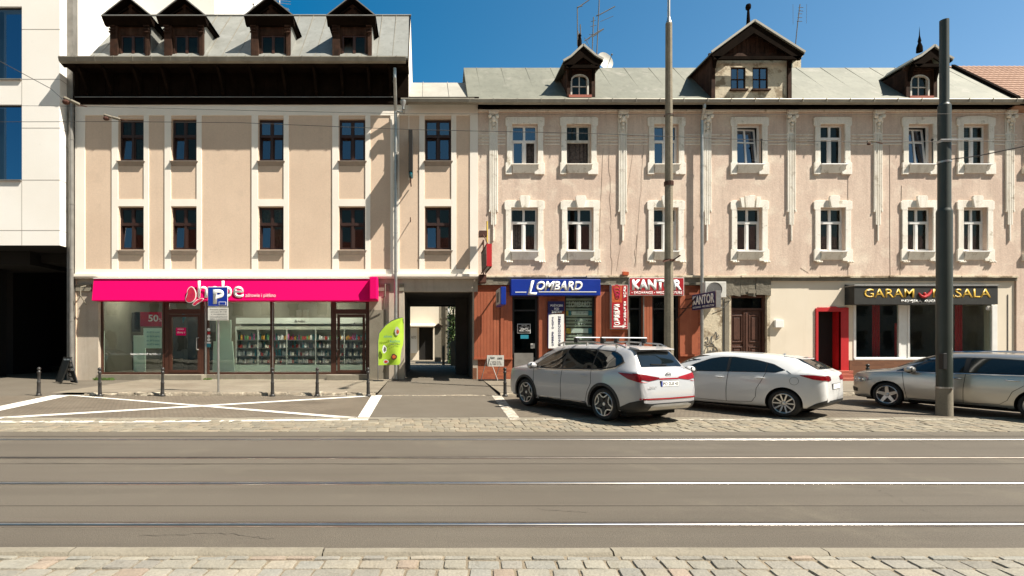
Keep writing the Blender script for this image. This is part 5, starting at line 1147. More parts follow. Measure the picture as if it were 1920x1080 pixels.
def scrib(pts, name='stroke', r=.013, par=t, mat='inkgrey'):
    m = MB(); pp = []
    for i in range(len(pts)-1):
        a, b, c, d_ = pts[max(i-1,0)], pts[i], pts[i+1], pts[min(i+2,len(pts)-1)]
        for k in range(6):
            u = k/6; pp.append(tuple(.5*((2*b[z])+(-a[z]+c[z])*u+(2*a[z]-5*b[z]+4*c[z]-d_[z])*u*u+(-a[z]+3*b[z]-3*c[z]+d_[z])*u**3) for z in (0,1)))
    pp.append(pts[-1]); q = [(px(a), GT-.004, pz(b)) for a, b in pp]
    for a, b in zip(q[:-1], q[1:]): m.bar(a, b, .006, r*2, (0,-1,0)) if 0 else m.tube(a, b, r, n=4)
    return m.build(name, M[mat], par)
scrib([(1324,636),(1328,632),(1329,640),(1323,641),(1330,645),(1334,635),(1337,630),(1335,643),(1340,640)]); scrib([(1341,628),(1344,622),(1346,632),(1349,628),(1343,636),(1349,634)]); scrib([(1322,646),(1330,649),(1336,644),(1341,648)])
scrib([(1335+13*math.cos(k*.55),661+13*math.sin(k*.55)) for k in range(12)]); scrib([(1329,652),(1330,668),(1333,656),(1336,667),(1339,652),(1342,666)]); scrib([(1326,660),(1345,657)])
m = MB(); m.box(px(1357),px(1358.5),GT-.02,GT-.001,.2,pz(560)); m.build('cable', M['inkgrey'], tn)
m = MB(); m.box(px(1359.5),px(1368),GT-.04,GT-.0011,.2,pz(560)); m.build('door_pier', M['concrete'], tn)
# red doorway with steps
m = MB(); m.box(px(1530.5),px(1535),GT-.05,GT+.2,.45,pz(578)); m.box(px(1577),px(1592),GT-.05,GT+.05,.45,pz(578)); m.box(px(1577),px(1579),GT-.045,GT+.4,.45,pz(584))
m.prism([(px(1530.5),pz(584)),(px(1592),pz(584)),(px(1592),pz(577)),(px(1586),pz(576)),(px(1575),pz(577.5)),(px(1567),pz(574.5)),(px(1560),pz(574.5)),(px(1552),pz(577)),(px(1540),pz(576)),(px(1530.5),pz(578))], GT-.052, GT+.2)
m.build('red_door_frame', M['redlite'], tn, bevel=.006)
m = MB(); m.box(px(1535),px(1577),GT+.38,GT+.40,.4,pz(583)); m.build('doorway_shade', M['black'], tn)  # black sheet painted in for the unlit opening
m = MB(); m.box(px(1545,20),px(1618,20),19.95,GT-.05,.2,.33); m.box(px(1545,20),px(1612,20),20.3,GT-.05,.33,.47); m.box(px(1545,20.4),px(1606,20.4),20.55,GT+.3,.47,.58); t = m.build('entrance_steps', M['redsteps'], bevel=.012); tag(t, 'low red-painted concrete steps under the red doorway', 'steps')
# restaurant windows
rw = MB()
def rfr(a, b): frame(rw, px(a), px(b), pz(674)+.0, pz(567), y=GT+.02, t=.085, d=.08)
rfr(1603.3,1693); rfr(1705.5,1867.7); rw.box(px(1693),px(1705.5),GT+.04,GT+.1,pz(674),pz(567)); rw.box(px(1603),px(1868),GT-.04,GT+.02,pz(675),pz(672)); rw.box(px(1862),px(1872),GT-.03,GT+.02,pz(672),pz(572)); rw.box(px(1602),px(1607),GT-.02,GT+.02,pz(672),pz(572))
o = rw.build('restaurant_window', M['whiteframe'], tn, bevel=.008)
g = MB(); g.box(px(1603)+.1,px(1693)-.08,GT+.06,GT+.07,pz(673),pz(568)); g.box(px(1705.5)+.08,px(1868)-.08,GT+.06,GT+.07,pz(673),pz(568)); g.build('pane', M['shopglass'], o)
m = MB(); m.box(px(1594),px(1906),GT-.035,GT-.001,.2,pz(675.5)); m.build('brick_base', M['darkbrick'], tn)
m = MB(); m.box(px(1446),px(1530),GT-.03,GT-.001,.2,pz(674)); m.build('brick_base', M['darkbrick'], tn)
m = MB(); m.box(px(1892),px(1892.8),GT-.02,GT-.001,.2,pz(552)); m.build('wall_joint', M['inkgrey'], tn)
for i, x in enumerate((1643,1685,1798)):
    t = thing('curtain_panel', ['red curtain strip hanging left inside the restaurant window','red curtain strip beside the white mullion inside the restaurant','red curtain strip hanging right of the big pole inside the restaurant'][i], 'curtain', (px(x,21.6),21.6,pz(675,21.6)), 'red curtains in the restaurant window')
    m = MB(); n = 10; w = .34
    for k in range(n):
        u = px(x,21.6)-w/2+w*k/n; f = lambda q: 21.6+.03*math.sin(q*2.1)
        m.add([(u,f(k),pz(676,21.6)),(u+w/n,f(k+1),pz(676,21.6)),(u+w/n,f(k+1),pz(568 if i != 1 else 606,21.6)),(u,f(k),pz(568 if i != 1 else 606,21.6))], [(0,1,2,3)])
    m.build('cloth', M['redlite'], t)
t = poster('camera_sticker', 'small white square sticker in the top right corner of the restaurant window', 1851, 1859, 573, 582, GT+.04, M['paper'], 'sticker'); m = MB(); m.box(px(1853),px(1857),GT+.033,GT+.039,pz(580.5),pz(575)); m.build('symbol', M['inkgrey'], t)
YG = F-.42
t = thing('restaurant_sign', 'charcoal awning sign with gold letters GARAM MASALA over the restaurant window', 'shop sign', (px(1736),F,pz(571)))
m = MB(); m.prismx([(YG,pz(570.5,YG)),(YG,pz(537,YG)),(YG+.05,pz(536,YG)),(GT-.002,pz(533)),(GT-.002,pz(570.5,YG))], px(1602,YG), px(1871,YG)); m.build('awning', M['awndark'], t)
m = MB(); m.box(px(1601,YG),px(1872,YG),YG-.03,GT-.01,pz(536.5,YG),pz(534,YG)); m.build('rail', M['galv'], t, bevel=.005)
def gg(s, a, b, c, d_, mat='gold', **k): return ptext(s, a, b, c, d_, YG-.006, t, M[mat], **k)
gg('GARAM', 1620, 1714, 541.5, 558, fat=.012, ex=.003); gg('MASALA', 1749, 1858, 541.5, 558, fat=.012, ex=.003); gg('INDYJSKA  KUCHNIA', 1690, 1772, 562, 568, 'white', fat=.02, ex=.004)
m = MB(); pts = [(1722,549.5,1.0),(1726,555,2.6),(1732,557,3.1),(1738,554.5,3.2),(1743,549,2.7),(1746,543,1.5)]
for (a, b, r0), (c, d_, r1) in zip(pts[:-1], pts[1:]): m.tube((px(a,YG),YG-.02,pz(b,YG)),(px(c,YG),YG-.02,pz(d_,YG)),r0*.0185,r1*.0185,n=8)
m.ball((px(1732,YG),YG-.04,pz(551,YG)),.05); m.build('chilli_emblem', M['redlite'], t, smooth=True)
# neighbour at the right edge
nb = thing('tiled_house', 'pinkish house with clay tile roof at the right edge beyond the tenement', 'house', (px(1960),F,0))
m = MB(); m.box(RR+.001, 34, F+.0, 31, 0.0, 10.7); m.build('wall', M['pinkwall'], nb)
m = MB()
NY0, NZ0, NY1, NZ1 = 20.3, gz(186)-.05, 23.2, pz(124,23.2); n = 17
for k in range(n):
    a, b = k/n, (k+1)/n; x0 = px(1905,20.3)+.17
    ya_, za = NY0+(NY1-NY0)*a, NZ0+(NZ1-NZ0)*a; yb_, zb2 = NY0+(NY1-NY0)*b, NZ0+(NZ1-NZ0)*b
    cols = 90; row = []
    for j in range(cols+1):
        x = x0+j*.11; w = .022*abs(math.sin(j*math.pi/2)); row.append((x, w))
    for j in range(cols):
        (xa_, wa), (xb_, wb) = row[j], row[j+1]
        m.add([(xa_,ya_-.02,za+.03+wa),(xb_,ya_-.02,za+.03+wb),(xb_,yb_,zb2+wb),(xa_,yb_,zb2+wa),(xa_,ya_-.02,za-.01),(xb_,ya_-.02,za-.01)], [(0,1,2,3),(4,5,1,0)])
m.build('roof', M['tile'], nb)
m = MB(); m.prismx([(NY1,NZ1),(31,11),(31,10.7),(F,10.6),(NY0,NZ0-.02)], px(1905,20.3)+.17, 34); m.build('roof_back', M['tile'], nb)
m = MB(); m.prismx([(20.16,gz(188)),(20.2,gz(194)),(20.36,gz(194)),(20.36,gz(188))], px(1912,20.3)+.02, 34); m.box(RR+.02,34,20.36,F-.001,pz(206),pz(200)); m.build('gutter', M['gutter'], nb)
for c, (ya_, yb_) in ((1916,UY),(1916,LY)):
    m = MB(); m.box(px(1915.5),px(1930),F-.1,F-.001,pz(yb_+18),pz(yb_+6)) ; m.box(px(1919),px(1975),F-.05,F-.002,pz(yb_),pz(ya_)); m.build('window_surround', M['stucco'], nb)
# ================================================================ CARS (built at the origin facing +Y, then placed)
def pchip(tab, y):
    xs = [t[0] for t in tab]; vs = [t[1] for t in tab]
    if y <= xs[0]: return vs[0]
    if y >= xs[-1]: return vs[-1]
    n = len(xs); d = [(vs[i+1]-vs[i])/(xs[i+1]-xs[i]) for i in range(n-1)]; mm = [d[0]]
    for i in range(1, n-1):
        if d[i-1]*d[i] <= 0: mm.append(0)
        else:
            h0, h1 = xs[i]-xs[i-1], xs[i+1]-xs[i]; w1, w2 = 2*h1+h0, h1+2*h0; mm.append((w1+w2)/(w1/d[i-1]+w2/d[i]))
    mm.append(d[-1])
    for i in range(n-1):
        if y <= xs[i+1]:
            h = xs[i+1]-xs[i]; t = (y-xs[i])/h
            return (2*t**3-3*t*t+1)*vs[i]+(t**3-2*t*t+t)*h*mm[i]+(-2*t**3+3*t*t)*vs[i+1]+(t**3-t*t)*h*mm[i+1]
def car(spec):
    S = spec; root = thing(S['name'], S['label'], 'car', (0,0,0), 'cars parked nose-in along the kerb')
    L0, L1 = S['T'][0][0], S['T'][-1][0]; NS = 110
    ys = [L0+(L1-L0)*(.5-.5*math.cos(math.pi*k/NS))*.55+(L1-L0)*k/NS*.45 for k in range(NS+1)]
    NR = 40; rings = []
    for y in ys:
        T, B, wm, zb, wr = (pchip(S[k], y) for k in 'TBWZR')
        zb = min(zb, T-.03); g = max(0, min(1, (T-pchip(S['Z'], y)-.02)/.30))
        wbelt = wm-.035; wr_ = (wbelt-.10)*(1-g)+wr*g; zr = zb+(T-zb)*(.55*(1-g)+.80*g)
        zm = B+(zb-B)*.52
        C = [(0,B),(wm*.75,B),(wm*.93,B+.02),(wm-.02,B+.10),(wm,zm-.08),(wm,zm+.08),(wm-.015,zb-.10),(wbelt,zb),(wbelt*.55+wr_*.45,zb+(zr-zb)*.5),(wr_,zr),(wr_-.10,zr+(T-zr)*.72),(wr_*.55,T-.012),(0,T)]
        C = [(a, max(min(b, T), B)) for a, b in C]
        for it in range(2):                   # corner cutting keeps the flanks taut and rounds the edges
            D = [C[0]]
            for p, q in zip(C[:-1], C[1:]): D += [(p[0]*.8+q[0]*.2, p[1]*.8+q[1]*.2), (p[0]*.2+q[0]*.8, p[1]*.2+q[1]*.8)]
            D.append(C[-1]); C = D
        # resample by index
        rings.append(C)
    nr = len(rings[0]); m = MB(); vs = []
    for y, C in zip(ys, rings):
        for a, b in C: vs.append((a, y, b))
        for a, b in C[1:-1][::-1]: vs.append((-a, y, b))
    per = nr+nr-2; fs = []
    for i in range(len(ys)-1):
        for j in range(per): fs.append((i*per+j, i*per+(j+1)%per, (i+1)*per+(j+1)%per, (i+1)*per+j))
    fs += [tuple(range(per))[::-1], tuple((len(ys)-1)*per+j for j in range(per))]
    m.add(vs, fs)
    body = m.build('body', [M[S['paint']], M['well']], root, smooth=True, angle=28)
    # full tree before cutting the arches, for laying the fittings on the surface
    bm = bmesh.new(); bm.from_mesh(body.data); bmesh.ops.triangulate(bm, faces=bm.faces[:]); tree = BVHTree.FromBMesh(bm); bm.free()
    c = MB(); wr_ = S['wr']
    for yw in S['axles']:
        for sg in (-1,1): c.tube((sg*(S['hw']-.36),yw,wr_+.0),(sg*(S['hw']+.3),yw,wr_+.0),wr_+S.get('gap',.055),n=44)
    cut = c.build('cutter', [M['well']], None)
    cut.data.materials.clear(); cut.data.materials.append(M[S['paint']]); cut.data.materials.append(M['well'])
    for p in cut.data.polygons: p.material_index = 1
    md = body.modifiers.new('b', 'BOOLEAN'); md.object = cut; md.operation = 'DIFFERENCE'; md.solver = 'EXACT'
    dg = bpy.context.evaluated_depsgraph_get(); me = bpy.data.meshes.new_from_object(body.evaluated_get(dg)); body.modifiers.clear(); body.data = me; me.name = 'body'
    bpy.data.objects.remove(cut)
    for p in me.polygons: p.use_smooth = True
    me.set_sharp_from_angle(angle=R(28))
    def hit(u, z, d, off):                    # d: horizontal view angle; u along the plane across it
        D = Vector((math.cos(d), math.sin(d), 0)); Uv = Vector((-math.sin(d), math.cos(d), 0))
        o = -D*6+Uv*u+Vector((0,0,z)); r = tree.ray_cast(o, D)
        if r[0] is None: return None
        n = r[1] if r[1].dot(D) < 0 else -r[1]
        return r[0]+n*off
    def decal(name, lo, hi, d, mat, par=root, off=.006, nu=22, nv=10, label=None):
        # lo/hi: polylines (u,z) with the same u range
        f = lambda pl, u: pchip(pl, u); u0, u1 = lo[0][0], lo[-1][0]; m = MB(); grid = []
        for i in range(nu+1):
            u = u0+(u1-u0)*i/nu; a, b = pchiplin(lo, u), pchiplin(hi, u); grid.append([hit(u, a+(b-a)*j/nv, d, off) for j in range(nv+1)])
        vs = []; idx = {}
        for i in range(nu+1):
            for j in range(nv+1):
                if grid[i][j] is not None: idx[i,j] = len(vs); vs.append(grid[i][j])
        fs = []
        for i in range(nu):
            for j in range(nv):
                q = [(i,j),(i+1,j),(i+1,j+1),(i,j+1)]
                if all(k in idx for k in q):
                    pp = [vs[idx[k]] for k in q]
                    if max((pp[a]-pp[(a+1)%4]).length for a in range(4)) < .35: fs.append([idx[k] for k in q])
        if not fs: return None
        m.add(vs, fs); o = m.build(name, mat, par, smooth=True, angle=60)
        if label: o['label'] = label
        return o
    def pchiplin(pl, u):
        for (a, b), (c_, d_) in zip(pl[:-1], pl[1:]):
            if u <= c_: return b+(d_-b)*(u-a)/(c_-a) if c_ > a else b
        return pl[-1][1]
    LEFT, RIGHT, BACK, FRONT = 0.0, math.pi, math.pi/2, -math.pi/2   # direction the ray travels
    # for LEFT (ray +X) u = +Y ; RIGHT u = -Y ; BACK (ray +Y) u = -X
    for side, sg in ((LEFT, 1), (RIGHT, -1)):
        fl = (lambda pl: pl) if sg == 1 else (lambda pl: [(-a, b) for a, b in pl][::-1])
        decal('window_surround', fl(S['dlo_lo']), fl(S['dlo_hi']), side, M[S.get('trim','plastic')], off=.003, nu=40)
        for lo, hi in S['glass']: decal('side_window', fl(lo), fl(hi), side, M['carglass'], off=.007, nu=26)
        for pts in S['seams']:
            m = MB(); dn = [(p0[0]+(p1[0]-p0[0])*k/10, p0[1]+(p1[1]-p0[1])*k/10) for p0, p1 in zip(pts[:-1], pts[1:]) for k in range(10)]+[pts[-1]]; pp = [hit(sg*a, b, side, .0015) for a, b in dn]; pp = [p for p in pp if p]
            m.path(pp, .0055, 4)
            m.build('panel_gap', M['seam'], root)
        if S.get('belt'):
            m = MB(); pp = [hit(sg*(p0[0]+(p1[0]-p0[0])*k/10), p0[1]+(p1[1]-p0[1])*k/10, side, .005) for p0, p1 in zip(S['belt'][:-1], S['belt'][1:]) for k in range(11)]; m.path([p for p in pp if p], .010, 6); m.build('window_trim', M['chrome'], root)
        for hy, hz in S['handles']:
            p = hit(sg*hy, hz, side, .03)
            m = MB(); q0, q1 = hit(sg*(hy-.10), hz-.005, side, .026), hit(sg*(hy+.10), hz+.005, side, .026); m.ball((q0+q1)/2, 1, .014, .115, .017, 12, 8)
            m.build('door_handle', M[S.get('handlemat', S['paint'])], root, smooth=True)
        my, mz = S['mirror']; p = hit(sg*my, mz-.04, side, 0)
        if p:
            m = MB(); c_ = p+Vector((-sg*.15, -.01, .045)); m.ball(c_, 1, .14, .11, .09, 16, 10)
            mm = m.build('mirror', M[S['paint']], root, smooth=True)
            m = MB(); m.bar(p, c_+Vector((sg*.03,0,-.04)), .07, .05); m.box(c_.x-.1,c_.x+.1,c_.y-.082,c_.y-.06,c_.z-.06,c_.z+.06); m.ball(c_+Vector((0,0,-.055)),1,.11,.065,.035,12,6); m.build('mirror_foot', M['plastic'], mm)
        for lo, hi, mt, nm in S.get('side_extra', ()): decal(nm, fl(lo), fl(hi), side, M[mt], off=.004, nu=30)
    for nm, lo, hi, d, mt, off in S['extra']:
        decal(nm, lo, hi, d, M[mt], off=off)
        if S.get('mirrorx') and nm in S['mirrorx']:
            decal(nm, [(-a, b) for a, b in lo][::-1], [(-a, b) for a, b in hi][::-1], math.pi-d, M[mt], off=off)
    # wheels
    for yw in S['axles']:
        for sg in (-1, 1):
            x = sg*(S['hw']-.035); r = wr_; w = .215
            if S.get('arch'):                 # dark arch lip
                m = MB(); n = 30; pp = []
                for k in range(n+1):
                    t = -0.35+(math.pi+.7)*k/n
                    for rr_ in (r+.05, r+.115):
                        q = hit(sg*(yw+math.cos(t)*rr_)*1.0, r+math.sin(t)*rr_, LEFT if sg == -1 else RIGHT, .008) if False else None
                # built simply as a ring lip hugging the flank
                ring = []
                d = LEFT if sg == -1 else RIGHT
                for k in range(n+1):
                    t = -0.30+(math.pi+.60)*k/n
                    row = []
                    for rr_ in (r+.045, r+.08, r+.11):
                        yy = yw+math.cos(t)*rr_; zz = max(r+math.sin(t)*rr_, .05); u = yy if d == LEFT else -yy
                        q = hit(u, zz, d, .010 if rr_ < r+.1 else .004)
                        row.append(q)
                    if all(q is not None for q in row): ring.append(row)
                vs = [q for row in ring for q in row]; fs = [(i*3+j, (i+1)*3+j, (i+1)*3+j+1, i*3+j+1) for i in range(len(ring)-1) for j in range(2)]
                m = MB(); m.add(vs, fs); m.build('arch_trim', M['plastic'], root, smooth=True)
            m = MB(); xo, xi = x, x-sg*w; R0 = S['rim']
            pr = [(R0,xo-sg*.012),(R0+.015,xo),(r-.045,xo+sg*.006),(r-.014,xo-sg*.012),(r,xo-sg*.035),(r,xi+sg*.03),(r-.02,xi),(R0,xi)]
            m.lathe([(a, b) for a, b in pr], (0,yw,r), 'x', 40); tyre = m.build('wheel', M['rubber'], root, smooth=True, angle=35)
            m = MB(); m.lathe([(R0+.004,xo-sg*.006),(R0-.006,xo+sg*.002),(R0-.018,xo-sg*.004),(R0-.024,xo-sg*.06),(R0-.03,xi)], (0,yw,r), 'x', 40)
            if S['rimtype'] != 'arc': m.cur = 0
            tm = []
            if S['rimtype'] == 'arc':
                for k in range(5):
                    t0 = 2*math.pi*k/5+.3
                    for sgn in (-1,1):
                        P = [(R0-.018, t0+sgn*.50), (R0-.045, t0+sgn*.42), (R0-.085, t0+sgn*.30), (R0-.108, t0+sgn*.12), (R0-.110, t0)]
                        P = [Vector((xo-sg*.012, yw+math.cos(b)*a, r+math.sin(b)*a)) for a, b in P]
                        for a, b in zip(P[:-1], P[1:]): m.bar(a, b, .022, .026, (1,0,0))
            elif S['rimtype'] == 'ten':
                for k in range(10):
                    t = 2*math.pi*k/10+ (-0.05 if k % 2 else .05)
                    m.bar((xo-sg*.03,yw+math.cos(t)*.05,r+math.sin(t)*.05),(xo-sg*.01,yw+math.cos(t+(0.04 if k%2 else -.04))*(R0-.012),r+math.sin(t+(0.04 if k%2 else -.04))*(R0-.012)),.030,.022,(1,0,0))
            else:
                for k in range(5):
                    t = 2*math.pi*k/5+.25
                    a = Vector((xo-sg*.03,yw+math.cos(t)*.03,r+math.sin(t)*.03)); b = Vector((xo-sg*.008,yw+math.cos(t)*(R0-.015),r+math.sin(t)*(R0-.015)))
                    tv = Vector((0,-math.sin(t),math.cos(t)))
                    m.add([a-tv*.045,a+tv*.045,b+tv*.032,b-tv*.032,a-tv*.045-Vector((sg*.03,0,0)),a+tv*.045-Vector((sg*.03,0,0)),b+tv*.032-Vector((sg*.03,0,0)),b-tv*.032-Vector((sg*.03,0,0))],[(0,1,2,3),(4,7,6,5),(0,3,7,4),(1,5,6,2),(2,6,7,3)])
            m.lathe([(0,xo-sg*.012),(.03,xo-sg*.012),(.045,xo-sg*.025),(.05,xo-sg*.05)], (0,yw,r), 'x', 16)
            m.build('rim', M['alloy'], tyre, smooth=True, angle=30)
            m = MB(); m.lathe([(0,xo-sg*.075),(R0-.03,xo-sg*.075)], (0,yw,r), 'x', 24); 
            if S['rimtype'] == 'arc':
                for k in range(5):
                    t = 2*math.pi*k/5+.3+math.pi/5; m.bar((xo-sg*.035,yw+math.cos(t)*.03,r+math.sin(t)*.03),(xo-sg*.02,yw+math.cos(t)*(R0-.02),r+math.sin(t)*(R0-.02)),.08,.03,(1,0,0))
            m.build('hub_disc', M['alloydk'], tyre)
    m = MB(); m.box(-S['hw']*.80,S['hw']*.80,L0+.50,L1-.40,.15,S['B'][2][1]+.12); m.build('underbody', M['well'], root)  # plain box set low to deepen the shade under the car
    root['_h'] = 1; del root['_h']
    return root, hit, decal
def anchor(root, lx, ly, wx, wy, ang, s):
    c, n = math.cos(ang), math.sin(ang); root.scale = (s, s, s); place(root, wx-(lx*c-ly*n)*s, wy-(lx*n+ly*c)*s, ang)
def place(root, x, y, ang, tilt=.018):
    root.location = (x, y, G(y)+.009); root.rotation_euler = (math.atan(tilt)*math.cos(ang), math.atan(tilt)*math.sin(ang)*-1*0, ang)
LEFT, RIGHT, BACK, FRONT = 0.0, math.pi, math.pi/2, -math.pi/2
# --- the SUV (4.79 m): rear axle -1.40, front 1.365
suv = dict(name='parked_suv', label='pearl white SUV with roof rack, parked nose-in before the pawnshop', paint='carpearl', hw=.95, wr=.365, rim=.262, rimtype='arc', axles=(-1.38,1.385), gap=.05, arch=True,
  T=[(-2.385,.66),(-2.36,.80),(-2.33,.98),(-2.27,1.10),(-2.17,1.20),(-1.96,1.50),(-1.86,1.60),(-1.75,1.635),(-1.4,1.665),(-.8,1.685),(0,1.68),(.45,1.64),(.8,1.53),(1.35,1.19),(1.45,1.145),(1.7,1.10),(2.0,1.03),(2.25,.93),(2.36,.80),(2.395,.68)],
  B=[(-2.385,.40),(-2.25,.30),(-1.9,.24),(1.9,.22),(2.25,.24),(2.395,.38)],
  W=[(-2.385,.72),(-2.34,.82),(-2.2,.885),(-1.9,.93),(-1.38,.955),(-.7,.935),(.6,.935),(1.38,.95),(1.8,.925),(2.1,.86),(2.3,.74),(2.395,.60)],
  Z=[(-2.385,1.12),(-1.6,1.12),(-.5,1.07),(.6,1.03),(1.4,1.02),(2.395,.95)],
  R=[(-2.385,.66),(-1.9,.63),(-1.4,.66),(0,.68),(.5,.67),(1.4,.70),(2.4,.6)],
  dlo_lo=[(-1.83,1.30),(-1.70,1.20),(-1.35,1.125),(-.4,1.075),(.6,1.04),(1.16,1.045)], dlo_hi=[(-1.83,1.32),(-1.72,1.44),(-1.5,1.535),(-.8,1.575),(0,1.565),(.35,1.50),(.75,1.32),(1.16,1.06)],
  glass=[([(-1.79,1.31),(-1.68,1.22),(-1.34,1.15),(-1.02,1.13)],[(-1.79,1.32),(-1.70,1.43),(-1.5,1.505),(-1.02,1.54)]), ([(-.98,1.13),(-.05,1.085)],[(-.98,1.54),(-.05,1.545)]), ([(.02,1.08),(.95,1.06)],[(.02,1.54),(.33,1.48),(.70,1.32),(.95,1.19)]) , ([(.97,1.06),(1.12,1.055)],[(.97,1.17),(1.12,1.07)])],
  seams=[[(-1.0,1.12),(-1.0,.98),(-1.02,.80),(-.90,.60),(-.83,.36)],[(-.02,1.07),(0,.7),(0,.30)],[(1.05,1.0),(1.02,.6),(.98,.33)],[(-.83,.36),(0,.31),(.98,.33)]],
  belt=[(-1.86,1.31),(-1.70,1.185),(-1.35,1.11),(-.4,1.06),(.6,1.025),(1.16,1.035)], handles=[(-.78,.955),(.22,.93)], mirror=(.98,1.10),
  side_extra=[([(-.86,.24),(.86,.24)],[(-.86,.33),(.86,.31)],'plastic','sill_cladding'), ([(-.86,.335),(.86,.315)],[(-.86,.352),(.86,.332)],'chrome','sill_trim')],
  extra=[('rear_window',[(-.62,1.215),(.62,1.215)],[(-.62,1.24),(-.54,1.52),(0,1.55),(.54,1.52),(.62,1.24)],BACK,'carglass',.007),
         ('tail_light',[(-.87,.98),(-.62,.93),(-.30,.965)],[(-.87,1.09),(-.62,1.05),(-.30,1.00)],BACK,'taillight',.012),
         ('light_bar',[(-.30,.955),(.30,.955)],[(-.30,.985),(.30,.985)],BACK,'taillight',.008),
         ('tail_light_side',[(-2.34,.90),(-2.05,.97),(-1.80,1.08)],[(-2.34,1.06),(-2.05,1.085),(-1.80,1.09)],LEFT,'taillight',.012),
         ('lower_bumper',[(-.88,.30),(.88,.30)],[(-.88,.50),(-.6,.47),(.6,.47),(.88,.50)],BACK,'plastic',.010),
         ('reflector_strip',[(-.84,.555),(0,.545),(.84,.555)],[(-.84,.585),(0,.575),(.84,.585)],BACK,'taillight',.012),
         ('skid_plate',[(-.62,.34),(.62,.34)],[(-.70,.40),(-.5,.45),(.5,.45),(.70,.40)],BACK,'galv',.022),
         ('windscreen',[(-.72,1.20),(.72,1.20)],[(-.60,1.52),(0,1.55),(.60,1.52)],FRONT,'carglass',.006),
         ('side_bumper',[(-2.36,.30),(-1.85,.26)],[(-2.36,.56),(-2.1,.48),(-1.85,.36)],LEFT,'plastic',.008)],
  mirrorx=('tail_light_side','tail_light','side_bumper'))
suv['extra'] = [e for e in suv['extra']]
root, hit, decal = car(suv)
decal('tail_light', [(.30,.965),(.62,.93),(.87,.98)], [(.30,1.00),(.62,1.05),(.87,1.09)], BACK, M['taillight'], off=.012)
p = hit(0, .90, BACK, 0); m = MB(); m.box(-.27,.27,p.y-.02,p.y+.01,.815,.925); pl = m.build('number_plate', M['white'], root)
m = MB(); m.box(-.28,.28,p.y-.015,p.y+.012,.808,.932); m.build('plate_frame', M['plastic'], pl)
m = MB(); m.box(-.27,-.235,p.y-.022,p.y-.0201,.816,.924); m.build('blue_band', M['blue'], pl)
text('PO 2L8 43', (-.22,.25,.835,.905), 0, pl, M['inkgrey'], O=(0,p.y-.021,0), U=Vector((1,0,0)), V=Vector((0,0,1)), ex=.002, fat=.02)
m = MB(); q = hit(0, 1.06, BACK, .012); 
for k in range(16):
    a, b = 2*math.pi*k/16, 2*math.pi*(k+1)/16; m.bar((.075*math.cos(a),q.y-.004,1.055+.042*math.sin(a)),(.075*math.cos(b),q.y-.004,1.055+.042*math.sin(b)),.012,.012)
m.bar((-.03,q.y-.004,1.03),(-.018,q.y-.004,1.085),.012,.012); m.bar((.018,q.y-.004,1.025),(.03,q.y-.004,1.08),.012,.012); m.bar((-.025,q.y-.004,1.052),(.025,q.y-.004,1.060),.012,.012); m.build('badge', M['chrome'], root)
q = hit(.48, .80, BACK, .014); text('TUCSAN'[0:0]+'SANTA FE', (-.66,-.44,.79,.825), 0, root, M['chrome'], O=(0,q.y-.012,0), U=Vector((1,0,0)), V=Vector((0,0,1)), ex=.004)
m = MB(); m.prismx([(-2.03,1.575),(-2.02,1.595),(-1.75,1.645),(-1.75,1.58)], -.55, .55); m.build('roof_spoiler', M['carpearl'], root, bevel=.02)
for sg in (-1,1):
    m = MB(); pts = [(sg*.655,-1.75,1.62),(sg*.665,-1.55,1.69),(sg*.67,-.6,1.735),(sg*.665,.2,1.71),(sg*.65,.42,1.64)]; m.path(pts, .018, 8)
    for y, z in ((-.6,1.73),(-1.5,1.69),(.2,1.70)): m.bar((sg*.66,y,z),(sg*.64,y,z-.09),.03,.05)
    m.build('roof_rail', M['galv'], root, smooth=True)
for y in (-1.10,-.25):
    m = MB(); m.ball((0,y,1.83),1,.70,.045,.014,16,8); [m.box(s*.66-.04,s*.66+.04,y-.05,y+.05,1.70,1.82) for s in (-1,1)]
    rk = MB(); rk.prismx([(y-.045,1.825),(y-.02,1.845),(y+.03,1.845),(y+.045,1.825)], -.72, .72); o = rk.build('rack_bar', M['carwhite'], root)
    rk = MB(); [rk.box(s*.66-.04,s*.66+.04,y-.055,y+.055,1.70,1.822) for s in (-1,1)]; rk.build('rack_foot', M['plastic'], o, bevel=.01)
m = MB(); m.add([(0,-1.62,1.64),(0,-1.50,1.65),(0,-1.60,1.74),(.015,-1.56,1.65),(-.015,-1.56,1.65)],[(0,3,2),(3,1,2),(1,4,2),(4,0,2)]); m.build('antenna_fin', M['carpearl'], root)
m = MB(); q = hit(-.15, 1.24, BACK, .02); m.bar(q, hit(.32,1.26,BACK,.02), .02, .02); m.build('rear_wiper', M['plastic'], root)
anchor(root, -.915, -1.38, 3.62, 10.95, R(27), .93)
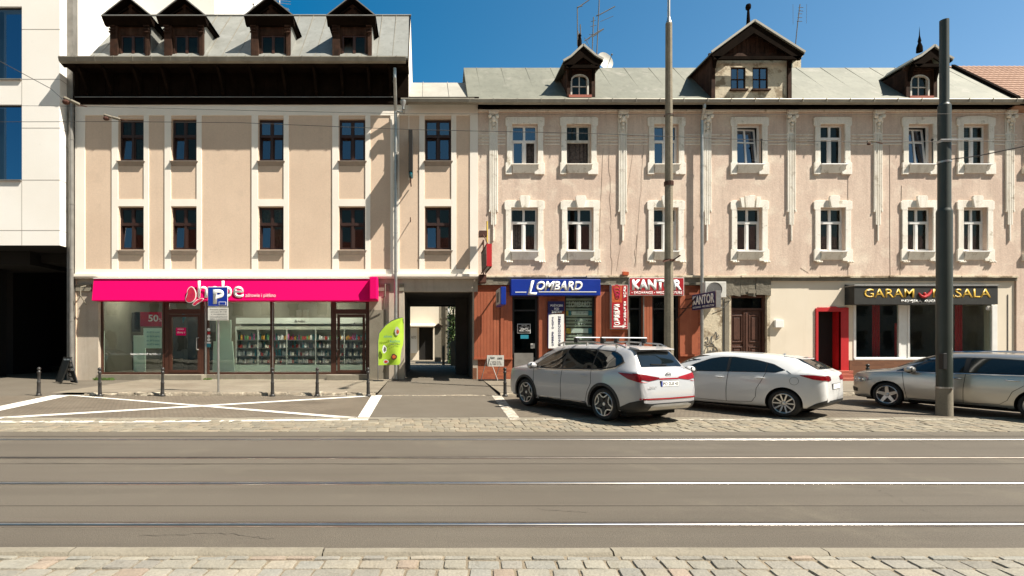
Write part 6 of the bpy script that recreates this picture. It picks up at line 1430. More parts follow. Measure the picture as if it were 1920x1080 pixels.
# --- white hatchback
hat = dict(name='parked_hatchback', label='white hatchback with dark windows, parked between the SUV and the silver car', paint='carwhite', hw=.895, wr=.315, rim=.222, rimtype='ten', axles=(-1.42,1.28), gap=.05,
  T=[(-2.185,.62),(-2.175,.80),(-2.15,.96),(-2.12,1.035),(-2.06,1.065),(-1.70,1.275),(-1.55,1.345),(-1.40,1.368),(-1.0,1.405),(-.5,1.435),(0,1.445),(.35,1.41),(.7,1.30),(1.25,1.00),(1.4,.955),(1.8,.88),(2.05,.80),(2.2,.70),(2.27,.58)],
  B=[(-2.185,.36),(-2.05,.27),(-1.8,.22),(1.8,.17),(2.1,.18),(2.27,.30)],
  W=[(-2.185,.60),(-2.15,.70),(-2.0,.80),(-1.8,.86),(-1.42,.89),(-.7,.88),(.6,.885),(1.28,.895),(1.7,.86),(2.0,.78),(2.15,.68),(2.27,.50)],
  Z=[(-2.185,1.0),(-1.6,.995),(-.6,.955),(.5,.92),(1.3,.88),(2.27,.8)],
  R=[(-2.185,.62),(-1.6,.56),(-1.1,.60),(-.4,.63),(.4,.62),(1.3,.66),(2.3,.6)],
  dlo_lo=[(-1.430,1.055),(-1.250,.995),(-0.730,.98),(0.370,.945),(0.970,.915)], dlo_hi=[(-1.430,1.06),(-1.180,1.185),(-0.830,1.265),(-0.330,1.325),(-0.030,1.315),(0.220,1.265),(0.570,1.125),(0.970,.93)],
  glass=[([(-1.400,1.055),(-1.250,1.01),(-1.060,1.0)],[(-1.400,1.062),(-1.180,1.165),(-1.060,1.20)]), ([(-1.040,1.0),(-0.280,.975)],[(-1.040,1.205),(-0.830,1.245),(-0.280,1.305)]), ([(-0.210,.975),(0.670,.945)],[(-0.210,1.305),(-0.030,1.295),(0.210,1.245),(0.670,1.06)]), ([(0.690,.94),(0.930,.93)],[(0.690,1.04),(0.930,.94)])],
  seams=[[(-.26,.96),(-.23,.6),(-.23,.26)],[(-1.06,.985),(-.98,.80),(-.88,.62),(-.86,.42),(-.78,.30)],[(.98,.92),(.95,.6),(.90,.27)],[(-.78,.30),(-.23,.26),(.90,.27)],[(-1.46,1.05),(-1.56,.98)]],
  handles=[(-0.950,.86),(-0.070,.83)], mirror=(.58,.98),
  extra=[('rear_window',[(-.58,1.09),(.58,1.09)],[(-.58,1.10),(-.50,1.31),(0,1.335),(.50,1.31),(.58,1.10)],BACK,'carglass',.007),
         ('tail_light',[(-.74,.87),(-.55,.84),(-.36,.86)],[(-.74,.96),(-.55,.965),(-.36,.935)],BACK,'taillight',.010),
         ('tail_light_side',[(-2.12,.86),(-1.95,.88),(-1.72,.955)],[(-2.12,.955),(-1.95,.975),(-1.72,.965)],LEFT,'taillight',.010),
         ('lower_bumper',[(-.78,.25),(.78,.25)],[(-.78,.38),(-.5,.42),(.5,.42),(.78,.34)],BACK,'plastic',.008),
         ('side_bumper',[(-2.17,.25),(-1.80,.20)],[(-2.17,.44),(-2.0,.36),(-1.80,.22)],LEFT,'plastic',.006),
         ('windscreen',[(-.66,1.02),(.66,1.02)],[(-.56,1.34),(0,1.37),(.56,1.34)],FRONT,'carglass',.006)], mirrorx=('tail_light_side','tail_light','side_bumper'))
root, hit, decal = car(hat)
decal('tail_light', [(.36,.86),(.55,.84),(.74,.87)], [(.36,.935),(.55,.965),(.74,.96)], BACK, M['taillight'], off=.010)
p = hit(0, .72, BACK, 0); m = MB(); m.box(-.27,.27,p.y-.02,p.y+.01,.665,.775); pl = m.build('number_plate', M['white'], root); m = MB(); m.box(-.28,.28,p.y-.015,p.y+.012,.658,.782); m.build('plate_frame', M['plastic'], pl)
m = MB(); m.prismx([(-1.66,1.30),(-1.655,1.318),(-1.30,1.375),(-1.30,1.30)], -.47, .47); m.build('roof_spoiler', M['carwhite'], root, bevel=.012)
m = MB(); q = hit(-.1,1.10,BACK,.02); m.bar(q, hit(.3,1.12,BACK,.02), .02,.02); m.build('rear_wiper', M['plastic'], root)
m = MB(); m.add([(0,-1.22,1.36),(0,-1.10,1.375),(0,-1.20,1.43),(.012,-1.16,1.365),(-.012,-1.16,1.365)],[(0,3,2),(3,1,2),(1,4,2),(4,0,2)]); m.build('antenna_fin', M['carwhite'], root)
m = MB(); q = hit(-1.78,.80,LEFT,.002); n = 18; c_ = [hit(-1.62+.085*math.cos(2*math.pi*k/n), .83+.085*math.sin(2*math.pi*k/n), LEFT, .001) for k in range(n+1)]; m.path([x for x in c_ if x], .0035, 4); m.build('fuel_flap', M['seam'], root)
anchor(root, -.865, -1.42, 7.57, 11.33, R(40), .95)
# --- silver estate
est = dict(name='parked_estate_car', label='silver grey estate car with five-spoke wheels, partly behind the thick green pole', paint='carsilver', hw=.90, wr=.315, rim=.228, rimtype='five', axles=(-1.30,1.33), gap=.045, handlemat='chrome',
  T=[(-2.33,.64),(-2.31,.78),(-2.27,.96),(-2.18,1.05),(-2.0,1.28),(-1.88,1.36),(-1.6,1.39),(-1.0,1.43),(-.3,1.44),(.2,1.425),(.5,1.375),(.8,1.265),(1.28,1.02),(1.4,.985),(1.75,.94),(2.0,.88),(2.15,.79),(2.22,.66)],
  B=[(-2.33,.36),(-2.2,.28),(-1.9,.21),(1.8,.18),(2.05,.18),(2.22,.28)],
  W=[(-2.33,.68),(-2.25,.80),(-2.0,.87),(-1.30,.895),(-.5,.885),(.6,.885),(1.33,.895),(1.7,.87),(1.95,.80),(2.12,.69),(2.22,.50)],
  Z=[(-2.33,1.0),(-1.6,.98),(-.5,.95),(.6,.925),(1.3,.90),(2.22,.82)],
  R=[(-2.33,.60),(-1.9,.58),(-1.0,.62),(0,.63),(.5,.62),(1.3,.66),(2.3,.6)],
  dlo_lo=[(-2.0,1.04),(-1.7,.99),(-.5,.965),(.6,.945),(1.15,.935)], dlo_hi=[(-2.0,1.06),(-1.85,1.19),(-1.5,1.27),(-.6,1.32),(0,1.32),(.32,1.285),(.7,1.17),(1.15,.95)],
  glass=[([(-1.93,1.05),(-1.7,1.01),(-1.2,1.0)],[(-1.93,1.10),(-1.82,1.19),(-1.5,1.245),(-1.2,1.275)]), ([(-1.12,.995),(-.20,.985)],[(-1.12,1.28),(-.6,1.30),(-.20,1.30)]), ([(-.10,.98),(.78,.965)],[(-.10,1.30),(.30,1.265),(.66,1.14),(.78,1.11)]), ([(.81,.962),(1.10,.955)],[(.81,1.09),(1.10,.965)])],
  seams=[[(-.15,.95),(-.12,.6),(-.12,.27)],[(-1.10,.97),(-1.10,.75),(-.92,.60),(-.84,.40),(-.72,.30)],[(1.02,.93),(.98,.6),(.92,.27)],[(-.72,.30),(-.12,.265),(.92,.27)],[(1.30,.965),(1.6,.935),(1.95,.86)]],
  belt=[(-1.98,1.03),(-1.7,.975),(-.5,.95),(.6,.93),(1.15,.925)], handles=[(-.92,.845),(.02,.825)], mirror=(.84,.985),
  side_extra=[([(-.84,.18),(.90,.18)],[(-.84,.235),(.90,.235)],'alloydk','sill_strip')],
  extra=[('windscreen',[(-.66,1.03),(.66,1.03)],[(-.56,1.36),(0,1.40),(.56,1.36)],FRONT,'carglass',.006),
         ('headlight',[(1.66,.67),(1.90,.60),(2.12,.59)],[(1.66,.70),(1.90,.755),(2.12,.745)],LEFT,'lamplens',.008),
         ('headlight',[(.42,.62),(.70,.62)],[(.42,.72),(.70,.745)],FRONT,'lamplens',.009), ('grille',[(-.42,.66),(.42,.66)],[(-.42,.72),(.42,.72)],FRONT,'plastic',.008),
         ('lower_grille',[(-.40,.30),(.40,.30)],[(-.40,.46),(.40,.46)],FRONT,'plastic',.008), ('fog_light_recess',[(.50,.34),(.74,.34)],[(.50,.47),(.74,.45)],FRONT,'plastic',.008),
         ('fog_light_recess',[(2.0,.34),(2.14,.35)],[(2.0,.43),(2.14,.46)],LEFT,'plastic',.008),
         ('bumper_lip',[(1.72,.19),(2.14,.22)],[(1.72,.205),(2.14,.25)],LEFT,'plastic',.006),
         ('rear_window',[(-.6,1.06),(.6,1.06)],[(-.52,1.30),(.52,1.30)],BACK,'carglass',.006),
         ('tail_light',[(-.78,.78),(-.5,.78)],[(-.78,.94),(-.5,.94)],BACK,'taillight',.008)], mirrorx=('headlight','fog_light_recess','bumper_lip'))
root, hit, decal = car(est)
for sg, dd in ((1,LEFT),(-1,RIGHT)):
    m = MB()
    for u_, z_, r_ in ((1.86,.672,.030),(1.96,.675,.036),(2.06,.67,.028)):
        q = hit(sg*u_, z_, dd, .006)
        if q: m.ball(q, r_, .35, 1, 1, 10, 7)
    m.build('lamp_reflector', M['chrome'], root, smooth=True)
m = MB()
for sg in (-1,1): m.path([(sg*.60,-1.85,1.36),(sg*.63,-1.5,1.435),(sg*.64,-.5,1.47),(sg*.63,.15,1.445),(sg*.62,.3,1.40)], .014, 6)
m.build('roof_rail', M['chrome'], root, smooth=True)
rc = copy_tree(root); rc.scale = (.95,)*3; rc.location = (-21.6, 6.6, .01); rc.rotation_euler = (0,0,R(-90)); rc['label'] = 'silver car on the road far left of the view, mirrored in the left drugstore window'; del rc['group']
anchor(root, -.865, 1.33, 11.25, 13.05, R(28), .95)
# ================================================================ STREET FURNITURE
def bollard0():
    t = thing('bollard', 'x', 'bollard', (0,0,0), 'black iron bollards along the kerb')
    m = MB(); m.lathe([(.0,-.05),(.085,-.05),(.085,.03),(.06,.05),(.052,.09),(.058,.11),(.050,.13),(.046,.36),(.052,.38),(.052,.40),(.040,.42),(.038,.66),(.052,.68),(.052,.705),(.034,.725),(.030,.74)], n=16); m.build('post', M['bollard'], t, smooth=True, angle=50)
    m = MB(); m.ball((0,0,.785), .052, 1, 1, 1, 14, 10); m.build('knob', M['bollard'], t, smooth=True)
    return t
b0 = bollard0()
for i, (x, y, z, lab) in enumerate([(72.5,15.55,.10,'lone black bollard on the ramp left of the chalkboard'),(187.5,15.38,.10,'black bollard below the left edge of the drugstore window'),
    (304.5,15.38,.10,'black bollard in front of the left drugstore door'),(511,15.38,.10,'black bollard in front of the middle of the drugstore shelves'),(594.5,15.38,.10,'black bollard just left of the right drugstore door'),
    (690.5,15.38,.10,'black bollard beside the driveway, left of the lime flag'),(947,15.38,.10,'black bollard just left of the SUV'),(1627,15.75,.19,'black bollard whose knob shows over the silver car bonnet')]):
    o = b0 if i == 0 else copy_tree(b0); o.location = (px(x,y), y, z); o['label'] = lab; o.rotation_euler = (R((-1,1,.5,0,-1,.6,.3,0)[i]), R((0,-1.2,.8,.3,0,.5,-.4,0)[i]), i)
YPS = 15.75
t = thing('parking_sign', 'blue parking sign with white letter P over a small text plate on a thin pole', 'traffic sign', (px(409.5,YPS),YPS,.185))
X = px(409.5,YPS)
m = MB(); m.tube((X,YPS,.17),(X,YPS,pz(538,YPS)),.032,n=12); m.build('post', M['galv'], t, smooth=True)
m = MB(); m.box(px(391,YPS),px(428.5,YPS),YPS-.06,YPS-.045,pz(575,YPS),pz(538,YPS)); pl = m.build('plate', M['white'], t, bevel=.012)
m = MB(); m.box(px(392,YPS),px(427.7,YPS),YPS-.064,YPS-.0605,pz(574,YPS),pz(539,YPS)); m.build('blue_field', M['blue'], pl)
ptext('P', 399.5, 420, 542.5, 570, YPS-.066, pl, M['white'], fat=.045, ex=.003)
m = MB(); m.box(px(412,YPS),px(425.5,YPS),YPS-.070,YPS-.066,pz(572.5,YPS),pz(566,YPS)); m.build('ticket_symbol', M['white'], pl)
m = MB(); m.box(px(413,YPS),px(424.5,YPS),YPS-.074,YPS-.0705,pz(571.7,YPS),pz(566.8,YPS)); m.ball((px(418.7,YPS),YPS-.074,pz(569.2,YPS)),.03,1.3,.1,1); m.build('ticket_fill', M['blue'], pl)
m = MB(); m.box(px(391,YPS),px(429.5,YPS),YPS-.06,YPS-.045,pz(601,YPS),pz(577,YPS)); p2 = m.build('text_plate', M['paper'], t, bevel=.006)
for i, s_ in enumerate(('Postój płatny','pn-pt 8-18','z wyjątkiem','mieszkańców','opłata w parkomacie')): ptext(s_, 394+(1.5 if i in (1,2) else 0), 426.5-(1.5 if i in (1,2) else 0), 579+i*4.4, 582+i*4.4, YPS-.062, p2, M['inkgrey'], ex=.002)
# concrete pole with street lamp arm
CX, CY = px(1254,15.75), 15.75
t = thing('concrete_lamp_pole', 'tall tapered concrete pole with steel top, standing between the SUV and the white hatchback', 'lamp pole', (CX,CY,.19))
m = MB(); n = 8; H = pz(44,CY); m.tube((CX,CY,.15),(CX,CY,H),.145,.098,n=8); m.build('shaft', M['poleconc'], t, bevel=.012)
m = MB(); m.lathe([(.09,-.02),(.085,.02),(.05,.12),(.046,.18)], (CX,CY,H), n=16); m.tube((CX,CY,H),(CX,CY,13.2),.042,.038,n=14); m.build('steel_top', M['galv'], t, smooth=True)
m = MB(); pts = [(CX,CY,13.2),(CX-.02,CY-.35,13.65),(CX-.05,CY-1.2,13.95),(CX-.1,CY-3.0,14.05)]; m.path(pts,.035,10); m.build('lamp_arm', M['galv'], t, smooth=True)
m = MB(); m.ball((CX-.1,CY-3.35,14.05),1,.16,.42,.09,14,8); m.build('lamp_head', M['pipegrey'], t, smooth=True)
m = MB(); m.lathe([(.137,0),(.150,.0),(.150,.05),(.137,.05)], (CX,CY,pz(490,CY)), n=16); m.bar((CX-.05,CY-.14,pz(490,CY)+.02),(CX-.28,CY-.25,pz(490,CY)-.05),.03,.03); m.bar((CX+.05,CY-.14,pz(490,CY)),(CX+.2,CY-.3,pz(490,CY)+.13),.03,.03)
for y in (217,342,344,346,348): m.lathe([(.12,0),(.135,.0),(.135,.02),(.12,.02)], (CX,CY,pz(y,CY)), n=12)
m.build('clamp', M['iron'], t)
# thick tram pole
TX, TY = px(1770.5,11.75), 11.75
t = thing('tram_pole', 'thick dark green stepped steel pole on a pale concrete base before the silver car', 'tram pole', (TX,TY,.03))
z = lambda y: pz(y,TY)
m = MB(); m.lathe([(.140,z(727)),(.140,z(398)),(.135,z(395)),(.119,z(392.5)),(.115,z(390)),(.115,z(202)),(.112,z(198)),(.088,z(195)),(.085,z(193)),(.082,z(38)),(.0,z(36))], (TX,TY,0), n=28); m.build('shaft', M['polegreen'], t, smooth=True, angle=30)
m = MB(); m.lathe([(.0,.0),(.146,.0),(.142,z(728)),(.0,z(727.5))], (TX,TY,.0), n=24); m.build('concrete_base', M['concrete'], t, smooth=True, angle=30)
m = MB(); m.lathe([(.143,0),(.153,.0),(.153,.035),(.143,.035)], (TX,TY,z(728)), n=24); m.box(TX-.0,TX+.05,TY-.17,TY-.14,z(729),z(725)); m.build('base_band', M['galv'], t)
m = MB(); m.box(TX-.148,TX-.06,TY-.13,TY-.02,z(692),z(662)); m.build('service_hatch', M['plastic'], t, bevel=.01)
m = MB(); m.lathe([(.115,0),(.125,.0),(.125,.05),(.115,.05)], (TX,TY,z(268)), n=20); m.lathe([(.115,0),(.123,.0),(.123,.04),(.115,.04)], (TX,TY,z(306)), n=20); m.bar((TX-.2,TY-.12,z(266)),(TX+.25,TY-.16,z(267)),.04,.03); m.build('wire_clamp', M['galv'], t)
# overhead wires
def wire(label, pts, r, name='overhead_wire', mat='wire', grp='overhead tram wires'):
    m = MB(); out = []
    for k in range(len(pts)-1):
        for j in range(10):
            u = j/10; out.append(tuple(pts[k][q]+(pts[k+1][q]-pts[k][q])*u for q in range(3)))
    out.append(pts[-1]); m.path(out, r, 6); o = m.build(name, M[mat], smooth=True); tag(o, label, 'wire', grp); return o
YW = 9.6
W_ = lambda x, y, Y=YW: (px(x,Y), Y, pz(y,Y))
wire('uppermost overhead wire, crossing just under the dark eave of the beige house', [W_(-900,192),W_(0,198),W_(140,199),W_(500,208),W_(760,213),W_(1300,215),W_(2000,213),W_(2900,208)], .0035)
wire('pale overhead wire running across the upper windows to the thick pole', [W_(-900,226),W_(0,228.5),W_(230,228),W_(450,230),W_(770,243),W_(1100,250),W_(1430,263),W_(1600,266),W_(2000,264),W_(2900,262)], .0048)
wire('short slanting wire at the upper left corner in front of the blue glass', [(px(-80,9.9),9.9,pz(72,9.9)),(px(95,9.9),9.9,pz(166,9.9)),(px(122,9.6),9.6,pz(190,9.6))], .006)
wire('span wire rising to the right from the collar of the thick pole', [(TX,TY-.15,z(303)),(px(1830,11.2),11.2,pz(293,11.2)),(px(2000,10.2),10.2,pz(258,10.2)),(px(2500,7.5),7.5,pz(120,7.5))], .011)
def insul(label, pts, Y, big):
    t = thing('wire_insulator', label, 'insulator', (px(pts[0][0],Y),Y,pz(pts[0][1],Y)), 'insulators on the overhead wires'); m = MB(); q = [(px(a,Y),Y,pz(b,Y)) for a, b in pts]
    m.tube(q[0], q[1], .028*big, .02*big, n=8); 
    for k in range(5):
        u = .2+k*.15; c = Vector(q[1]).lerp(Vector(q[2]), u); m.ball(c, .03*big, 1, 1, .8, 8, 5)
    m.tube(q[1], q[2], .012, n=6); m.build('insulator_body', M['concrete'], t, smooth=True)
    m = MB(); m.ball(Vector(q[0])+Vector((.03,0,-.06*big)), .045*big, 1.3, 1, .8, 8, 6); m.bar(q[2], Vector(q[2])+Vector((.12,0,-.03)), .02, .012); m.build('clamp', M['iron'], t)
insul('brownish insulator on the wire at the left end of the dark eave', [(121,184),(131,188),(150,197)], 9.55, 1.2)
insul('insulator on the wire above the leftmost upper brown window', [(196,216),(210,220),(226,224)], 9.55, 1.0)
insul('insulator on the wire left of the fifth pilaster', [(1626,266),(1633,265),(1642,266)], 9.55, .6)
# antennas, chimneys, dishes on the roofs
t = thing('chimney', 'dark chimney stack behind the small left dormer of the tenement', 'chimney', (px(1114,23.4),23.4,13.0)); m = MB(); m.box(px(1103,23.4),px(1121,23.4),23.4,23.9,12.6,pz(101,23.4)); m.build('stack', M['darkbrick'], t)
t = thing('chimney', 'weathered plastered chimney just right of the large dormer', 'chimney', (px(1493,23.4),23.4,13.0)); m = MB(); m.box(px(1486,23.4),px(1502,23.4),23.4,24,12.6,pz(107,23.4)); m.box(px(1484,23.4),px(1504,23.4),23.35,24.05,pz(107,23.4),pz(104,23.4)); m.build('stack', M['oldplaster'], t)
YQ = 23.5
def ant(label, segs, Y, r=.023, mat='inkgrey', name='tv_antenna'):
    base = segs[0]; t = thing(name, label, 'antenna', (px(base[0],Y),Y,pz(base[1],Y))); m = MB()
    for s in segs: m.tube((px(s[0],Y),Y+random.uniform(-.02,.02),pz(s[1],Y)),(px(s[2],Y),Y+(s[4] if len(s) > 4 else 0),pz(s[3],Y)),s[5] if len(s) > 5 else r,n=6)
    m.build('mast_and_rods', M[mat], t); return t
ant('tallest antenna mast, nearest the white dish, cut off by the top edge', [(1119,104,1124,-10),(1124,28,1153,12),(1120,60,1132,54),(1110,70,1132,54),(1122,28,1118,30),(1126,40,1150,30,0,.01)], YQ)
ant('antenna of short rods on a thin mast left of the tallest mast', [(1110,104,1113,32),(1096,77,1120,60),(1096,70,1107,90,0,.01),(1105,64,1118,66,0,.012),(1107,50,1118,47,0,.012),(1108,40,1117,38,0,.012),(1097,84,1112,62,0,.01)], YQ)
ant('hooked antenna rising from behind the small left dormer peak', [(1083,85,1082.5,14),(1082,14,1092,11),(1082,15,1110,-4),(1089,72,1088,46),(1084,58,1086,88,0,.03)], YQ)
ant('thin antenna mast with short rods right of the large dormer', [(1490,104,1496,40),(1496,40,1500,8),(1494,40,1504,40,0,.012),(1495,33,1504,33,0,.012),(1496,26,1504,26,0,.012),(1497,20,1506,21,0,.012),(1497,14,1506,14,0,.012),(1487,8,1487,46,0,.006),(1512,8,1512,44,0,.006)], YQ, .02)
ant('silver comb antenna behind the third dormer of the beige house', [(525,34,524,-6),(512,4,545,8,0,.01),(513,0,545,3,0,.01),(518,8,543,19,0,.01),(520,12,541,16,0,.01),(516,-3,540,-1,0,.01)], YQ, .022, 'galv')
def dish(label, x, y, r, Y, yaw):
    t = thing('satellite_dish', label, 'satellite dish', (px(x,Y),Y,pz(y,Y))); m = MB(); n = 24; prof = [(r*k/6, .10*r*(k/6)**2*2.2) for k in range(7)]; vs = []
    Mx = Matrix.Rotation(yaw,3,'Z') @ Matrix.Rotation(R(-12),3,'X')
    for j in range(7):
        for i in range(n):
            a = 2*math.pi*i/n; vs.append(Vector((px(x,Y),Y,pz(y,Y)))+Mx@Vector((prof[j][0]*math.cos(a), -prof[j][1]+.08, prof[j][0]*math.sin(a)*1.06)))
    m.add(vs, [(j*n+i, j*n+(i+1)%n, (j+1)*n+(i+1)%n, (j+1)*n+i) for j in range(6) for i in range(n)]); m.build('reflector', M['dish'], t, smooth=True)
    c = Vector((px(x,Y),Y,pz(y,Y))); m = MB(); m.tube(c+Mx@Vector((0,0,-r)), c+Mx@Vector((0,-.45,-.05)), .013); m.ball(c+Mx@Vector((0,-.45,-.05)), .04); m.tube(c+Vector((0,.1,0)), c+Vector((0,.1,-1.2)), .03); m.build('arm', M['inkgrey'], t)
dish('round white satellite dish on the ridge beside the small left dormer', 1135, 114, .40, 23.6, R(18))
dish('white satellite dish mostly hidden behind the third dormer of the beige house', 481, 22, .32, 23.4, R(0))
# boards and flag
YO = 19.3
t = thing('chalkboard', 'black folding chalkboard with white writing on the ramp by the dark drive-through', 'chalkboard', (px(125,YO),YO,.2))
zA = .215; top = pz(670,YO); 
P = lambda x, y, Y=YO: Vector((px(x,Y),Y,pz(y,Y)))
a, b, c, d = P(118,670,19.6), P(132,670,19.1), P(145,719,19.0), P(132,720,19.5)
for q in (c, d): q.z = zA
nrm = (b-a).cross(d-a).normalized(); 
if nrm.y > 0: nrm = -nrm
m = MB(); m.add([a,b,c,d,a-nrm*.03,b-nrm*.03,c-nrm*.03,d-nrm*.03],[(0,1,2,3),(4,7,6,5),(0,4,5,1),(1,5,6,2),(2,6,7,3),(3,7,4,0)]); bd = m.build('front_board', M['chalk'], t)
U = (b-a).normalized(); Vv = (a-d).normalized(); w = (b-a).length; h = (a-d).length
for i, s_ in enumerate(('SALON','FRYZJER','MĘSKI','40 ZŁ','ZAPRASZAMY')): text(s_, (w*.06,w*.94,h*(.80-.185*i),h*(.95-.185*i)), 0, bd, M['white'], O=d+nrm*.006, U=U, V=Vv, ex=.004, fat=.06)
e, f = P(105,719,19.8), P(115,719,19.2); e.z = f.z = zA
m = MB(); m.add([a-nrm*.032,b-nrm*.032,f,e],[(0,1,2,3)]); m.bar(a-nrm*.04,e,.04,.03); m.bar(b-nrm*.04,f,.04,.03); m.build('rear_board', M['awndark'], t)
YR_ = 20.3
t = thing('sandwich_board', 'small A-frame stand with a cream poster by the planked wall right of the passage', 'sandwich board', (px(925,YR_),YR_,.24))
m = MB(); X = lambda x: px(x,YR_); Zz = lambda y: pz(y,YR_)
m.box(X(913),X(944.5),YR_-.05,YR_-.03,Zz(687),Zz(666)); p_ = m.build('poster_panel', M['paper'], t)
m = MB()
for q in ((914,667,902,711,.0),(916,667,931,711,-.35),(943,667,930,711,.2)): m.tube((X(q[0]),YR_-.02,Zz(q[1])),(X(q[2]),YR_+q[4],.245),.014,n=8)
m.build('legs_frame', M['pipegrey'], t)
m = MB(); m.box(X(898),X(944),YR_-.25,YR_+.2,.235,.265); m.build('rubber_base', M['plastic'], t)
ptext('OBIADY', 918, 928, 669, 673, YR_-.054, p_, M['inkgrey'], ex=.002, fat=.02); ptext('DOMOWE', 933, 942, 670, 674, YR_-.054, p_, M['inkgrey'], ex=.002, fat=.02); ptext('ZUPA 9 ZŁ\nDANIE 21 ZŁ', 919, 941, 677, 684, YR_-.054, p_, M['inkgrey'], ex=.002)
YF_ = 20.0
t = thing('feather_flag', 'lime green feather flag with food pictures standing between the drugstore and the passage', 'flag', (px(709,YF_),YF_,.22))
out_l = [(709,685),(709,660),(709,640),(711,625),(716,618),(724,609),(735,601),(746,597),(755,595.5)]
out_r = [(748,684),(751,680),(751,668),(753,655),(756,645),(757,630),(757,618),(757,606),(756,597)]
m = MB(); vs = []; nn_ = 10
for k, ((a, b), (c, d)) in enumerate(zip(out_l, out_r)):
    for j in range(nn_+1):
        u = j/nn_; x = a+(c-a)*u; y = b+(d-b)*u; vs.append((px(x,YF_), YF_+.06*math.sin(u*5+k*.5)*u-.03*u, pz(y,YF_)))
m.add(vs, [(k*(nn_+1)+j, k*(nn_+1)+j+1, (k+1)*(nn_+1)+j+1, (k+1)*(nn_+1)+j) for k in range(8) for j in range(nn_)]); sail = m.build('sail', M['lime'], t, smooth=True)
m = MB(); pts = [(709,712)]+out_l; m.path([(px(a-.3,YF_),YF_,max(pz(b,YF_),.24)) for a, b in pts],.014,8); m.build('pole', M['inkgrey'], t, smooth=True)
m = MB(); m.box(px(700,YF_),px(719,YF_),YF_-.2,YF_+.2,.225,.25); m.build('foot', M['plastic'], t, bevel=.01)
def blob(x, y, rx, ry, mat, n=14, dy=.075): 
    m = MB(); m.add([(px(x+rx*math.cos(2*math.pi*k/n)*(1+.12*math.sin(3*k)),YF_), YF_-dy, pz(y+ry*math.sin(2*math.pi*k/n)*(1+.1*math.cos(5*k)),YF_)) for k in range(n)],[tuple(range(n))[::-1]]); m.build('print', M[mat], sail)
blob(721,655,4,7.5,'white'); blob(722,655,2.2,4.5,'inkgrey',dy=.08); blob(739,669,5.6,5.6,'iron'); blob(739,669,3.4,3.4,'orange',dy=.08); blob(724,678,5,4,'paper'); blob(724,678,3.4,2.2,'redlite',dy=.08); blob(745,621,4.5,8,'paper'); blob(746,622,2.4,4,'orange',dy=.08)
ptext('zdrowa', 719, 735, 628, 633, YF_-.078, sail, M['teal'], ex=.002, shear=.3); ptext('kuchnia', 731, 750, 637, 642, YF_-.078, sail, M['teal'], ex=.002, shear=.3); ptext('na wynos', 728, 750, 645, 648, YF_-.078, sail, M['inkgrey'], ex=.002, shear=.2)
# weeds at the foot of the drugstore wall
def tuft(label, xa_, xb_, Y, n, seed, h=.12):
    random.seed(seed); m = MB()
    for k in range(n):
        x = random.uniform(px(xa_,Y),px(xb_,Y)); y = Y+random.uniform(-.08,.08); a = random.uniform(0,6.28); hh = h*random.uniform(.3,1); dx, dy = math.cos(a)*.06*random.random()*2, math.sin(a)*.05; w = .010
        m.add([(x-w,y,.22),(x+w,y,.22),(x+dx*.6+w*.7,y+dy*.6,.22+hh*.7),(x+dx,y+dy,.22+hh),(x+dx*.6-w*.7,y+dy*.6,.22+hh*.7)],[(0,1,2,3,4)])
    o = m.build('weeds', M['leaf']); tag(o, label, 'weeds', None, 'stuff')
tuft('low green weeds at the foot of the wall under the left shop window', 176, 214, 20.55, 260, 3); tuft('small green weeds beside the left drugstore door step', 380, 396, 20.55, 120, 5, .10); tuft('sparse weeds along the drugstore plinth', 400, 600, 20.7, 90, 6, .05)
# ================================================================ YARD SEEN THROUGH THE PASSAGE
t = thing('yard_building', 'sunlit cream outbuilding with a garage opening painted shade-black, seen through the passage', 'building', (px(795,44),44,.3)); Y5 = 44
a = lambda x: px(x,Y5); b = lambda y: pz(y,Y5)
m = MB(); m.wall(a(740), a(823), .2, 9, Y5, [(a(785.5),a(812),.28,b(613.5))], .3); m.box(a(740),a(823),48,48.2,.2,9); m.add([(a(823),Y5,.2),(a(823),48,.2),(a(823),48,9),(a(823),Y5,9)],[(0,1,2,3)]); m.build('wall', M['creamwall'], t)
m = MB(); m.box(a(785),a(813),Y5+.31,Y5+.35,.2,b(613)); m.build('garage_shade', M['black'], t)  # black sheet stands in for the shaded garage opening
m = MB(); m.prismx([(Y5-1.2,b(612)-.05),(Y5-1.2,b(611.5)+.02),(Y5-.001,b(607)),(Y5-.001,b(612.5))], a(765), a(816)); m.build('canopy', M['creamwall'], t)
m = MB(); m.box(a(770),a(782),Y5-.12,Y5-.002,b(662),b(614.5)); m.build('white_panel', M['white'], t); ptext('AUTO', 771, 780, 630, 635, Y5-.13, t, M['inkgrey'], ex=.01)
t = thing('garden_hut', 'narrow grey hut with a dark pyramid roof in the yard beyond the passage', 'hut', (px(820,40),40,.3)); m = MB(); m.box(px(815,40),px(827,40),40,40.8,.2,pz(613,40)); m.build('wall', M['concrete'], t)
m = MB(); x0, x1, z0_, z1_ = px(813.5,40), px(830.5,40), pz(613,40), pz(605.5,40); m.add([(x0,39.8,z0_),(x1,39.8,z0_),(x1,41,z0_),(x0,41,z0_),((x0+x1)/2,40.4,z1_)],[(0,1,4),(1,2,4),(2,3,4),(3,0,4)]); m.build('roof', M['darkwood'], t)
t = thing('yard_house', 'pale house wall with a drainpipe, right side of the yard beyond the passage', 'house', (px(845,36),36,.3)); m = MB(); m.box(px(823.5,44.2),px(842,44.2),44.2,47,.2,9); m.box(px(842,36),px(900,36),36,39,.2,3.6); m.build('wall', M['concrete'], t)
m = MB(); m.tube((px(841,44),44,.3),(px(841,44),44,9),.08); m.build('downpipe', M['white'], t); m = MB(); [m.box(px(826,44),px(841,44),44.15,44.199,pz(y+1,44),pz(y,44)) for y in (596,608)]; m.build('string_course', M['concrete'], t)
random.seed(12); m = MB()
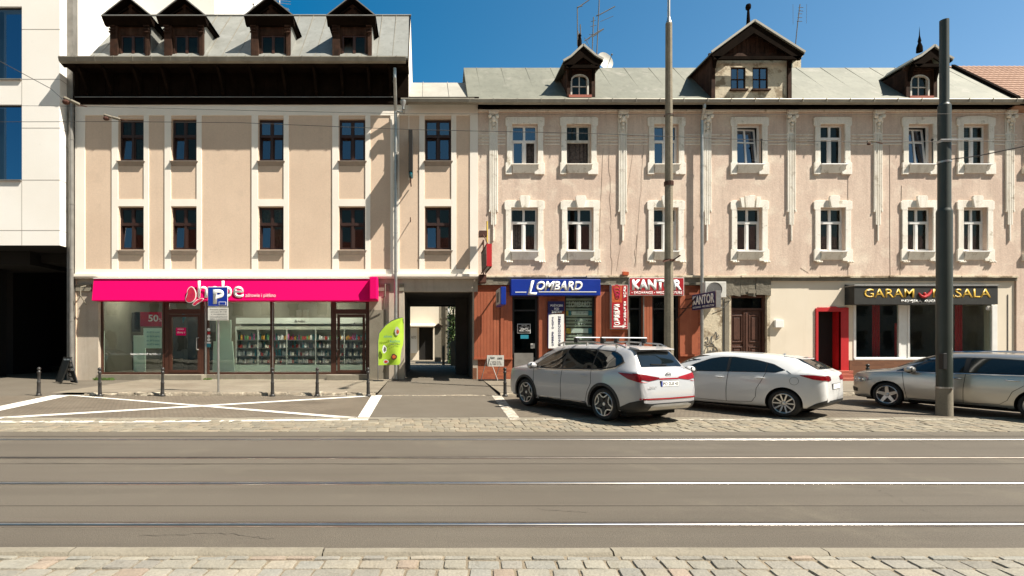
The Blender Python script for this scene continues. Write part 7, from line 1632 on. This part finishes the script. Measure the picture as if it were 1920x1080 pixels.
for k in range(1500):
    x = random.gauss(px(851,35.6),.20); zz = random.uniform(.2,6.8); 
    if random.random() < .3 and zz > 3: continue
    y = 35.7+random.uniform(-.25,.25); s_ = random.uniform(.05,.13); aa = random.uniform(0,6.28); n1 = Vector((random.uniform(-1,1),random.uniform(-1,.3),random.uniform(-.4,1))).normalized(); u_ = n1.orthogonal().normalized(); v_ = n1.cross(u_); c_ = Vector((x,y,zz))
    m.add([c_+u_*s_, c_+v_*s_*.6, c_-u_*s_, c_-v_*s_*.6],[(0,1,2,3)])
cr = thing('ivy_plant', 'climbing ivy in the yard at the right of the passage view', 'plant', (px(851,35.6),35.7,.25)); m.build('leaves', M['leafdk'], cr); m = MB(); m.path([(px(851,35.6),35.8,.2),(px(850,35.6),35.8,2.4),(px(852,35.6),35.8,5)],.04,6); m.build('stem', M['brownwood'], cr)
t = thing('yard_wall', 'low pale wall and gate post in the shade of the yard beyond the passage', 'wall', (px(833,34),34,.3)); m = MB(); m.box(px(829,34),px(834,34),34,34.3,.2,pz(648,34)); m.box(px(845,33),px(900,33),33,33.15,.2,pz(638,33)-.0); m.build('masonry', M['concrete'], t)
strip('yard_paving', M['flags'], -20, 1.9, [(31,.262),(60,.31)])
t = thing('backdrop_house', 'tall pale backdrop wall with dark windows, added to hide the sky behind the yard ivy', 'house', (px(850,54),54,.3)); m = MB(); m.wall(px(800,54), px(950,54), .2, 12, 54, [(px(836,54),px(841,54),4.6,6.2),(px(866,54),px(880,54),4.6,6.2)], .3); m.box(px(800,54),px(950,54),58,58.2,.2,12); m.build('wall', M['creamwall'], t)  # backdrop added to close off the bright sky beyond the yard
# ================================================================ HOUSES ACROSS THE STREET (behind the viewer, mirrored in the glass)
def opposite(x0, x1, h, label, wm):
    t = thing('opposite_house', label, 'house', (x0,-13,0), 'houses across the street behind the viewer'); hs = []
    x = x0+1.2
    while x < x1-2: 
        for z in (1.0,4.6,8.0): hs.append((x,x+1.1,z,z+1.9)) if z+2.2 < h else None
        x += 2.9
    m = MB(); m.box(x0,x1,-25,-13.3,0,h)
    m2 = MB(); m2.wall(x0,x1,0,h,-13,hs,-.2) ; m.build('body', M['darkroom'], t); m2.build('wall', wm, t)
    for q in hs: w = MB(); w.box(q[0],q[1],-13.25,-13.2,q[2],q[3]); w.build('window', M['black'], t)
    m = MB(); m.prismx([(-12.5,h),(-19,h+4.2),(-25.5,h)], x0, x1); m.build('roof', M['redsteps'], t)
opposite(-75,-30,9.8,'long plaster house with a red roof far left behind the viewer, mirrored in the glass',M['taupe']); opposite(40,95,9.8,'long brown house with a red roof far right behind the viewer, mirrored in the glass',M['mortar'])
opposite(-30,-7,10.5,'plaster house with a red roof behind the viewer, left, mirrored in the glass',M['taupe']); opposite(-7,14,9.6,'brownish house with a red roof straight behind the viewer, mirrored in the glass',M['mortar']); opposite(14,40,10.8,'pale house with a red roof behind the viewer, right, mirrored in the glass',M['concrete'])
strip('far_pavement', M['flags'], -60, 60, [(-13,.1),(-2,.1)])
